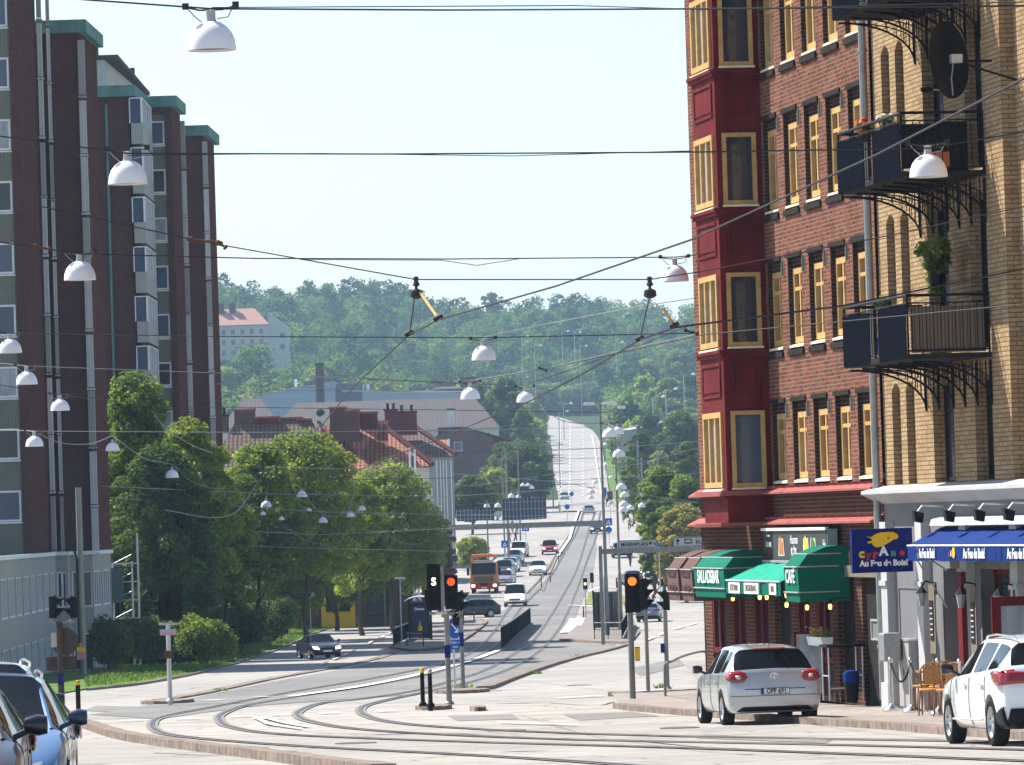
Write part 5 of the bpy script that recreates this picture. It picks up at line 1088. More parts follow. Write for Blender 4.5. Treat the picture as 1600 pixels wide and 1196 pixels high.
MODELS = {
 'hatch': dict(name='hatchback_car', st=st_hatch(), ws=10, rw=3, side=[(5, 6), (7, 8), (9, 11)], wr=.315, w=.88, axles=(-1.27, 1.30),
  patches=[(0, -1, [(.80, .80), (.86, .84), (.86, .93), (.80, .985), (.62, .985), (.53, .95), (.50, .88), (.56, .81), (.68, .79)], .02, 'tail_red', 'tail_light'),
           (0, -1, [(.62, .84), (.70, .84), (.72, .90), (.64, .90)], .032, 'tail_white', 'reflector'), (0, -1, [(-.56, .655), (.56, .655), (.56, .668), (-.56, .668)], .004, 'black_plastic', 'hatch_gap'), (0, -1, [(-.82, .535), (.82, .535), (.82, .545), (-.82, .545)], .004, 'black_plastic', 'bumper_gap'),
           (0, -1, [(-.60, .34), (.60, .34), (.72, .26), (-.72, .26)], .008, 'black_plastic', 'bumper_insert'), (0, -1, [(-.30, 1.375), (.30, 1.375), (.30, 1.395), (-.30, 1.395)], .012, 'tail_red', 'brake_light'),
           (0, 1, [(.50, .60), (.78, .64), (.74, .74), (.50, .68)], .015, 'head_glass', 'headlight'), (0, 1, [(-.44, .56), (.44, .56), (.46, .66), (-.46, .66)], .01, 'black_plastic', 'grille'), (0, 1, [(-.26, .40), (.26, .40), (.26, .51), (-.26, .51)], .015, 'plate_white', 'number_plate'), (0, 1, [(-.66, .34), (.66, .34), (.6, .39), (-.6, .39)], .01, 'black_plastic', 'bumper_insert')]
          + side_details(((-1.0, -.1, .98), (-.78, .14)))),
 'wagon': dict(name='estate_car', st=[(-2.28, .42, .70, .62, .66, .5), (-2.25, .30, .84, .82, .90, .7), (-2.18, .26, .885, .98, 1.05, .76), (-2.12, .25, .90, 1.03, 1.10, .77), (-1.82, .24, .905, 1.03, 1.40, .64), (-1.66, .24, .905, 1.02, 1.44, .63), (-1.15, .23, .905, 1.00, 1.48, .62), (-1.06, .23, .905, .99, 1.485, .62),
            (-.20, .23, .905, .96, 1.50, .62), (-.11, .23, .905, .96, 1.50, .62), (.30, .23, .905, .94, 1.47, .61), (1.16, .23, .905, .90, .98, .76), (1.55, .24, .90, .84, .92, .70), (1.98, .26, .86, .72, .78, .62), (2.20, .30, .76, .58, .64, .55), (2.28, .38, .6, .48, .53, .45)],
  ws=10, rw=3, side=[(4, 6), (7, 8), (9, 11)], wr=.33, w=.905, axles=(-1.40, 1.34),
  patches=[(1, 1, [(-2.24, .84), (-2.05, .82), (-1.80, .90), (-1.66, .99), (-1.84, 1.03), (-2.2, 1.02)], .02, 'tail_red', 'tail_light'), (0, -1, [(.45, .86), (.88, .84), (.88, 1.02), (.45, .98)], .02, 'tail_red', 'tail_light'), (0, -1, [(-.26, .70), (.26, .70), (.26, .81), (-.26, .81)], .015, 'plate_white', 'number_plate'),
           (0, -1, [(-.84, .26), (.84, .26), (.80, .52), (-.80, .52)], .015, 'black_plastic', 'bumper_insert'), (1, 1, [(-2.2, .27), (-1.78, .27), (-1.80, .44), (-2.2, .55)], .012, 'black_plastic', 'bumper_insert'), (0, 1, [(.46, .54), (.72, .58), (.68, .68), (.46, .62)], .015, 'head_glass', 'headlight'), (0, 1, [(-.42, .48), (.42, .48), (.42, .60), (-.42, .60)], .01, 'black_plastic', 'grille'), (0, 1, [(-.26, .40), (.26, .40), (.26, .47), (-.26, .47)], .015, 'plate_white', 'number_plate')]
          + side_details(((-1.12, -.12, 1.08), (-.92, .12), 'car_white'), .84, .95)+[(1, 1, [(-1.0, .36), (.98, .36), (.98, .385), (-1.0, .385)], .02, 'car_white', 'door_rib')]),
 'sedan': dict(name='sedan_car', st=[(-2.35, .42, .72, .60, .66, .5), (-2.30, .30, .86, .82, .88, .66), (-2.2, .25, .89, .95, 1.02, .72), (-1.70, .23, .90, .96, 1.06, .76), (-1.10, .22, .90, .95, 1.38, .62), (-.95, .22, .90, .95, 1.41, .61), (-.20, .22, .90, .93, 1.43, .61), (-.11, .22, .90, .93, 1.43, .61), (.34, .22, .90, .92, 1.40, .60),
            (1.08, .22, .90, .88, .96, .76), (1.5, .23, .90, .83, .90, .70), (2.05, .25, .87, .73, .79, .64), (2.28, .30, .80, .60, .66, .6), (2.35, .38, .66, .5, .55, .5)],
  ws=8, rw=3, side=[(3, 4), (5, 6), (7, 9)], wr=.32, w=.90, axles=(-1.36, 1.38),
  patches=[(0, -1, [(.50, .74), (.84, .76), (.84, .90), (.50, .92)], .015, 'tail_red', 'tail_light'), (0, -1, [(-.26, .56), (.26, .56), (.26, .67), (-.26, .67)], .015, 'plate_white', 'number_plate'), (0, -1, [(-.8, .28), (.8, .28), (.76, .4), (-.76, .4)], .01, 'black_plastic', 'bumper_insert'),
           (0, 1, [(.46, .56), (.80, .60), (.78, .74), (.50, .70)], .02, 'head_glass', 'headlight'), (0, 1, [(-.38, .54), (.38, .54), (.40, .68), (-.40, .68)], .012, 'black_plastic', 'grille'), (0, 1, [(-.26, .42), (.26, .42), (.26, .52), (-.26, .52)], .02, 'plate_white', 'number_plate'), (0, 1, [(-.7, .31), (.7, .31), (.66, .39), (-.66, .39)], .01, 'black_plastic', 'bumper_insert')]+side_details(((-1.0, -.15, 1.05), (-.8, .12), 'car_black'))),
 'suv': dict(name='suv_car', st=[(-2.25, .50, .76, .72, .80, .5), (-2.21, .38, .90, .98, 1.04, .7), (-2.14, .34, .93, 1.08, 1.14, .78), (-2.08, .33, .94, 1.10, 1.18, .80), (-1.86, .32, .94, 1.10, 1.66, .70), (-1.7, .32, .94, 1.10, 1.70, .69), (-1.15, .32, .94, 1.09, 1.72, .69), (-1.05, .32, .94, 1.08, 1.72, .69), (-.2, .32, .94, 1.06, 1.73, .69), (-.1, .32, .94, 1.06, 1.73, .69), (.42, .32, .94, 1.05, 1.69, .68),
            (1.05, .32, .94, 1.03, 1.10, .80), (1.45, .33, .93, 1.0, 1.07, .76), (2.02, .35, .90, .90, .98, .70), (2.2, .38, .84, .74, .80, .66), (2.26, .46, .72, .62, .68, .55)],
  ws=10, rw=3, side=[(4, 6), (7, 8), (9, 11)], wr=.36, w=.94, axles=(-1.38, 1.32),
  patches=[(0, -1, [(.70, .80), (.90, .80), (.90, 1.08), (.70, 1.08)], .02, 'tail_red', 'tail_light'), (0, -1, [(-.26, .74), (.26, .74), (.26, .85), (-.26, .85)], .015, 'plate_white', 'number_plate'), (0, -1, [(-.84, .40), (.84, .40), (.84, .54), (-.84, .54)], .015, 'black_plastic', 'bumper_insert'),
           (0, 1, [(.50, .72), (.80, .74), (.80, .88), (.50, .86)], .02, 'head_glass', 'headlight'), (0, 1, [(-.44, .66), (.44, .66), (.44, .84), (-.44, .84)], .012, 'black_plastic', 'grille'), (0, 1, [(-.26, .52), (.26, .52), (.26, .62), (-.26, .62)], .02, 'plate_white', 'number_plate'), (0, 1, [(-.78, .40), (.78, .40), (.74, .50), (-.74, .50)], .01, 'black_plastic', 'bumper_insert')]+side_details(((-1.1, -.15, 1.0), (-.85, .1)), .95, 1.06)),
 'van': dict(name='delivery_van', st=[(-2.40, .40, .86, .9, .98, .7), (-2.37, .32, .90, 1.12, 1.62, .78), (-2.33, .30, .91, 1.15, 1.84, .76), (-2.2, .28, .915, 1.15, 1.90, .75), (-1.2, .26, .915, 1.14, 1.92, .75), (.10, .26, .915, 1.12, 1.92, .75), (.20, .26, .915, 1.12, 1.91, .75), (.62, .26, .915, 1.10, 1.86, .74), (1.42, .26, .91, 1.02, 1.12, .80), (1.75, .28, .90, .95, 1.02, .76), (2.15, .30, .86, .82, .88, .68), (2.34, .34, .78, .66, .72, .6), (2.40, .40, .66, .56, .6, .5)],
  ws=7, rw=99, side=[(6, 8)], wr=.33, w=.915, axles=(-1.40, 1.50),
  patches=[(0, 1, [(.48, .62), (.80, .66), (.80, .84), (.56, .76)], .02, 'head_glass', 'headlight'), (0, 1, [(-.42, .60), (.42, .60), (.46, .70), (-.46, .70)], .012, 'black_plastic', 'grille'), (0, 1, [(-.26, .46), (.26, .46), (.26, .56), (-.26, .56)], .02, 'plate_white', 'number_plate'), (0, 1, [(-.84, .34), (.84, .34), (.82, .45), (-.82, .45)], .014, 'black_plastic', 'bumper_insert'), (0, 1, [(-.80, .57), (-.46, .57), (-.46, .60), (-.80, .60)], .014, 'black_plastic', 'bumper_trim'), (0, -1, [(.78, .7), (.88, .7), (.88, 1.1), (.78, 1.1)], .02, 'tail_red', 'tail_light')]+side_details(((-.9, .12, 1.3), (.25,), 'car_white'), .95, 1.1))}
def recolor_tree(o, mat):
    L = CH.get(o.name) or kids(o)
    for c in L:
        for i, s in enumerate(c.material_slots):
            if s.material and s.material.name.startswith('car_') and s.material.name != 'car_glass': s.link = 'OBJECT'; s.material = MAT[mat]
        recolor_tree(c, mat)
PROTO = {}
def car(model, px, py, head, mat, label, cat='car', group=None, near=False, at='c', sc=1, Y=None, lit=False):
    """px, py: the pixel where the car touches the road; head: direction of travel in degrees (90 = away from the camera)"""
    key = (model, near)
    if key not in PROTO: r = make_car(model, near)[0]; PROTO[key] = r
    else: r = copy_tree(PROTO[key])
    c = gp(px, py) if Y is None else Vector((wp(px, 900, Y).x, Y, g(Y))); h = radians(head); r.scale = (sc,)*3
    ax = MODELS[model]['axles']; off = {'c': 0, 'r': -ax[0], 'f': -ax[1]}[at]; r.location = (c.x+cos(h)*off*sc, c.y+sin(h)*off*sc, 0)
    y = r.location.y; d = cos(h)*.5; zf, zr = g(y+sin(h)*ax[1]), g(y+sin(h)*ax[0]); r.location.z = (zf*-ax[0]+zr*ax[1])/(ax[1]-ax[0]); pit = -atan2(zf-zr, ax[1]-ax[0])
    r.rotation_euler = (Matrix.Rotation(h, 3, 'Z') @ Matrix.Rotation(pit, 3, 'Y')).to_euler(); tag(r, label, cat, group)
    for q in kids(r) if key[1] or True else []:
        if lit and q.name.split('.')[0] == 'headlight': q.material_slots[0].link = 'OBJECT'; q.material_slots[0].material = MAT['head_light']
    recolor_tree(r, mat)
    if near:
        for q in kids(r):
            if q.name.startswith('door_mirror'): q.material_slots[0].material = MAT['car_navy' if mat == 'car_blue' else 'car_black']  # mirrors recoloured dark, the shade on their housings put into the colour
    return r
golf = car('hatch', 1201, 1132, 97.2, 'car_silver', 'silver hatchback seen from behind at the kerb before the green awnings', near=True, at='r')
# emblem, plate and badge of the silver car
pl = MB().box(-2.135, -2.11, -.26, .26, .565, .675).build('number_plate', 'plate_white', golf); MB().box(-2.142, -2.136, .215, .258, .57, .67).build('plate_band', 'sign_blue', pl)
lettering('OPF 691', .125, 'black_plastic', pl, (-2.139, -.02, .62), (pi/2, 0, -pi/2), sx=.84, ext=.003, bold=.002)
MB().frame(-.265, .265, .56, .68, .01, -.0, .01).build('plate_frame', 'black_plastic', pl)
c = CH.get('x'); pf = [o for o in kids(pl) if o.name.startswith('plate_frame')][0]; pf.rotation_euler = (0, 0, -pi/2); pf.location = (-2.137, 0, 0)
em = MB().lathe([(.058, -.006), (.072, -.006), (.072, .012), (.058, .012)], 24, ax=0, closed=True).build('emblem', 'chrome', golf, loc=(-2.045, 0, .885)); em.rotation_euler = (0, -.25, 0)
lettering('V', .065, 'chrome', em, (-.012, 0, .026), (pi/2, 0, -pi/2), ext=.005, bold=.001); lettering('W', .07, 'chrome', em, (-.012, 0, -.022), (pi/2, 0, -pi/2), ext=.005, bold=.001)
lettering('GOLF', .05, 'chrome', golf, (-2.06, .42, .73), (pi/2, 0, -pi/2), ext=.004)
MB().tube([(-1.5, 0, 1.42), (-1.72, 0, 1.52)], .012, 6).build('roof_aerial', 'black_plastic', golf)
c = gp(1563, 1167); h = radians(97.5); ww = car('wagon', 1563, 1167, 97.5, 'car_white', 'white estate car with roof rails at the right edge', near=True, at='r'); ww.location.x += .77*sin(h); ww.location.y += -.77*cos(h)
for s in (-1, 1): MB().tube([(-1.75, s*.56, 1.44), (-1.6, s*.57, 1.48), (-.6, s*.57, 1.515), (.0, s*.57, 1.505), (.12, s*.56, 1.475)], .015, 8).build('roof_rail', 'chrome', ww, smooth=True)
bl = car('wagon', -42, 1210, -87, 'car_blue', 'blue estate car facing the camera at the lower left corner', near=True, Y=50, sc=.96)
for s in (-1, 1): MB().tube([(-1.75, s*.56, 1.44), (-1.6, s*.57, 1.48), (-.6, s*.57, 1.515), (.0, s*.57, 1.505), (.12, s*.56, 1.475)], .015, 8).build('roof_rail', 'chrome', bl, smooth=True)
for s in (-.3, .25): MB().tube([(1.15, s*.1, .99), (1.08, s, 1.03), (.98, s+.35, 1.10)], .012, 6).build('wiper', 'black_plastic', bl)
car('wagon', -150, 1300, -86, 'car_brown', 'dark brown car cut off by the left edge, nearest to the camera', near=True, Y=41.5)
car('wagon', -52, 1200, -88, 'car_white', 'car with a white roof just behind the blue estate car', near=True, Y=62, sc=1.04)
car('sedan', 499, 1030, -76, 'car_black', 'black sedan with lit headlights driving beside the grass bank', sc=.9, lit=True)
car('hatch', 737, 964, 190, 'car_black', 'dark blue car crossing behind the keep right sign', Y=420)
car('van', 806, 948, -92, 'car_white', 'white delivery van oncoming behind the barrier fence', 'van', lit=True)
car('hatch', 841, 899, -91, 'car_white', 'white silver hatchback oncoming on the tram lane, behind the white van', lit=True)
car('suv', 859, 867, -90, 'car_red', 'red off road car with headlights on, oncoming', sc=.95, lit=True)
for a, lab in (((789, 915, -97, 'car_mauve'), 'mauve parked car half hidden by the orange truck'), ((797, 894, -97, 'car_white'), 'white parked hatchback, second in the line behind the truck'), ((804, 881, -97, 'car_lightblue'), 'pale blue parked car, third in the line behind the truck')):
    car('hatch', *a, lab, group='cars parked in line along the left kerb')
car('van', 812, 871, -97, 'car_white', 'white parked van closing the line of parked cars', 'van', 'cars parked in line along the left kerb', sc=.92)
car('suv', 789, 902, -97, 'car_navy', 'dark parked car between the truck and the white hatchback', group='cars parked in line along the left kerb')
car('sedan', 988, 915, 93, 'car_navy', 'dark sedan seen from behind above the red signal')
car('suv', 970, 872, 92, 'car_black', 'dark car with red tail lights under the direction sign')
car('wagon', 1019, 972, 80, 'car_steel', 'blue grey estate car seen from behind, right of the signal group', sc=.95)
car('suv', 999, 960, 84, 'car_black', 'dark van like car hidden behind the right signal heads')
car('suv', 933, 835, -90, 'car_navy', 'dark blue car oncoming under the right end of the gantry', sc=.95)
car('hatch', 920, 804, 90, 'car_silver', 'silver hatchback driving away before the roundabout')
car('hatch', 882, 782, -90, 'car_lightblue', 'pale blue car coming down out of the shadow on the hill road')
car('suv', 841, 687, 182, 'car_black', 'dark car parked sideways at the bend of the hill road', sc=1.05)
car('hatch', 818, 688, 170, 'car_white', 'white car parked by the trees at the bend')
# orange lorry with crane
tp = gp(757, 929); tr = empty('crane_truck', (tp.x, tp.y+2.5, g(tp.y+2.5)), radians(-91), 'orange lorry with red bumper and folded crane', 'truck')
MB().prism([(-1.0, .95), (1.15, .95), (1.22, 1.7), (1.05, 2.75), (-1.0, 2.75)], 1, -1.22, 1.22).build('cab', 'orange_paint', tr, bevel=.07)
MB().prism([(1.225, 1.75), (1.10, 2.58), (1.13, 2.585), (1.255, 1.75)], 1, -1.08, 1.08).build('windscreen', 'car_glass', tr)
MB().box(-1.0, 1.27, -1.24, 1.24, .42, .98).build('bumper', 'truck_red', tr, bevel=.05)
m = MB(); m.box(1.2, 1.26, -.85, .85, 1.12, 1.55); m.build('grille', 'black_plastic', tr)
for z in (1.2, 1.32, 1.44): MB().box(1.26, 1.28, -.8, .8, z, z+.04).build('grille_bar', 'grey_metal', tr)
for s in (-1, 1):
    MB().box(1.26, 1.31, s*.98-.16, s*.98+.16, .62, .86).build('headlight', 'head_light', tr, bevel=.02)
    q = MB(); q.box(.95, 1.1, s*1.42-.12, s*1.42+.12, 1.7, 2.35); q.tube([(1.0, s*1.2, 2.4), (1.02, s*1.42, 2.4), (1.02, s*1.42, 2.2)], .025); q.build('side_mirror', 'black_plastic', tr)
    for x in (.2, -3.4, -4.7): w = MB().lathe([(.30, -.15), (.5, -.15), (.52, -.1), (.52, .1), (.5, .15), (.30, .15)], 22, (0, 0, 0), ax=1).build('wheel', 'rubber', tr, loc=(x, s*1.02, .52), smooth=True); MB().lathe([(0, .1), (.31, .12)], 16, ax=1).build('rim', 'grey_metal', w)
MB().box(1.0, 1.32, -1.1, 1.1, 2.6, 2.78).build('sun_visor', 'black_plastic', tr, bevel=.03)
MB().box(1.26, 1.29, -.26, .26, .50, .62).build('number_plate', 'plate_white', tr)
MB().box(-6.2, -1.05, -.5, .5, .65, .95).build('chassis', 'dark_metal', tr); MB().box(-6.4, -2.0, -1.25, 1.25, 1.0, 1.9).build('load_bed', 'orange_paint', tr, bevel=.03)
MB().box(-1.9, -1.2, -.6, .6, .95, 3.0).build('crane_base', 'orange_paint', tr, bevel=.04)
MB().tube([(-1.5, -.9, 3.2), (-1.5, -1.1, 3.45), (-1.5, .6, 3.5), (-1.5, 1.1, 3.3)], .14, 8).build('crane_boom', 'orange_paint', tr); MB().tube([(-1.4, 1.15, 3.3), (-1.4, .7, 2.9), (-1.3, 1.2, 2.4)], .12, 8).build('crane_arm', 'orange_paint', tr)
MB().tube([(-1.3, -1.1, 3.4), (-1.3, -1.0, 2.7)], .12, 8).build('crane_arm', 'orange_paint', tr); m = MB(); m.box(-.2, .9, -.9, .9, 2.8, 2.86); m.tube([(.9, -.9, 3.0), (.9, .9, 3.0)], .04); m.tube([(.9, -.5, 2.8), (.9, -.5, 3.2)], .03); m.tube([(.9, .5, 2.8), (.9, .5, 3.2)], .03); m.build('roof_rack', 'galvanised', tr)
for s in (-.6, .6): MB().lathe([(.09, 2.8), (.09, 2.95), (.05, 3.0)], 10, (.5, s, 0)).build('beacon', 'orange_paint', tr)
MB().box(1.28, 1.30, -.33, .33, .72, .98).build('tow_plate', 'dark_metal', tr)
# ================================================ FACADE FITTINGS
def letters_on(par, s, size, x, y, z, mat, sx=1, **kw): return lettering(s, size, mat, par, (x, y, z), (pi/2, 0, pi), sx=sx, **kw)
def hood(label, xa, xb, p, zt, zf, zb, canvas, txt, tmat='white_paint', tz=None, tsx=.5, tsize=.3):
    """box-like awning: flat front above a valance, sloping shoulder and curved top"""
    r = fempty('awning', xa, .0, zt, label=label, cat='awning'); w = xb-xa; f, b = zf-zt, zb-zt
    prof = [(0, b), (p-.04, b), (p, f-.05), (p-.02, f), (p*.80, f*.42), (p*.45, f*.08), (p*.2, 0), (0, 0)]
    m = MB(); n = len(prof); m.add([(0, a, c) for a, c in prof]+[(w, a, c) for a, c in prof], [tuple(range(n)), tuple(range(2*n-1, n-1, -1))]+[(i, i+1, n+i+1, n+i) for i in range(1, n-2)])
    m.build('canvas', canvas, r, smooth=30)
    for (a, c) in ((p+.012, f), (p+.0, b+.20), (p*.80, f*.42+.01)):
        q = MB(); q.tube([(-.02, a, c), (w+.02, a, c)], .014, 6); q.tube([(-.015, a, c), (-.015, a*.2, c+(a-.9*p)*.0)], .012, 6); q.build('frame_bar', 'galvanised', r)
    if txt:
        for s, z_, sz in txt: letters_on(r, s, sz, w/2, p+.012, z_-zt, tmat, sx=tsx, bold=.006)
    return r
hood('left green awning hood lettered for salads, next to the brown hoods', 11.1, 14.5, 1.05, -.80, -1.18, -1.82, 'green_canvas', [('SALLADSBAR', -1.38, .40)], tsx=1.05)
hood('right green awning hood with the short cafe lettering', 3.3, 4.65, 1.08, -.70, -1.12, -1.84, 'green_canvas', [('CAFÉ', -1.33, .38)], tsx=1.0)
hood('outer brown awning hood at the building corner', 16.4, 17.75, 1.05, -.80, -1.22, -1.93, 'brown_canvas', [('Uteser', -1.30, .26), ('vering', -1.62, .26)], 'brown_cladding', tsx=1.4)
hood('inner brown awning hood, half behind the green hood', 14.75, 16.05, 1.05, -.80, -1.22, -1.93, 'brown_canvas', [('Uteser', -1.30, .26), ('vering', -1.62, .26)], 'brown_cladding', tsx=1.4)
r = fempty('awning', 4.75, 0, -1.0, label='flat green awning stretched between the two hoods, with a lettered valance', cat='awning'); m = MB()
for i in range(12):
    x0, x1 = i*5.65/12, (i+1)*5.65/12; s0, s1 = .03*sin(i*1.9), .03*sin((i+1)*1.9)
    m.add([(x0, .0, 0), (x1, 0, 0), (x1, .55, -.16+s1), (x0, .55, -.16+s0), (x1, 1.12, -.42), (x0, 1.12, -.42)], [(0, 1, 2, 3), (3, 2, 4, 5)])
m.build('canvas', 'sunlit_green_canvas', r).modifiers.new('t', 'SOLIDIFY').thickness = .012
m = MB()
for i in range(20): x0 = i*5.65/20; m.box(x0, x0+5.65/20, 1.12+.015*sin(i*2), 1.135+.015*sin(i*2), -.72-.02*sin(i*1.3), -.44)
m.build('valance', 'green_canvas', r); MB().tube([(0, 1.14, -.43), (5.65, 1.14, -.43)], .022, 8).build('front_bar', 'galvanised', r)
for x, w, s in ((4.7, 1.2, 'KÖTTBAR'), (2.9, 1.5, 'RESTAURANG'), (.7, .7, 'BAR')):
    MB().box(x-w/2, x+w/2, 1.15, 1.16, -.70, -.47).build('lettered_patch', 'white_paint', r); letters_on(r, s, .2, x, 1.165, -.585, 'weathered_wood', sx=.9)
paint('sign_grey', (.06, .06, .065), .4)
# sign box over the awnings
r = fempty('restaurant_sign_box', 4.0, .06, -1.05, label='long grey sign box with pictures of drinks and food above the flat green awning', cat='sign')
MB().box(0, 6.45, 0, .22, 0, .70).build('box', 'brown_cladding', r); MB().box(-.01, .0, .01, .22, .02, .68).build('end_plate', 'house_grey', r)
MB().box(.05, 5.4, .221, .226, .06, .64).build('face', 'sign_grey', r); MB().box(5.4, 6.4, .221, .226, .06, .64).build('dark_face', 'black_plastic', r)
m = MB(); m.box(0, 6.45, .19, .27, .66, .72); m.build('top_edge', 'white_paint', r); m = MB(); m.box(0, 6.45, .19, .26, -.02, .03); m.build('bottom_edge', 'galvanised', r)
for x, c1 in ((4.55, 'orange_paint'), (2.05, 'sign_yellow'), (1.35, 'leaf_w')):
    c1 = 'grass_ground' if c1 == 'leaf_w' else c1; m = MB(); m.prism([(x-.34, .12), (x+.30, .12), (x+.22, .50), (x-.24, .50)], 1, .228, .235); p_ = m.build('picture', 'plaster_white', r)
    m = MB(); m.prism([(x-.24, .16), (x+.20, .16), (x+.14, .46), (x+.02, .56), (x-.1, .44), (x-.2, .40)], 1, .236, .24); m.build('drink', c1, p_)
letters_on(r, 'Husmans', .26, 3.25, .23, .46, 'white_paint', sx=.8, font_shear=.2); letters_on(r, 'KÖK', .26, 3.25, .23, .20, 'white_paint', sx=1.1); letters_on(r, 'Hu', .3, .25, .23, .36, 'white_paint', sx=.8)
letters_on(r, 'Husmans', .09, 5.9, .23, .56, 'white_paint'); letters_on(r, 'ÖLBAR', .15, 5.85, .23, .36, 'white_paint', sx=1.2); letters_on(r, 'Kök', .1, 5.9, .23, .17, 'sign_red')
# lanterns under the awnings
for i, (x, z, y) in enumerate([(*FX(a, b_, c), c) for a, b_, c in ((1145, 935, .5), (1187, 933, .5), (1198, 933, .5), (1229, 930, .5), (1229, 945, .6), (1261, 949, .6), (1297, 948, .5))]):
    r = fempty('wall_lantern', x, y, z, label='small lit lantern under the green awnings, number %s from the corner side' % ('one', 'two', 'three', 'four', 'five', 'six', 'seven')[i], cat='lantern', group='lit lanterns under the green awnings')
    r['label'] = ['lit lantern under the dark end of the left green hood', 'left one of two lit lanterns under the flat awning', 'right one of two lit lanterns under the flat awning', 'upper lit lantern beside the right green hood', 'lower lit lantern hanging beside the right green hood', 'lit lantern under the dark side of the right green hood', 'lit lantern nearest to the drainpipe, on the last brick pier'][i]
    MB().lathe([(.02, -.06), (.035, -.045), (.04, .02), (.02, .05)], 8).build('lamp_glass', 'bulb', r); MB().lathe([(.075, .06), (.03, .12), (.01, .14)], 8).tube([(0, 0, .12), (0, -y*.5, .18), (0, -y-.02, .1)], .012, 5).build('bracket', 'dark_metal', r)
# window box with flowers, table, stool, blue bin
r = fempty('flower_box', FX(1301, 1012, .34)[0], .30, FX(1301, 1013, .34)[1], label='white window box with pink flowers between the brick piers', cat='flower box'); MB().prism([(0, .04), (.2, .04), (.24, .22), (-.02, .22)], 0, .2, 1.6).build('box', 'white_paint', r)
rs = np.random.RandomState(3); v, var = leaf_arrays([(.3+i*.22, .10, .30, .14, .12, .11) for i in range(6)], 500, .07, rs, .3); o = bpy.data.objects.new('leaves', quads_mesh('leaves', v, var, 'leaf_green')); COL.objects.link(o); o.parent = r
for i in range(14): MB().lathe([(0, -.02), (.03, 0), (0, .02)], 6).build('flower', 'flower_pink', r, loc=(.1+rs.random()*1.4+.1, .12+rs.random()*.14, .32+rs.random()*.10))
r = fempty('bar_table', *FG(1281, 1104), GZ+.12, label='dark high bar table with metal legs behind the silver car', cat='table'); MB().box(-.35, .35, -.9, -.1, 1.08, 1.13).build('table_top', 'dark_metal', r)
for x in (-.3, .3):
    for y in (-.85, -.15): MB().tube([(x, y, 0), (x, y, 1.08)], .02).build('leg', 'galvanised', r)
for a in (((-.3, -.85, .5), (.3, -.85, .5)), ((-.3, -.15, .5), (.3, -.15, .5)), ((-.3, -.85, .25), (-.3, -.15, .25))): MB().tube(a, .014).build('foot_rail', 'galvanised', r)
r = fempty('notice_board', FX(1266, 1050, .45)[0], .45, GZ+.12, label='leaning red framed notice board beside the flower box', cat='board'); m = MB(); m.frame(-.32, .32, 0, 1.35, .05, -.02, .02); m.build('frame', 'red_paint', r); MB().box(-.27, .27, -.01, .01, .05, 1.3).build('sheet', 'window_curtain', r); r.rotation_euler = (.12, 0, FA+1.35)
r = fempty('litter_bin', FX(1331, 1090, .35)[0], .35, GZ+.12, label='dark litter bin with a blue bag by the wall at the drainpipe', cat='bin'); MB().lathe([(.13, 0), (.15, .5), (.16, .52)], 14).build('bin', 'dark_metal', r, smooth=True); MB().lathe([(.155, .36), (.17, .54), (.14, .60), (.08, .62)], 14).build('bag', 'blue_canvas', r, smooth=True)
r = fempty('menu_case', .55, .06, -2.6, label='pale glass menu case on the dark doorway beside the drainpipe', cat='sign'); m = MB(); m.frame(-.45, .45, 0, .42, .04, 0, .06); m.build('frame', 'galvanised', r); MB().box(-.42, .42, .0, .03, .03, .39).build('sheet', 'grey_render', r)
# restaurant sign standing out from the wall (faces the camera)
r = fempty('projecting_sign', -3.05, .08, -1.19, label='dark blue projecting sign with a yellow animal shaped blob and coloured letters', cat='sign'); Rm = Matrix.Rotation(pi/2, 4, 'Z')
m = MB(); m.x = Rm; m.box(.12, 1.27, -.05, .05, 0, .80); m.build('panel', 'blue_sign', r); m = MB(); m.x = Rm; m.frame(.10, 1.29, -.02, .82, .02, -.06, .06); m.build('frame', 'blue_canvas', r)
MB().tube([(0, -.05, .22), (0, .15, .22)], .03).build('bracket', 'sign_blue', r)
def on_sign(s, size, u, z, mat, sx=1, **kw):      # u: metres from the sign's left edge as seen
    return lettering(s, size, mat, r, (-.056, 1.27-u, z), (pi/2, 0, FA*0-pi/2), sx=sx, **kw)
on_sign('Au Feu de Bois!', .155, .60, .155, 'white_paint', sx=.95, bold=.008)
for s, u, z, mt, sz in (('c', .17, .35, 'sign_yellow', .24), ('y', .30, .32, 'truck_red', .19), ('r', .435, .33, 'sign_red', .24), ('A', .60, .38, 'white_paint', .24), ('n', .79, .35, 'copper_green', .18), ('o', .96, .35, 'sign_red', .16)): on_sign(s, sz, u, z, mt, bold=.012)
blob = [(.27, .68), (.36, .66), (.45, .72), (.55, .745), (.68, .75), (.80, .75), (.88, .70), (.90, .655), (.87, .61), (.80, .60), (.70, .54), (.58, .48), (.46, .46), (.40, .50), (.38, .55), (.29, .54), (.30, .575), (.38, .60), (.37, .63)]
m = MB(); m.prism([(1.27-u, z) for u, z in blob], 0, -.062, -.052); m.build('emblem', 'sign_yellow', r); MB().box(-.066, -.062, 1.27-.72, 1.27-.68, .62, .65).build('emblem_eye', 'brown_cladding', r)
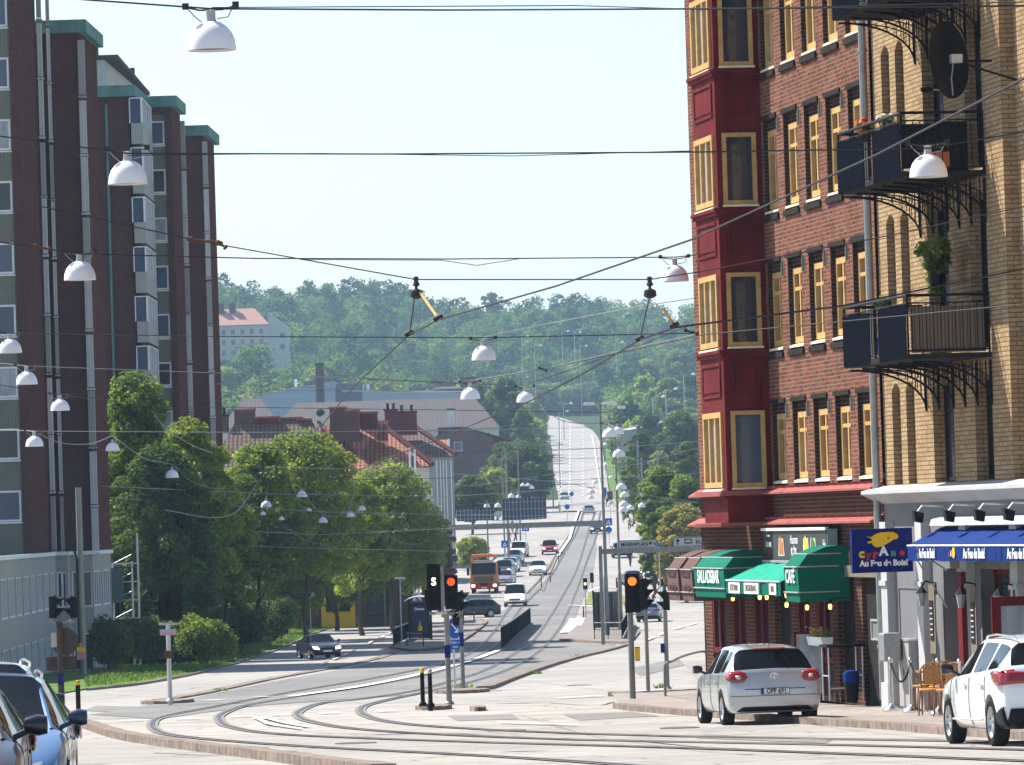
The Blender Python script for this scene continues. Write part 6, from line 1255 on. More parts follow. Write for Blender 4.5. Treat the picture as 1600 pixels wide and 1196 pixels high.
# blue awning of the restaurant
r = fempty('awning', -5.2, 0, -.28, label='blue restaurant awning with white script on its valance', cat='awning'); L_ = 15.0
m = MB()
for i in range(30):
    x0, x1 = -i*L_/30, -(i+1)*L_/30; s0, s1 = .015*sin(i*1.7), .015*sin((i+1)*1.7); m.add([(x0, .1, -.10), (x1, .1, -.10), (x1, .75, -.42+s1), (x0, .75, -.42+s0)], [(0, 1, 2, 3)])
m.build('canvas', 'blue_canvas', r).modifiers.new('t', 'SOLIDIFY').thickness = .01
m = MB()
for i in range(40): x0 = -i*L_/40; m.box(x0-L_/40, x0, .76+.01*sin(i*1.9), .77+.01*sin(i*1.9), -.70-.012*sin(i*1.1), -.43)
m.build('valance', 'blue_canvas', r); MB().tube([(.02, .765, -.42), (-L_, .765, -.42)], .018, 6).build('front_bar', 'white_paint', r); MB().prism([(0, -.06), (.34, -.06), (.30, .06), (.1, .1), (0, .1)], 0, -L_, 0.0).build('cassette', 'plaster_white', r)
for x in (-1.6, -5.2, -8.4): letters_on(r, 'Au Feu de Bois!', .25, x, .785, -.57, 'white_paint', sx=.78 if x > -5 else 1.0, bold=.006)
q = MB().lathe([(0, .0), (.10, .0), (.10, .01), (0, .01)], 12, (-3.7, .785, -.55), ax=1).build('valance_emblem', 'sign_yellow', r); letters_on(r, 'c', .16, -3.35, .79, -.57, 'sign_red'); letters_on(r, 'A', .16, -3.5, .79, -.57, 'white_paint')
m = MB(); m.tube([(-.3, .1, -.9), (-.15, .74, -.45)], .02); m.build('arm', 'plaster_white', r); MB().tube([(0, .05, -1.6), (-.0, .74, -.45)], .015).build('arm', 'plaster_white', r)
for i, x in enumerate([FX(a, 800, .55)[0] for a in (1438, 1487, 1534, 1580)]):
    q = fempty('spotlight', x, .1, -.08, label=['black spotlight on the cornice nearest the drainpipe', 'second black spotlight from the drainpipe', 'third black spotlight from the drainpipe', 'black spotlight nearest to the right edge of the picture'][i], cat='spotlight', group='black spotlights over the blue awning')
    MB().tube([(0, 0, .1), (0, .42, .12), (0, .5, .02)], .018, 6).build('arm', 'galvanised', q); MB().prism([(-.10, -.02), (.10, .03), (.07, -.17), (-.07, -.20)], 0, -.10, .10).build('lamp_head', 'black_plastic', q, loc=(0, .5, 0))
for i, x in enumerate([FX(a, 900, .53)[0] for a in (1439, 1500, 1559)]):
    q = fempty('carriage_lantern', x, .25, -1.62, label=['lit carriage lantern on the left pilaster beside the sign', 'lit carriage lantern beside the red door post', 'lit carriage lantern above the red door'][i], cat='lantern', group='carriage lanterns of the restaurant')
    MB().lathe([(.05, -.22), (.09, -.0), (.095, .02)], 6, (0, .28, 0)).build('lantern_glass', 'window_curtain', q); MB().lathe([(.03, -.08), (.045, -.04), (.03, .0)], 6, (0, .28, -.02)).build('flame_bulb', 'bulb', q)
    MB().lathe([(.12, .02), (.03, .13), (.0, .16)], 6, (0, .28, 0)).tube([(0, .28, .14), (0, .2, .24), (0, 0, .2), (0, 0, -.02)], .018, 5).build('lantern_cap', 'black_plastic', q)
for i, x in enumerate([FX(a, 950, .28)[0] for a in (1455, 1519)]):
    q = fempty('menu_board', x, .24, -2.75, label=['narrow menu board on the left pilaster', 'narrow menu board right of the red post'][i], cat='menu board'); MB().box(-.22, .22, 0, .03, 0, 1.3).build('board', 'weathered_wood', q); MB().box(-.14, .14, .03, .045, .25, 1.0).build('slate', 'dark_metal', q)
    for k in range(6): MB().box(-.10, .08+.02*(k % 2), .046, .05, .34+k*.1, .37+k*.1).build('chalk_line', 'plaster_white', q)
# electric cabinets, meter box
r = fempty('junction_box', *FX(1390, 1045, .45)[:1], .45, -2.95, label='grey metre box on the wall beside the foot of the drainpipe', cat='box'); MB().box(-.22, .22, -.2, .15, 0, .55).build('box', 'grey_metal', r, bevel=.03); MB().tube([(0, 0, 0), (0, 0, -.9)], .04).build('pipe', 'galvanised', r)
r = fempty('utility_cabinet', *FG(1442, 1106), GZ+.11, label='pale grey utility cabinet beside the cafe chairs', cat='cabinet'); MB().box(-.45, .45, -.35, .35, 0, 1.28).build('body', 'grey_panel', r, bevel=.015); MB().box(-.47, .47, -.37, .37, 1.28, 1.32).build('lid', 'galvanised', r); MB().box(-.02, .02, .351, .36, .6, .75).build('handle', 'dark_metal', r)
# rope posts
posts = [(1394, 1110, 0), (1425, 1112, 1), (1468, 1116, 2), (1502, 1120, 3)]; PP = []
for px, py, i in posts:
    b = gp(px, py, .12); PP.append(b)
    r = empty('rope_post', b, 0, ['steel rope post nearest to the drainpipe', 'second steel rope post from the drainpipe', 'third steel rope post, in front of the utility cabinet', 'steel rope post next to the white estate car'][i], 'rope post', 'steel rope posts on the pavement')
    MB().lathe([(.19, 0), (.19, .02), (.15, .06), (.05, .11), (.03, .13)], 18).build('base', 'chrome', r, smooth=True); MB().lathe([(.032, .1), (.032, .95)], 12).lathe([(.045, .93), (.05, .97), (.03, 1.0), (.0, 1.02)], 12).build('post', 'chrome', r, smooth=True)
for i in range(3):
    a, b = PP[i]+Vector((0, 0, .9)), PP[i+1]+Vector((0, 0, .9)); pts = [a+(b-a)*t-Vector((0, 0, .35*4*t*(1-t))) for t in [k/10 for k in range(11)]]
    o = MB().tube(pts, .022, 7).build('barrier_rope', 'rope_black', None, smooth=True); tag(o, ['black sagging rope between the first two posts by the drainpipe', 'black sagging rope between the second and third post', 'black sagging rope next to the cafe chairs'][i], 'rope')
# cafe chairs and tables
def chair(px, py, rz, label):
    b = gp(px, py, .12); r = empty('cafe_chair', b, rz, label, 'chair', 'wicker cafe chairs on the pavement')
    MB().lathe([(.2, .43), (.21, .46), (.19, .48)], 14).build('seat', 'wicker', r)
    for sx in (-1, 1):
        for sy in (-1, 1): MB().tube([(sx*.19, sy*.19, 0), (sx*.16, sy*.15, .44)], .016, 6).build('leg', 'tan_wood', r)
    pts = [(.17, -.14, .45), (.22, -.18, .72), (.15, -.22, .88), (0, -.24, .93), (-.15, -.22, .88), (-.22, -.18, .72), (-.17, -.14, .45)]; MB().tube(smooth_line(pts, 4), .017, 6).build('back_frame', 'tan_wood', r)
    m = MB(); m.add([(.17, -.19, .55), (-.17, -.19, .55), (-.16, -.225, .86), (.16, -.225, .86), (0, -.25, .90)], [(0, 1, 2, 4, 3)]); m.build('back_weave', 'wicker', r).modifiers.new('t', 'SOLIDIFY').thickness = .015
for p in ((1455, 1118, 2.9, 'wicker cafe chair behind the third rope post'), (1470, 1112, .3, 'wicker cafe chair turned to the wall'), (1482, 1119, 2.5, 'wicker cafe chair left of the white estate car'), (1494, 1112, 3.6, 'wicker cafe chair half behind the last rope post'), (1444, 1110, 1.2, 'wicker cafe chair beside the utility cabinet')): chair(*p)
for p, lab in (((1458, 1110), 'small square cafe table left, among the wicker chairs'), ((1490, 1116), 'small square cafe table right, beside the white estate car')):
    b = gp(*p, .12); r = empty('cafe_table', b, FA, lab, 'table', 'cafe tables on the pavement'); MB().box(-.32, .32, -.32, .32, .72, .75).build('table_top', 'tan_wood', r)
    for sx in (-1, 1):
        for sy in (-1, 1): MB().tube([(sx*.28, sy*.28, 0), (sx*.28, sy*.28, .72)], .018, 6).build('leg', 'tan_wood', r)
b = gp(1482, 1108, .12)+Vector((0, .6, .78)); r = empty('potted_flowers', b, 0, 'pot of yellow and red flowers on the ledge behind the cafe chairs', 'plant'); MB().lathe([(.1, 0), (.14, .2)], 12).build('pot', 'plant_pot', r)
v, var = leaf_arrays([(0, 0, .3, .2, .2, .16)], 260, .1, rs, .3); o = bpy.data.objects.new('leaves', quads_mesh('leaves', v, var, 'leaf_green')); COL.objects.link(o); o.parent = r
for i in range(16): MB().lathe([(0, -.03), (.05, 0), (0, .03)], 7).build('flower', ('flower_yellow', 'flower_red')[i % 2], r, loc=(rs.normal()*.12, rs.normal()*.12-.05, .38+rs.random()*.12))
# ---- balconies
def balcony(label, zf, panels=True, wood=False, stuff=0):
    r = fempty('balcony', -9.1, 0, zf, label=label, cat='balcony', group='black iron balconies on the yellow house'); W_, D_ = 5.2, 1.58
    MB().box(0, W_, .0, D_, -.09, 0).build('slab', 'dark_stone', r)
    q = MB()
    for z in (1.06, .92): q.tube([(0, .02, z), (0, D_-.03, z), (W_, D_-.03, z), (W_, .02, z)], .028 if z > 1 else .014, 7)
    q.tube([(0, .02, .06), (0, D_-.03, .06), (W_, D_-.03, .06), (W_, .02, .06)], .016, 6); q.build('handrail', 'dark_metal', r)
    for x, y in ((0, D_-.03), (W_, D_-.03), (0, .04), (W_, .04), (2.6, D_-.03), (1.3, D_-.03), (3.9, D_-.03)): MB().tube([(x, y, 0), (x, y, 1.07)], .022, 6).build('post', 'dark_metal', r)
    for i in range(11): MB().tube([(0, .12+i*.135, .05), (0, .12+i*.135, .93)], .010, 5).build('baluster', 'dark_metal', r)
    for i in range(24): MB().tube([(.2+i*.21, D_-.03, .05), (.2+i*.21, D_-.03, .93)], .010, 5).build('baluster', 'dark_metal', r)
    for a, b in ((0.02, 2.2), (2.95, W_)): MB().box(a, b, D_-.01, D_+.01, -.08, .88).build('screen_panel', 'dark_bars', r)
    if wood: MB().box(.05, .08, .1, D_-.1, .02, .86).build('wind_screen', 'plank', r)
    else: MB().box(.05, .07, .45, D_-.06, .05, .86).build('wind_screen', 'black_plastic', r)
    for x in (.05, 1.1, 2.05, 2.95, 4.1, 5.15):          # curved lattice bracket
        q = MB(); k = 9; pt = [(x, .02+(D_-.12)*(1-cos(pi/2*i/k)), -.14-.78*(1-sin(pi/2*i/k))) for i in range(k+1)]; q.tube(pt, .022, 6); q.tube([(x, p[1], -.14+(p[2]+.14)*.5) for p in pt], .013, 5)
        q.tube([(x, .02, -.14), (x, .02, -.95)], .02, 6)
        for i in range(1, k): q.tube([(x, pt[i][1], -.14), (x, pt[i][1], pt[i][2])], .011, 5); q.tube([(x+.12, pt[i][1]*.9+.05, -.14), (x+.12, pt[i][1]*.9+.05, pt[i][2]*.8)], .009, 5)
        q.build('bracket', 'dark_metal', r)
    return r
B1 = balcony('lowest balcony with a plank screen and open bars facing the camera', 2.79, wood=True)
B2 = balcony('middle balcony under the satellite dish, with flower pots', 6.10)
B3 = balcony('top balcony cut off by the upper edge of the picture', 9.42)
def balcony_thing(nm, lab, cat, x, y, z, items):
    q = fempty(nm, x, y, z, label=lab, cat=cat)
    for f in items: f(q)
def leaves(q, blobs, n, s, mat='leaf_green', nm='leaves'): v, var = leaf_arrays(blobs, n, s, rs, .2); o = bpy.data.objects.new(nm, quads_mesh(nm, v, var, mat)); COL.objects.link(o); o.parent = q
def flowers(q, mat, n, sp, z):
    for i in range(n): MB().lathe([(0, -.03), (.045, 0), (0, .03)], 7).build('flower', mat, q, loc=(rs.normal()*sp, rs.normal()*sp, z+rs.random()*.1))
pot = lambda q, r_=.13, h=.22, m_='plant_pot': MB().lathe([(r_*.75, 0), (r_, h)], 12).build('pot', m_, q)
balcony_thing('potted_plant', 'potted red geranium on the middle balcony rail, left', 'plant', -5.55, 1.40, 6.90, [pot, lambda q: leaves(q, [(0, 0, .28, .15, .15, .12)], 160, .07), lambda q: flowers(q, 'flower_red', 10, .08, .33)])
balcony_thing('potted_plant', 'pot with white and green flowers on the middle balcony rail', 'plant', -7.0, 1.32, 6.88, [pot, lambda q: leaves(q, [(0, 0, .28, .18, .15, .14)], 200, .07), lambda q: flowers(q, 'white_paint', 10, .09, .33)])
balcony_thing('potted_plant', 'row of terracotta pots low on the middle balcony', 'plant', -9.0, .95, 6.14, [lambda q: MB().box(-.1, .1, -.28, .28, 0, .30).build('pot', 'plant_pot', q), lambda q: leaves(q, [(0, 0, .4, .12, .3, .12)], 160, .07)])
balcony_thing('potted_plant', 'leafy green plant in a blue pot in the gap of the lowest balcony screen', 'plant', -6.55, 1.40, 2.83, [lambda q: pot(q, .15, .35, 'blue_canvas'), lambda q: leaves(q, [(0, 0, .6, .12, .12, .25), (0, 0, .95, .15, .15, .2)], 420, .09, 'leaf_willow')])
balcony_thing('climbing_plant', 'dark leafy plant hanging before the door above the lowest balcony', 'plant', FX(1464, 420, .5)[0], .5, 4.05, [lambda q: pot(q, .16, .25, 'dark_metal'), lambda q: leaves(q, [(0, 0, .55, .28, .28, .35), (.4, .1, .75, .3, .2, .15), (-.3, 0, .75, .28, .2, .2), (.1, 0, .15, .2, .2, .3)], 1500, .10, 'leaf_dark')])
balcony_thing('folded_chair', 'dark folded chair with blue cloth on the middle balcony', 'chair', -8.75, .5, 6.11, [lambda q: MB().box(-.05, .05, -.25, .25, .0, .9).build('frame', 'dark_metal', q), lambda q: MB().box(.05, .12, -.2, .15, .45, .7).build('cloth', 'blue_canvas', q)])
_x, _z = FX(1487, 97, 1.2); q = fempty('satellite_dish', _x, .5, _z, label='large black satellite dish above the middle balcony', cat='satellite dish')
d = MB(); R_ = .62; pr = [(0, .14)]+[(R_*t, .14*(1-t*t)) for t in (.25, .5, .75, 1)]+[(R_*1.01, -.01), (R_*.98, -.02)]+[(R_*t, .14*(1-t*t)-.02) for t in (.75, .5, .25, 0)]
dd_ = d.lathe(pr, 40, ax=0).build('dish', 'black_plastic', q, smooth=True, loc=(.15, .72, .05)); dd_.scale = (1, .72, 1.12); dd_.rotation_euler = (0, .1, .45)
m = MB(); m.tube([(-.1, .55, .0), (-.1, .0, .0)], .025); m.tube([(-.1, .5, -.05), (-.1, -.45, -.35)], .02); m.build('wall_arm', 'dark_metal', q); MB().box(-.2, -.02, .55, .75, -.03, .12).build('receiver', 'galvanised', q); MB().tube([(-.15, .7, 0), (-.15, .75, -.3), (-.1, .72, -.6)], .012, 5).build('cable', 'cable_grey', q)
_x, _z = FX(1447, 140, .8); q = fempty('security_camera', _x, .8, _z, label='small dark camera on an arm left of the satellite dish', cat='camera'); MB().tube([(0, 0, 0), (0, -.8, -.05)], .015, 5).build('arm', 'galvanised', q); MB().lathe([(.05, -.12), (.06, 0), (.04, .1)], 8, ax=1).build('camera_body', 'dark_metal', q)
# ================================================ OVERHEAD LAMPS AND WIRES
def lamp_proto():
    r = empty('hanging_street_lamp', (0, 0, 0))
    pr = [(.0, .375), (.06, .372), (.13, .35), (.20, .30), (.26, .225), (.297, .13), (.31, .04), (.312, .0), (.300, .0), (.29, .04), (.25, .18), (.18, .27), (0, .33)]
    MB().lathe(pr, 32).build('lamp_shade', 'lamp_white', r, smooth=60); MB().lathe([(.0, .36), (.075, .36), (.06, .40), (.06, .50), (.075, .51), (0, .52)], 12).build('lamp_neck', 'plaster_white', r, smooth=True)
    m = MB(); m.tube([(-.32, 0, .56), (-.15, 0, .515), (.15, 0, .515), (.32, 0, .56)], .012, 6); m.box(-.36, -.28, -.03, .03, .53, .61); m.box(.28, .36, -.03, .03, .53, .61); m.build('suspension_bracket', 'wire', r)
    MB().tube([(.30, 0, .58), (.22, 0, .42), (.08, 0, .40)], .009, 5).tube([(-.30, .0, .55), (-.22, 0, .45), (-.12, 0, .36)], .009, 5).build('power_cord', 'cable_grey', r)
    MB().lathe([(0, .03), (.28, .03)], 24).build('diffuser', 'plaster_white', r); return r
LP = lamp_proto(); nl = 0
LAMPS = [(331, 79, 77, 'largest hanging dome lamp, at the top of the picture near the towers'), (200, 288, 62, 'hanging dome lamp before the glazed balconies, second largest on the left'), (125, 438, 50, 'hanging dome lamp before the brown tower, below the second wire'), (1451, 277, 60, 'white dome lamp in front of the middle balcony'),
 (1055, 440, 43, 'dome lamp hanging beside the red oriel against the sky'), (756, 563, 38, 'dome lamp in the middle of the picture before the wooded hill'), (735, 624, 31, 'dome lamp just left below the middle one, before the mauve roof'), (821, 629, 28, 'dome lamp just right of the one before the mauve roof'), (16, 552, 37, 'dome lamp cut by the left edge of the picture'),
 (42, 601, 34, 'dome lamp low at the left before the tower with panels'), (94, 642, 30, 'dome lamp below and right of the one before the panels'), (54, 698, 28, 'left lamp of the pair joined by a sagging pale cable'), (176, 705, 22, 'right lamp of the pair joined by a sagging pale cable'), (269, 747, 21, 'dome lamp before the dark tree beside the towers'), (353, 782, 18, 'dome lamp at the corner of the farthest tower')]
for x, y, w in ((472, 777, 16), (416, 793, 17), (411, 805, 9), (440, 813, 9), (505, 817, 14), (548, 808, 13), (566, 798, 12), (483, 799, 8), (761, 793, 10), (778, 793, 11), (799, 778, 11), (810, 778, 8), (817, 760, 8), (825, 760, 8), (831, 764, 8), (835, 753, 6), (845, 750, 6), (845, 757, 6)): LAMPS.append((x, y, w, None))
for x, y, w in ((953, 683, 24), (965, 679, 20), (967, 714, 20), (971, 765, 17), (976, 777, 15), (975, 792, 16), (974, 800, 15), (985, 797, 13), (1001, 778, 10), (1003, 793, 12), (924, 771, 11), (923, 780, 10), (953, 789, 9), (946, 696, 7), (947, 727, 7), (946, 740, 6), (955, 748, 8), (930, 756, 10)): LAMPS.append((x, y, w, None))
for x, y, w, lab in LAMPS:
    Z_ = min(950 if x > 700 else 325, F*.625/w); r = LP if nl == 0 else copy_tree(LP); nl += 1; p = wp(x, y, Z_); r.location = p; r.rotation_euler = (0, 0, -.05); r.scale = (w*Z_/F/.625,)*3
    if lab is None: g_ = 'small dome lamps over the left trees and the road' if x < 900 else 'small dome lamps strung along the lamp masts'; tag(r, ('small white dome lamp hanging over the left trees and the far road' if x < 900 else 'small white dome lamp in the string beside the tall lamp masts'), 'street lamp', g_)
    else: tag(r, lab, 'street lamp'); r['group'] = 'hanging dome lamps over the street'
def wire(pts, r_=.011, mat='wire', sag=0, name='overhead_wire', label='thin dark wire', cat='wire', n=10, k=5):
    P = [wp(a, b, c) for a, b, c in pts]; out = []
    for i in range(len(P)-1):
        for j in range(n): t = j/n; out.append(P[i]+(P[i+1]-P[i])*t-Vector((0, 0, sag*4*t*(1-t))))
    out.append(P[-1]); o = MB().tube(out, r_, k).build(name, mat, None, uv=False, smooth=True); tag(o, label, cat, 'overhead wires across the street'); return o
wire([(-60, -14, 68), (331, 14, 68.5), (700, 16, 68), (1100, 14, 66), (1660, 9, 64)], .012, label='span wire running along the upper edge through the largest lamp')
wire([(331, 12, 68.5), (900, 9, 67.5), (1100, 15, 66), (1660, 2, 64)], .007, label='thin cable tied along the uppermost span wire')
wire([(-60, 205, 84), (200, 240, 84.5), (600, 241, 85), (1080, 238, 85), (1451, 232, 86), (1660, 196, 86)], .012, label='second span wire from the top, carrying two large lamps')
wire([(200, 243, 84.5), (500, 240, 85), (800, 244, 85), (1080, 236, 85)], .007, label='thin cable twisted along the second span wire')
wire([(-60, 370, 104), (125, 397, 104.5), (400, 404, 108), (700, 405, 112), (1055, 402, 122), (1370, 369, 122), (1660, 315, 122)], .013, label='third span wire, carrying the lamp beside the oriel')
wire([(470, 406, 110), (690, 407, 112), (745, 415, 113), (810, 405, 114)], .009, 'cable_grey', label='slack cable loop on the third span wire')
wire([(60, 322, 76), (285, 371, 76), (340, 382, 76.5), (650, 437, 77), (1015, 437, 79), (1100, 424, 80), (1370, 372, 80), (1660, 310, 80)], .009, label='support wire with insulators that holds both pull off arms')
wire([(-60, 514, 142), (16, 521, 143), (340, 526, 141), (756, 528, 140), (1080, 521, 140), (1660, 500, 140)], .013, label='fourth span wire through the middle lamp')
wire([(756, 527, 140), (850, 507, 138), (1000, 479, 133), (1100, 464, 131), (1350, 412, 128), (1660, 320, 126)], .012, 'cable_grey', label='pale cable rising from the middle lamp to the brick house')
wire([(-60, 562, 158), (42, 572, 157), (340, 583, 160), (560, 591, 165), (735, 595, 171), (850, 577, 168), (950, 553, 165), (1100, 520, 160), (1660, 380, 155)], .012, 'cable_grey', label='fifth span wire, passing the lamp before the mauve roof')
wire([(560, 592, 170), (735, 600, 175), (821, 602, 190), (1000, 540, 180), (1100, 500, 176)], .012, label='wire through the lamp right of the middle of the picture')
wire([(-60, 592, 175), (94, 617, 177), (260, 636, 190), (400, 637, 200), (700, 641, 210), (960, 645, 220)], .012, label='long thin wire over the street trees and roofs, upper')
wire([(-60, 668, 200), (54, 674, 190), (400, 676, 230), (700, 673, 260), (935, 668, 280)], .012, 'cable_grey', label='long thin wire just below the tree top by the tower')
# contact wires over the tracks
wire([(1660, 92, 44), (1370, 242, 52), (1080, 375, 60), (870, 447, 68), (685, 500, 76), (640, 523, 79), (552, 605, 95), (500, 668, 120)], .012, label='tram contact wire rising steeply to the upper right', n=6)
wire([(1660, 408, 84), (1317, 478, 80), (1055, 512, 79), (1000, 531, 84), (915, 582, 96), (830, 626, 112), (700, 680, 145), (560, 735, 190)], .015, label='second tram contact wire, passing the right pull off arm', n=6)
wire([(1660, 470, 90), (1100, 523, 96), (850, 577, 120), (640, 612, 150), (340, 600, 170)], .010, label='third thin contact wire with a clamp right of the middle lamp')
for i, (pts, lb) in enumerate((([(237, 642, 200), (262, 672, 200), (300, 696, 200), (332, 708, 200)], 'pale insulated feeder rod before the large left tree'), ([(60, 678, 186), (95, 692, 188), (140, 694, 190), (176, 681, 192)], 'sagging pale cable between two left lamps'), ([(176, 681, 192), (225, 716, 210), (270, 727, 250), (295, 750, 262), (330, 763, 272), (353, 763, 285)], 'sagging pale cable between the lamps before the towers'),
        ([(258, 797, 240), (329, 809, 250), (369, 800, 255), (400, 758, 260)], 'pale curved cable low before the left trees'), ([(477, 778, 300), (500, 800, 300), (522, 807, 300), (545, 797, 300), (555, 752, 300)], 'pale curved cable before the pale green tree'), ([(440, 821, 320), (484, 847, 320), (528, 848, 320), (546, 820, 320)], 'lowest pale curved cable before the round tree'), ([(585, 818, 350), (626, 847, 350), (663, 847, 350), (671, 816, 350)], 'pale curved cable at the left end of the gantry'), ([(850, 640, 300), (880, 658, 300), (920, 662, 300), (953, 660, 300)], 'curved cable between the lamp masts'))):
    o = wire([q if len(q) == 3 else q for q in smooth_line(pts, 6)], .012+.010*(i > 2), 'cable_grey', n=1, name='feeder_cable', label=lb)
FW = [((160, 726), (560, 750), (860, 744)), ((160, 760), (420, 772), (700, 776), (860, 766)), ((160, 777), (500, 800), (780, 806)), ((200, 792), (420, 825), (700, 838)), ((345, 828), (500, 836), (700, 826), (860, 808)), ((160, 845), (460, 856), (700, 862)), ((400, 700), (700, 708), (960, 700)), ((400, 730), (640, 735), (860, 752), (1090, 740)), ((-60, 700), (160, 726), (400, 748)), ((-60, 735), (160, 760)), ((-60, 770), (160, 790)), ((850, 705), (960, 700), (1090, 690)), ((780, 722), (925, 716), (1090, 728)), ((860, 752), (945, 765), (1090, 785)), ((870, 790), (980, 782), (1090, 786)), ((740, 798), (860, 792), (960, 786)), ((640, 752), (740, 760), (860, 742), (1000, 725), (1090, 700)), ((0, 795), (130, 805)), ((400, 610), (640, 612))]
for i, p in enumerate(FW):
    Zs = [230+(x+60)*.12+i*6 for x, y in p]; wire([(x, y, z) for (x, y), z in zip(p, Zs)], .016, 'cable_grey' if i % 3 else 'wire', label='thin wire in the tangle over the far street and trees', n=3)
# pull-off arms and insulators
def pull(label, base, arm, thin):
    p = wp(*base); r = empty('pull_off_arm', p, 0, label, 'tram wire fitting', 'pull off arms of the tram wires'); A = [wp(*q)-p for q in arm]; B = [wp(*q)-p for q in thin]
    MB().lathe([(.0, .05), (.04, .03), (.03, -.03), (.055, -.08), (.02, -.10), (.02, -.13), (.085, -.16), (.095, -.24), (.05, -.27), (0, -.28)], 12).build('insulator', 'wire', r); MB().tube(A, .022, 7).build('arm', 'yellow_paint', r); MB().tube(B, .010, 6).build('stay_rod', 'wire', r)
    for q in (A[-1], B[-1]): MB().tube([q+Vector((-.07, 0, -.02)), q+Vector((.06, 0, .04))], .04, 7).build('clamp', 'wire', r)
pull('pull off arm hanging left before the forest skyline', (650, 437, 77), [(655, 455, 77), (685, 498, 76)], [(649, 455, 77), (640, 522, 79)])
pull('pull off arm hanging right near the oriel', (1015, 437, 79), [(1036, 482, 79), (1054, 509, 79)], [(1017, 455, 79), (1000, 530, 84)])
for x, y, z, L_, lb in ((320, 377, 76, .5, 'rusty strain insulator left over the towers'), (345, 383, 76.5, .16, 'dark strain insulator at the edge of the farthest tower'), (66, 387, 104, .35, 'rusty strain insulator over the leftmost tower'), (1080, 519, 96, .25, 'dark clamp beside the red oriel'), (848, 577, 120, .2, 'dark clamp right of the middle lamp'), (1372, 371, 118, .3, 'dark clamp on the drainpipe side of the brick house')):
    p = wp(x, y, z); o = MB().tube([(-L_*.5, 0, .04), (-L_*.35, 0, .03), (-L_*.3, 0, .02), (L_*.3, 0, -.02), (L_*.35, 0, -.03), (L_*.5, 0, -.05)], [.03, .045, .018, .018, .045, .03], 7).build('strain_insulator', 'rust' if x < 330 else 'wire', None, loc=p, uv=False); tag(o, lb, 'insulator')
# ================================================ SIGNALS, SIGNS, MASTS
def head(par, x, y, z, n=3, lit=None, rz=0, s=1.0, lens='red_light', shape=None, vis=True):
    """signal head with n lenses; bottom at z; faces -y when rz = 0"""
    h = .30*n; q = MB(); q.box(-.16*s, .16*s, -.06, .12, 0, h*s); e = q.build('signal_head', 'black_plastic', par, loc=(x, y, z), bevel=.02); e.rotation_euler = (0, 0, rz)
    MB().box(-.19*s, .19*s, -.03, -.015, -.04*s, h*s+.04*s).build('backing_board', 'black_plastic', e)
    for i in range(n):
        zc = (h-.15-.30*i)*s; on = lit == i
        if on and shape: lettering(shape, .30*s, lens, e, (0, -.075, zc), (pi/2, 0, 0), ext=.01, bold=.004)
        else: MB().lathe([(0, -.075), (.105*s, -.070), (.11*s, -.06)], 18, (0, 0, zc), ax=1).build('lens', lens if on else ('truck_red', 'brown_cladding', 'copper_green', 'dark_metal')[min(i, 3)] if False else 'black_plastic', e)
        if vis:
            v = MB(); k = 14; a0, a1 = -.25*pi, 1.25*pi; R_ = .125*s; vs = []; fs = []
            for j in range(k+1): a = a0+(a1-a0)*j/k; t = (sin(a)+.7)/1.7; vs += [(R_*cos(a), -.06, zc+R_*sin(a)), (R_*cos(a), -.06-.22*s*max(.15, t), zc+R_*sin(a))]
            for j in range(k): fs.append((2*j, 2*j+1, 2*j+3, 2*j+2))
            v.add(vs, fs); v.build('visor', 'black_plastic', e).modifiers.new('t', 'SOLIDIFY').thickness = .006
    return e
def pole(name, px, py, ytop, rad, mat, label, cat, group=None, dz=0, Y=None, taper=1, base=True, k=10):
    b = gp(px, py, dz) if Y is None else Vector((wp(px, 900, Y).x, Y, g(Y))); T = wp(px-(py-ytop)*.0314, ytop, b.y); r = empty(name, b, 0, label, cat, group); H = T.z-b.z
    m = MB(); m.tube([(0, 0, -.1), (0, 0, min(.9, H*.3)), (0, 0, H)], [rad*1.1, rad, rad*taper], k)
    if base: m.lathe([(rad*1.9, 0), (rad*1.9, .05), (rad*1.2, .1)], k)
    m.build('pole', mat, r, smooth=True); r['H'] = H; h = H; del r['H']; return r, b, h
def loc(b, px, py, dy=0): p = wp(px, py, b.y+dy); return p.x-b.x, dy, p.z-b.z
def sgn_disc(par, x, y, z, R_, mat, rz, border=True):
    q = MB().lathe([(0, -.012), (R_, -.012), (R_, .012), (0, .012)], 28, ax=1).build('sign_plate', mat, par, loc=(x, y, z)); q.rotation_euler = (0, 0, rz)
    if border: MB().lathe([(R_-.022, -.0145), (R_-.008, -.0145), (R_-.008, -.0125), (R_-.022, -.0125)], 28, ax=1, closed=True).build('border', 'white_paint', q)
    return q
paint('old_brown', (.075, .06, .048), .8, var=.3); SIG = 'traffic signal'; GRP = 'signal posts at the junction'
r, b, H = pole('traffic_signal', 702, 1102, 955, .065, 'pole_grey', 'tall signal post with lit S and red light left of the blue disc sign', SIG, GRP)
x, y, z = loc(b, 679, 952); head(r, x, -.05, z, 4, 1, 0, .88, 's_light', 'S'); x, y, z = loc(b, 706, 950); head(r, x, -.05, z, 3, 0, 0, .84, 'red_light')
MB().tube([(-.42, 0, H-.05), (.2, 0, H-.05)], .035, 8).build('cross_arm', 'pole_grey', r); q = MB().lathe([(.15, 0), (.16, .06), (.07, .1)], 12, (-.12, 0, H-.08)).build('arm_joint', 'galvanised', r)
x, y, z = loc(b, 671, 945); head(r, x, .12, z, 2, None, 1.6, .6); MB().box(-.07, .07, -.10, -.07, 1.15, 1.45).build('push_button_box', 'blue_sign', r)
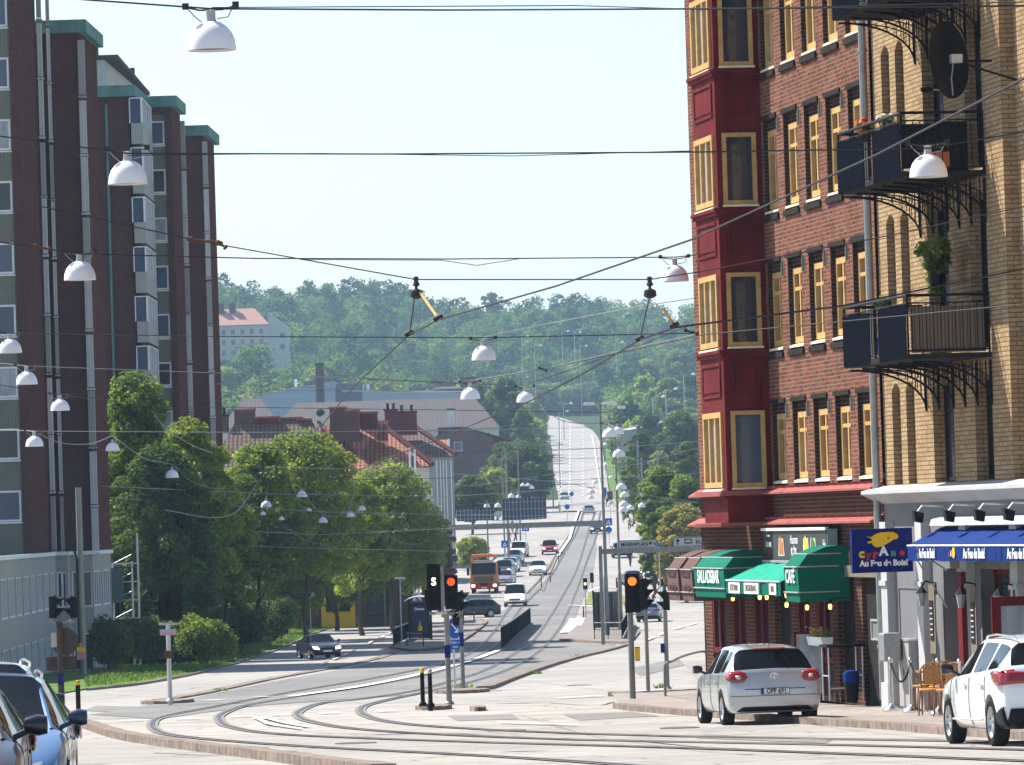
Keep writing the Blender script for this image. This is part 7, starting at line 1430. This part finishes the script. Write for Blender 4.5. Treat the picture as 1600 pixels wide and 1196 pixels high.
r, b, H = pole('traffic_signal', 724, 1081, 945, .06, 'pole_grey', 'shorter signal post with a head seen from the side, right of the keep right sign', SIG, GRP); x, y, z = loc(b, 722, 954); head(r, x-.02, 0, z, 2, None, 1.35, .9); MB().box(-.06, .06, -.09, -.06, 1.3, 1.7).build('label_plate', 'blue_sign', r)
x, y, z = loc(b, 716, 975); head(r, x, .1, z, 1, None, .4, .9)
r, b, H = pole('keep_right_sign', 711, 1081, 962, .03, 'galvanised', 'round blue keep right sign with a plate below, turned half away', 'road sign'); x, y, z = loc(b, 710, 982); q = sgn_disc(r, .04, -.05, z, .32, 'sign_blue', .75)
a = MB(); a.add([(-.15, -.016, .13), (-.12, -.016, .16), (.06, -.016, -.02), (.03, -.016, -.05)], [(0, 1, 2, 3)]); a.add([(.13, -.016, -.13), (.13, -.016, .03), (-.03, -.016, -.13)], [(0, 1, 2)]); a.build('arrow', 'white_paint', q)
x, y, z = loc(b, 711, 1008); q = MB().box(-.27, .27, -.012, .012, -.13, .15).build('sub_plate', 'sign_blue', r, loc=(.04, -.05, z)); q.rotation_euler = (0, 0, .75); lettering('Gäller ej', .12, 'white_paint', q, (0, -.016, .075), (pi/2, 0, 0)); lettering('buss', .12, 'white_paint', q, (0, -.016, -.045), (pi/2, 0, 0))
r, b, H = pole('traffic_signal', 989, 1099, 950, .07, 'pole_grey', 'signal post with a large glowing amber light at the right junction', SIG, GRP); x, y, z = loc(b, 989, 955); head(r, x, -.08, z, 3, 0, 0, .92, 'amber_light'); MB().box(.08, .2, -.06, .06, 1.0, 1.28).build('push_button_box', 'sign_yellow', r); MB().box(.085, .20, -.055, .065, .98, 1.30).build('box_cover', 'black_plastic', r)
MB().tube([(0, 0, H-.1), (.22, 0, H-.06)], .025).build('cross_arm', 'pole_grey', r)
r, b, H = pole('traffic_signal', 1013, 1085, 930, .05, 'pole_grey', 'signal post with side turned head just right of the amber light', SIG, GRP); x, y, z = loc(b, 1009, 952); head(r, x, 0, z, 3, None, 1.5, .88); x, y, z = loc(b, 998, 953); head(r, x, .2, z, 3, None, 3.14, .8, vis=False)
r, b, H = pole('traffic_signal', 1043, 1078, 955, .06, 'pole_grey', 'signal post with a head turned away, beside the bent rail', SIG, GRP); x, y, z = loc(b, 1040, 954); head(r, x, 0, z, 2, None, -1.6, .9); MB().box(-.15, -.05, -.06, .06, 1.0, 1.25).build('push_button_box', 'blue_sign', r)
rr_ = [gp(1040, 1095), gp(1100, 1086)]; P_ = rr_[0]; Q_ = rr_[1]-P_
r = empty('guard_rail', P_, 0, 'bent steel guard rail between the signals and the brick corner', 'railing'); MB().tube(smooth_line([(0, 0, 0), (0, 0, .75), (.05, .05, .88), (.18, .1, .92), (Q_.x*.5, Q_.y*.5, .95), (Q_.x, Q_.y, .95), (Q_.x+.1, Q_.y, .8), (Q_.x+.1, Q_.y, 0)], 4), .03, 8).build('rail', 'pole_grey', r, smooth=True)
r, b, H = pole('traffic_signal', 266, 1097, 975, .06, 'galvanised', 'pale signal post on the small left island with four dark heads', SIG, GRP, .1)
for px_, py_, n_, s_, rz in ((275, 966, 3, .95, 3.1), (257, 967, 3, .75, 3.0), (269, 968, 2, .75, 3.3), (249, 962, 2, .7, -1.4)): x, y, z = loc(b, px_, py_); head(r, x, 0, z, n_, None, rz, s_, vis=px_ < 250)
MB().tube([(-.25, 0, H), (.25, 0, H)], .03).build('cross_arm', 'galvanised', r); x, y, z = loc(b, 265, 988); MB().box(-.22, .22, -.08, -.06, z-.08, z+.08).build('name_plate', 'plaster_white', r); MB().box(-.2, .2, -.085, -.08, z-.065, z-.02).build('plate_stripe', 'flower_pink', r); x, y, z = loc(b, 264, 1023); MB().box(-.13, .13, -.09, .09, z-.1, z+.1).build('button_box', 'rust', r)
r, b, H = pole('traffic_signal', 97, 1126, 972, .075, 'old_brown', 'brown signal post with two pairs of heads behind the blue car', SIG, GRP)
for px_, rz in ((86, 1.5), (114, -1.5)): x, y, z = loc(b, px_, 966); head(r, x, 0, z, 2, None, rz, .85)
MB().tube([(-.2, 0, H), (.35, 0, H)], .03).build('cross_arm', 'pole_grey', r); x, y, z = loc(b, 101, 1003); q = sgn_disc(r, x, .08, z, .32, 'old_brown', 0, False); MB().box(-.32, -.05, -.1, -.09, -.12, .22).build('paper_notice', 'concrete', q)
x, y, z = loc(b, 97, 1037); MB().box(-.33, .36, .06, .09, z-.16, z+.16).build('sign_board', 'old_brown', r); x, y, z = loc(b, 99, 1061); MB().box(-.06, .06, -.10, -.085, z-.14, z+.14).build('label_plate', 'blue_sign', r)
for px_, py_, yt, top, lab in ((661, 1104, 1046, 'sign_yellow', 'black bollard with a yellow band on the near traffic island'), (673, 1105, 1047, 'galvanised', 'black bollard with a grey cap on the near traffic island'), (123, 1123, 1065, 'sign_yellow', 'black bollard with a yellow band behind the blue car')):
    r, b, H = pole('bollard', px_, py_, yt, .05 if px_ > 200 else .055, 'dark_metal', lab, 'bollard', None, .1); MB().lathe([(.056, H-.08), (.056, H-.02), (.03, H+.02), (0, H+.025)], 12).build('band', top, r)
r, b, H = pole('concrete_pole', 131, 1060, 762, .13, 'pole_grey', 'tall concrete pole before the grey ground floors at the left', 'pole'); MB().tube([(-.3, -.1, H-2.4), (-.14, -.12, H-3.0), (-.14, -.12, 1.5)], .05).build('cable_pipe', 'dark_metal', r); x, y, z = loc(b, 124, 1020); MB().box(-.25, .1, -.22, -.19, z-.3, z).build('notice', 'flower_pink', r); MB().box(-.25, .1, -.23, -.19, z+.02, z+.25).build('yellow_notice', 'sign_yellow', r)
r, b, H = pole('lamp_post', 352, 985, 832, .17, 'concrete', 'concrete lamp post with a flat white lamp before the farthest tower', 'lamp post'); m = MB(); m.prism([(-.9, 0), (.05, 0), (.05, .15), (-.5, .14)], 1, -.14, .14); m.build('lamp_head', 'lamp_white', r, loc=(0, 0, H)); MB().box(-.17, .17, -.2, -.175, 1.0, 2.0).build('poster', 'flower_pink', r)
def small_signal(px, py, ybase, lit, lens, lab, n=3, s=.85, rz=0, ph=None):
    r, b, H = pole('traffic_signal', px, ybase, py, .05, 'galvanised', lab, SIG, 'distant traffic signals'); head(r, 0, -.06, H-.3*n*s*.35, n, lit, rz, s, lens)
for a in ((916, 915, 968, 1, 'green_light', 'small signal with a green light beside the right tram stop'), (968, 915, 975, 0, 'red_light', 'small signal with a red light over the right shelter'), (1036, 910, 940, 0, 'red_light', 'left one of two small red signals below the direction signs'), (1044, 911, 942, 0, 'red_light', 'right one of two small red signals below the direction signs'), (926, 905, 940, None, 'red_light', 'small dark signal left of the shelter mast'),
          (409, 914, 950, 0, 'red_light', 'left one of two small red signals under the street trees'), (420, 918, 952, 0, 'red_light', 'right one of two small red signals under the street trees'), (436, 928, 955, None, 'red_light', 'small dark signal right of the two red ones under the trees'), (514, 924, 978, None, 'red_light', 'small dark signal at the tip of the grass bank'), (458, 925, 945, None, 'red_light', 'small dark signal post before the yellow shop')): small_signal(*a)
# lamp masts
def mast(px, py, ytop, rad, arms, lab, Y):
    b = Vector((wp(px, 900, Y).x, Y, g(Y))); T = wp(px-(py-ytop)*.0314, ytop, Y); r = empty('lamp_mast', b, 0, lab, 'lamp mast'); H = T.z-b.z
    MB().tube([(0, 0, 0), (0, 0, 3.6), (0, 0, 3.7), (0, 0, H)], [rad*1.5, rad*1.45, rad, rad*.6], 10).build('mast', 'pole_grey', r, smooth=True); m = MB(); m.tube([(arms[0][0]*.4, 0, H-.05), (0, 0, H), (arms[-1][1]*.4, 0, H-.05)], .05, 6); m.build('cross_arm', 'pole_grey', r)
    for a0, a1 in arms: m = MB(); m.prism([(a0, -.03), (a1, -.03), (a1*.9+a0*.1, .14), (a0*.9+a1*.1, .14)], 1, -.16, .16); m.build('lamp_head', 'lamp_white', r, loc=(0, 0, H-.02), bevel=.03)
    return r, b, H
mast(946, 985, 632, .10, ((-1.05, -.25), (.10, 1.05)), 'taller lamp mast with two long lamp heads against the hill', 330); mast(968, 990, 638, .09, ((.22, .75),), 'second lamp mast with one lamp head, right of the double one', 350)
for i, (px, py, yt, Y, rd) in enumerate(((1034, 872, 708, 520, .13), (1003, 790, 688, 760, .16), (1008, 800, 715, 700, .16), (868, 800, 700, 900, .12), (848, 692, 652, 1500, .15), (862, 720, 664, 1300, .13), (866, 740, 680, 1150, .13), (815, 830, 690, 640, .10), (796, 850, 700, 560, .14), (790, 880, 705, 600, .09), (1020, 860, 720, 640, .1), (993, 800, 680, 900, .10), (764, 900, 780, 500, .08), (600, 960, 885, 400, .05), (880, 760, 690, 1100, .1))):
    b = Vector((wp(px, 900, Y).x, Y, hill(wp(px, 900, Y).x, Y))); T = wp(px, yt, Y); r = empty('tram_pole', b, 0, 'thin grey pole carrying the tram wires along the far street', 'pole', 'tram wire poles along the far street'); MB().tube([(0, 0, -.5), (0, 0, T.z-b.z)], [rd*1.1, rd*.8], 7).build('pole', 'pole_grey', r, smooth=True); MB().tube([(-.9, 0, T.z-b.z-.4), (.9, 0, T.z-b.z-.4)], .04, 5).build('cross_arm', 'pole_grey', r)
for i, (px, yt, Y) in enumerate(((878, 519, 2050), (897, 521, 2050), (906, 542, 1950), (962, 536, 1900), (815, 527, 2050), (835, 541, 2000), (1068, 587, 1300), (1040, 610, 1250), (1020, 622, 1200), (880, 632, 1600), (873, 645, 1500))):
    x = wp(px, yt, Y).x; z0 = hill(x, Y); T = wp(px, yt, Y); r = empty('street_lamp', (x, Y, z0), 0, 'tiny white street lamp on an arm on the wooded hillside', 'street lamp', 'tiny street lamps on the hillside roads'); h = T.z-z0
    MB().tube([(0, 0, 0), (0, 0, h), (2.4, 0, h+.3)], .12, 5).build('pole', 'galvanised', r); MB().lathe([(.55, h+.0), (.45, h+.4), (0, h+.55)], 8, (2.4, 0, 0)).build('lamp_shade', 'lamp_white', r)
# gantry with the backs of two big signs, and the direction sign gantry
Y = 425; b = Vector((wp(946, 900, Y).x, Y, g(Y))); r = empty('sign_gantry', b, 0, 'dark grey gantry across the road carrying two blue backed signs', 'gantry'); P = lambda px, py: wp(px, py, Y)-b
p0, p1 = P(655, 823), P(948, 817); MB().box(p0.x, p1.x, -.2, .2, p1.z-.22, p1.z+.20).build('beam', 'pole_grey', r)
for px in (944, 688): q = P(px, 820); MB().box(q.x-.13, q.x+.13, -.13, .13, 0, p1.z-.2).build('post', 'pole_grey', r)
for x0, x1, y0, y1 in ((714, 772, 794, 815), (785, 853, 778, 813)):
    a, c = P(x0, y1), P(x1, y0); q = MB().box(a.x, c.x, -.32, -.26, a.z, c.z).build('sign_back', 'blue_screen', r); n = int((x1-x0)/5.6)
    for k in range(n+1): MB().box(a.x+(c.x-a.x)*k/n-.02, a.x+(c.x-a.x)*k/n+.02, -.36, -.325, a.z, c.z).build('rib', 'house_grey', q)
    for k in range(3): zz_ = a.z+(c.z-a.z)*(k+.5)/3; MB().box(a.x, c.x, -.345, -.322, zz_-.015, zz_+.015).build('cross_rib', 'house_grey', q)
a, c = P(773, 812), P(784, 797); MB().lathe([(0, -.01), (.28, -.01), (.28, .01), (0, .01)], 20, ((a.x+c.x)/2, -.3, (a.z+c.z)/2), ax=1).build('round_sign', 'galvanised', r)
Y = 300; b = Vector((wp(942, 900, Y).x, Y, g(Y))); r = empty('direction_sign_gantry', b, 0, 'grey beam gantry with two white direction signs, one reading Mariaplan', 'gantry'); P = lambda px, py: wp(px, py, Y)-b
p0, p1 = P(938, 862), P(1150, 856); MB().box(p0.x, p1.x, -.12, .12, p0.z-.15, p0.z+.13).build('beam', 'pole_grey', r); MB().box(p0.x-.1, p0.x+.1, -.1, .1, 0, p0.z+.3).build('post', 'pole_grey', r)
for x0, x1, y0, y1 in ((966, 1026, 843, 858), (1052, 1104, 838, 855)):
    a, c = P(x0, y1), P(x1, y0); w = (c.x-a.x); h = c.z-a.z; q = MB().box(0, w, -.20, -.15, 0, h).build('sign_panel', 'plaster_white', r, loc=(a.x, 0, a.z)); MB().frame(.02, w-.02, .02, h-.02, .025, -.206, -.2).build('border', 'dark_metal', q)
    if x0 == 966:
        lettering('MARIAPLAN', .30, 'dark_metal', q, (w*.42, -.21, h*.46), (pi/2, 0, 0), sx=.92, bold=.006); m = MB(); m.add([(w-.14, -.212, h*.25), (w-.08, -.212, h*.25), (w-.08, -.212, h*.62), (w-.32, -.212, h*.62), (w-.32, -.212, h*.54), (w-.14, -.212, h*.54)], [(0, 1, 2, 3, 4, 5)]); m.add([(w-.48, -.212, h*.58), (w-.30, -.212, h*.80), (w-.30, -.212, h*.36)], [(0, 1, 2)]); m.build('arrow', 'dark_metal', q)
    else:
        m = MB(); m.add([(.22, -.212, h*.2), (.29, -.212, h*.2), (.29, -.212, h*.6), (.22, -.212, h*.6)], [(0, 1, 2, 3)]); m.add([(.13, -.212, h*.55), (.38, -.212, h*.55), (.255, -.212, h*.85)], [(0, 1, 2)]); m.build('arrow', 'dark_metal', q)
        m = MB(); m.frame(.62, 1.05, h*.3, h*.78, .05, -.214, -.207); m.box(.62, 1.05, -.215, -.207, h*.3, h*.42); m.build('bus_symbol', 'dark_metal', q); lettering('KU', .28, 'dark_metal', q, (1.42, -.21, h*.42), (pi/2, 0, 0), bold=.006); lettering('E', .16, 'sign_red', q, (1.3, -.21, h*.74), (pi/2, 0, 0))
q = P(1031, 840); dm = MB(); dm.add([(.0, 0, -.26), (.26, 0, 0), (0, 0, .26), (-.26, 0, 0), (.0, .02, -.26), (.26, .02, 0), (0, .02, .26), (-.26, .02, 0)], [(0, 1, 2, 3), (4, 5, 6, 7), (0, 1, 5, 4), (1, 2, 6, 5), (2, 3, 7, 6), (3, 0, 4, 7)])
def sign_post(px, py, ytop, Y, lab, build, cat='road sign', group=None):
    b = gp(px, py) if Y is None else Vector((wp(px, 900, Y).x, Y, g(Y))); T = wp(px, ytop, b.y); r = empty('road_sign', b, 0, lab, cat, group); H = T.z-b.z; MB().tube([(0, 0, 0), (0, 0, H)], .03 if b.y < 400 else .045, 6).build('post', 'galvanised', r); build(r, H)
def diamond(r, H):
    o = bpy.data.objects.new('sign_plate', dm_mesh); COL.objects.link(o); o.parent = r; o.location = (0, -.05, H+.1); sgn_disc(r, -.05, -.06, H-.42, .19, 'sign_blue', 0)
o = dm.build('sign_plate', 'sign_yellow', None, uv=False); dm_mesh = o.data; bpy.data.objects.remove(o)
sign_post(1031, 880, 843, 430, 'yellow priority diamond over a small blue disc beside the direction signs', diamond)
def blue_sq(r, H, s=.36, tri=True):
    q = MB().box(-s, s, -.06, -.03, H-2*s, H).build('sign_plate', 'sign_blue', r)
    if tri: MB().prism([(-s*.6, H-1.6*s), (s*.6, H-1.6*s), (0, H-.4*s)], 1, -.066, -.061).build('triangle', 'white_paint', q); MB().tube([(0, -.07, H-1.5*s), (.0, -.07, H-s*.9)], .05, 6).build('walker', 'sign_blue', q)
sign_post(790, 893, 845, None, 'blue pedestrian crossing sign above the parked cars', lambda r, H: blue_sq(r, H)); sign_post(822, 856, 819, None, 'blue pedestrian crossing sign beside the walking people', lambda r, H: blue_sq(r, H, .42))
def two(r, H): blue_sq(r, H, .42); sgn_disc(r, 0, -.05, H-1.35, .38, 'sign_blue', 0)
sign_post(952, 850, 810, None, 'blue square sign over a blue disc at the right end of the gantry', two)
sign_post(887, 820, 791, None, 'round blue sign on a post at the roundabout, nearer one', lambda r, H: sgn_disc(r, 0, -.05, H-.1, .38, 'sign_blue', 0)); sign_post(897, 800, 771, 880, 'round blue sign farther up the hill road', lambda r, H: sgn_disc(r, 0, -.05, H-.1, .38, 'sign_blue', 0)); sign_post(1029, 900, 860, None, 'round blue sign on a pole below the direction signs', lambda r, H: (sgn_disc(r, 0, -.05, H-.1, .26, 'sign_blue', 0)))
sign_post(948, 790, 762, 800, 'tiny green blue sign over the far crossing', lambda r, H: blue_sq(r, H, .4, False)); sign_post(957, 800, 768, 780, 'small orange board on a post at the far crossing', lambda r, H: MB().box(-.4, .4, -.06, 0, H-1.2, H).build('sign_plate', 'rust', r))
sign_post(486, 992, 925, None, 'grey back of a diamond sign on a thin post in the yellow green bush', lambda r, H: setattr(MB().box(-.28, .28, -.03, -.01, -.28, .28).build('sign_plate', 'galvanised', r, loc=(0, 0, H-.2)), 'rotation_euler', (0, .785, 0)))
sign_post(502, 966, 868, None, 'yellow plate hanging in front of the round tree', lambda r, H: MB().box(-.32, .32, -.06, 0, H-.15, H+.2).build('sign_plate', 'sign_yellow', r))
for px, py, yt, lab in ((628, 1012, 905, 'thin lamp post with a flat head left of the bus shelter'), (541, 958, 900, 'thin lamp post before the dark hedge'), (655, 980, 893, 'thin lamp post with a flat head behind the bus shelter'), (593, 958, 925, 'short grey post before the clipped hedge')):
    r, b, H = pole('lamp_post', px, py, yt, .04, 'galvanised', lab, 'lamp post', None, base=False)
    m = MB(); m.prism([(-.35, 0), (.35, 0), (.28, .1), (-.28, .1)], 1, -.15, .15); m.build('lamp_head', 'lamp_white', r, loc=(0, 0, H))
paint('poster_purple', (.03, .025, .08), .4)
# ---- tram shelters, fences
def shelter(px0, px1, yb, yt, lab, ad, glass_='shelter_glass', Yd=2.2, roof='lamp_white'):
    a, c = gp(px0, yb, .11), gp(px1, yb, .11); W_ = wp(px1, yb, a.y).x-a.x; H = wp(px0, yt, a.y).z-a.z; r = empty('bus_shelter', (a.x, a.y, a.z), 0, lab, 'bus shelter')
    m = MB(); n = 8; top = [(-.25+(W_+.5)*k/n, H-.18+.25*sin(pi*k/n)**.7) for k in range(n+1)]; m.prism(top+[(x, z-.06) for x, z in top[::-1]], 1, -.3, Yd+.3); m.build('roof', roof, r)
    for x in (0, W_):
        for y in (0, Yd): MB().tube([(x, y, 0), (x, y, H-.15)], .045, 6).build('post', 'dark_metal', r)
    MB().box(.05, W_-.05, Yd-.02, Yd, .1, H-.25).build('glass_wall', glass_, r); MB().box(-.02, .0, .1, Yd-.1, .1, H-.25).build('glass_wall', glass_, r)
    q = MB().box(W_*ad[0], W_*ad[1], -.08, .08, .15, H-.35).build('advert_case', 'dark_metal', r); MB().box(W_*ad[0]+.08, W_*ad[1]-.08, -.09, -.085, .35, H-.5).build('poster', 'poster_purple' if ad[2] else 'slate', q)
    xc = W_*(ad[0]+ad[1])/2; MB().lathe([(0, .55), (.14, .57), (.15, .78), (.05, .95), (.04, 1.2), (0, 1.21)], 10, (xc, -.06, 0)).build('poster_bottle', 'sign_yellow', q)
    if ad[2]: lettering('Druvan', .22, 'lamp_white', q, (xc, -.10, H-.72), (pi/2, 0, 0), sx=.9, bold=.01)
    MB().box(W_*.1, W_*.9, Yd-.6, Yd-.3, .42, .48).build('bench', 'weathered_wood', r); return r
shelter(640, 674, 1001, 934, 'left tram shelter with a purple and yellow poster behind a black fence', (.08, .92, 1)); shelter(929, 968, 985, 920, 'right tram shelter in front of the lamp masts', (.15, .75, 0))
def fence(pts, h, lab, n, mat='dark_bars', dz=.11, mesh=True):
    P = [gp(*p, dz) for p in pts]; o = P[0]; r = empty('fence', o, 0, lab, 'fence'); 
    for i in range(len(P)-1):
        a, c = P[i]-o, P[i+1]-o
        if mesh: m = MB(); d = (c-a).normalized(); nn = Vector((-d.y, d.x, 0))*.02; m.add([a+Vector((0, 0, .08)), c+Vector((0, 0, .08)), c+Vector((0, 0, h)), a+Vector((0, 0, h)), a+nn+Vector((0, 0, .08)), c+nn+Vector((0, 0, .08)), c+nn+Vector((0, 0, h)), a+nn+Vector((0, 0, h))], [(0, 1, 2, 3), (4, 5, 6, 7), (0, 1, 5, 4), (2, 3, 7, 6), (1, 2, 6, 5), (3, 0, 4, 7)]); m.build('bar_panel', mat, r)
        else:
            for k in range(16): q = a+(c-a)*k/16; MB().tube([q, q+Vector((0, 0, h))], .010, 4).build('bar', 'pole_grey', r)
        MB().tube([a+Vector((0, 0, h)), c+Vector((0, 0, h))], .03, 6).build('top_rail', 'pole_grey', r)
        for k in range(n+1): q = a+(c-a)*k/n; MB().tube([q, q+Vector((0, 0, h+.03))], .03, 6).build('post', 'dark_metal', r)
fence([(784, 1015), (800, 1002), (829, 975)], 1.15, 'black bar fence on the narrow island between the tracks', 3)
fence([(615, 1010), (640, 998), (673, 1000)], 1.0, 'black bar fence at the end of the left tram platform', 2); fence([(636, 1010), (662, 1011)], .75, 'light see through railing before the left shelter', 1, mesh=False)
fence([(929, 999), (972, 999)], .95, 'see through railing before the right shelter', 2, mesh=False); fence([(972, 999), (982, 978)], 1.0, 'short dark fence at the right platform corner', 1)
for px, py, yt, lab in ((642, 972, 952, 'left of the two short dark posts behind the keep right sign'), (741, 972, 951, 'short dark post on the left tram platform end'), (846, 918, 898, 'black marker post between the tram tracks'), (860, 911, 896, 'striped marker post between the tracks ahead'), (873, 880, 862, 'thin dark marker post beside the red car'), (912, 967, 948, 'short dark post beside the green signal')):
    r, b, H = pole('marker_post', px, py, yt, .05, 'dark_metal', lab, 'post', None, .0, base=False); MB().lathe([(.055, H*.7), (.055, H*.8)], 8).build('reflector_band', 'plaster_white', r)
# ================================================ PEOPLE
paint('cloth_navy', (.02, .03, .08), .8); paint('cloth_dark', (.02, .02, .025), .8); paint('cloth_white', (.6, .6, .6), .8); paint('cloth_green', (.25, .55, .12), .8); paint('cloth_orange', (.6, .2, .03), .8); paint('hair_brown', (.06, .035, .02), .7)
def person(loc_, rz, pose, shirt, trousers, lab, bag=False, bike=False):
    sk = {'hip': (0, 0, .95), 'chest': (0, 0, 1.30), 'neck': (0, 0, 1.47), 'head': (0, 0, 1.62), 'top': (0, 0, 1.72)}; st = .22 if pose == 'walk' else .04
    if pose == 'bike': sk.update(chest=(.16, 0, 1.42), neck=(.22, 0, 1.58), head=(.25, 0, 1.72), top=(.25, 0, 1.82), hip=(-.02, 0, 1.08))
    V = [sk['hip'], sk['chest'], sk['neck'], sk['head'], sk['top']]; R_ = [.15, .16, .06, .10, .06]; E_ = [(0, 1), (1, 2), (2, 3), (3, 4)]; C = list(sk['chest']); Hh = sk['hip']
    for s in (-1, 1):
        f = s*st; k = len(V)
        if pose == 'bike': V += [(Hh[0]+.02, s*.1, Hh[2]-.05), (.36, s*.12, .80+.12*s), (.18, s*.12, .42+.14*s), (.28, s*.12, .38+.14*s)]
        else: V += [(0, s*.09, .90), (f*.6+.03, s*.10, .50), (f-.06*(f < 0), s*.10, .08+.04*(f < 0)), (f+.14, s*.11, .04)]
        R_ += [.095, .065, .042, .035]; E_ += [(0, k), (k, k+1), (k+1, k+2), (k+2, k+3)]; k = len(V)
        if pose == 'bike': V += [(C[0], s*.19, C[2]+.08), (C[0]+.14, s*.24, C[2]-.16), (.48, s*.22, 1.12), (.54, s*.2, 1.10)]
        else: V += [(0, s*.19, 1.40), (-f*.3-.02, s*.23, 1.12), (-f*.7+.08, s*.22, .88), (-f*.7+.12, s*.21, .80)]
        R_ += [.055, .04, .032, .035]; E_ += [(1, k), (k, k+1), (k+1, k+2), (k+2, k+3)]
    me = bpy.data.meshes.new('body'); me.from_pydata(V, E_, []); o = bpy.data.objects.new('tmp', me); COL.objects.link(o); sm = o.modifiers.new('s', 'SKIN'); o.modifiers.new('u', 'SUBSURF').levels = 2
    for i, q in enumerate(me.skin_vertices[0].data): q.radius = (R_[i], R_[i]*(1.15 if i in (0, 1) else 1)); q.use_root = i == 0
    dg = bpy.context.evaluated_depsgraph_get(); ev = bpy.data.meshes.new_from_object(o.evaluated_get(dg)); bpy.data.objects.remove(o); ev.materials.clear()
    for m_ in ('skin', shirt, trousers, 'hair_brown', 'black_plastic'): ev.materials.append(MAT[m_])
    hz_ = Hh[2]
    for p in ev.polygons:
        c = p.center; p.material_index = 4 if c.z < (.09 if pose != 'bike' else .0) else 2 if c.z < hz_+.03 and abs(c.y) < .17 else 3 if c.z > sk['head'][2]+.03 or (c.z > sk['head'][2]-.05 and c.x < sk['head'][0]-.02) else 0 if c.z > sk['neck'][2]-.02 or (abs(c.y) > .15 and c.z < 1.1) else 1; p.use_smooth = True
    r = empty('person', loc_, rz, lab, 'person'); b = bpy.data.objects.new('body', ev); COL.objects.link(b); b.parent = r
    if bag: MB().box(-.12, .12, .24, .34, .55, .85).build('bag', 'cloth_orange', r, bevel=.02)
    return r
def bicycle(loc_, rz, lab):
    r = empty('bicycle', loc_, rz, lab, 'bicycle', 'bicycles on the cycle path')
    for x in (-.52, .52): w = MB(); w.tube([(x+.33*cos(a), 0, .34+.33*sin(a)) for a in [2*pi*k/20 for k in range(21)]], .012, 5); o = w.build('wheel', 'rubber', r); s_ = MB(); [s_.tube([(x, 0, .34), (x+.32*cos(a), 0, .34+.32*sin(a))], .004, 3) for a in [2*pi*k/10 for k in range(10)]]; s_.build('spokes', 'galvanised', o)
    MB().tube([(-.52, 0, .34), (-.1, 0, .34), (-.2, 0, .88)], .012, 5).tube([(-.1, 0, .34), (.38, 0, .85), (-.18, 0, .80)], .012, 5).tube([(.52, 0, .34), (.36, 0, 1.0)], .012, 5).build('frame', 'dark_metal', r); MB().box(-.34, -.1, -.07, .07, .90, .95).build('saddle', 'black_plastic', r, bevel=.02); MB().tube([(.44, -.28, 1.06), (.36, -.1, 1.02), (.36, .1, 1.02), (.44, .28, 1.06)], .012, 5).build('handlebar', 'dark_metal', r)
for px, py, rz, sh, tr_, lab, bg in ((808, 836, -1.6, 'cloth_navy', 'cloth_navy', 'person in dark blue standing beyond the parked cars', 0), (801, 833, 1.4, 'cloth_orange', 'cloth_dark', 'person in orange beside the one in dark blue', 1), (796, 850, .3, 'cloth_dark', 'cloth_navy', 'person in dark clothes by the blue crossing sign', 0), (806, 852, 2.6, 'cloth_navy', 'cloth_dark', 'person in a blue top just above the parked white van', 0), (985, 886, 1.3, 'cloth_navy', 'cloth_navy', 'person in navy clothes walking on the right pavement', 0), (946, 783, 1.5, 'cloth_navy', 'cloth_navy', 'person in blue walking at the far crossing', 0), (949, 794, -1.2, 'cloth_dark', 'cloth_dark', 'person in dark clothes at the far crossing, nearer one', 0)):
    person(gp(px, py), rz, 'walk', sh, tr_, lab, bool(bg))
for px, py, rz, sh, lab, lb2 in ((975, 818, -1.7, 'cloth_dark', 'cyclist in dark clothes, farther one on the right cycle path', 'bicycle ridden by the farther cyclist on the right path'), (984, 832, -1.6, 'skin', 'bare armed cyclist, nearer one on the right cycle path', 'bicycle ridden by the nearer cyclist on the right path'), (872, 803, .2, 'cloth_green', 'cyclist in a bright green top crossing the far road', 'bicycle under the cyclist in the green top')):
    p = gp(px, py); person(p, rz, 'bike', sh, 'cloth_dark', lab); bicycle(p, rz, lb2)
# ------------------------------------------------ haze over the far valley
hz = MB().box(-2700, 2700, -61, 6100, -90, 210).build('haze', 'white_paint'); hz['kind'] = 'stuff'
hm = bpy.data.materials.new('haze'); hm.use_nodes = True; ht = hm.node_tree; ht.nodes.remove(ht.nodes['Principled BSDF'])
pv = ht.nodes.new('ShaderNodeVolumePrincipled'); pv.inputs['Color'].default_value = (.52, .76, 1, 1); pv.inputs['Density'].default_value = .000125
ht.links.new(pv.outputs[0], ht.nodes['Material Output'].inputs['Volume']); hz.data.materials.clear(); hz.data.materials.append(hm); hz.display_type = 'WIRE'
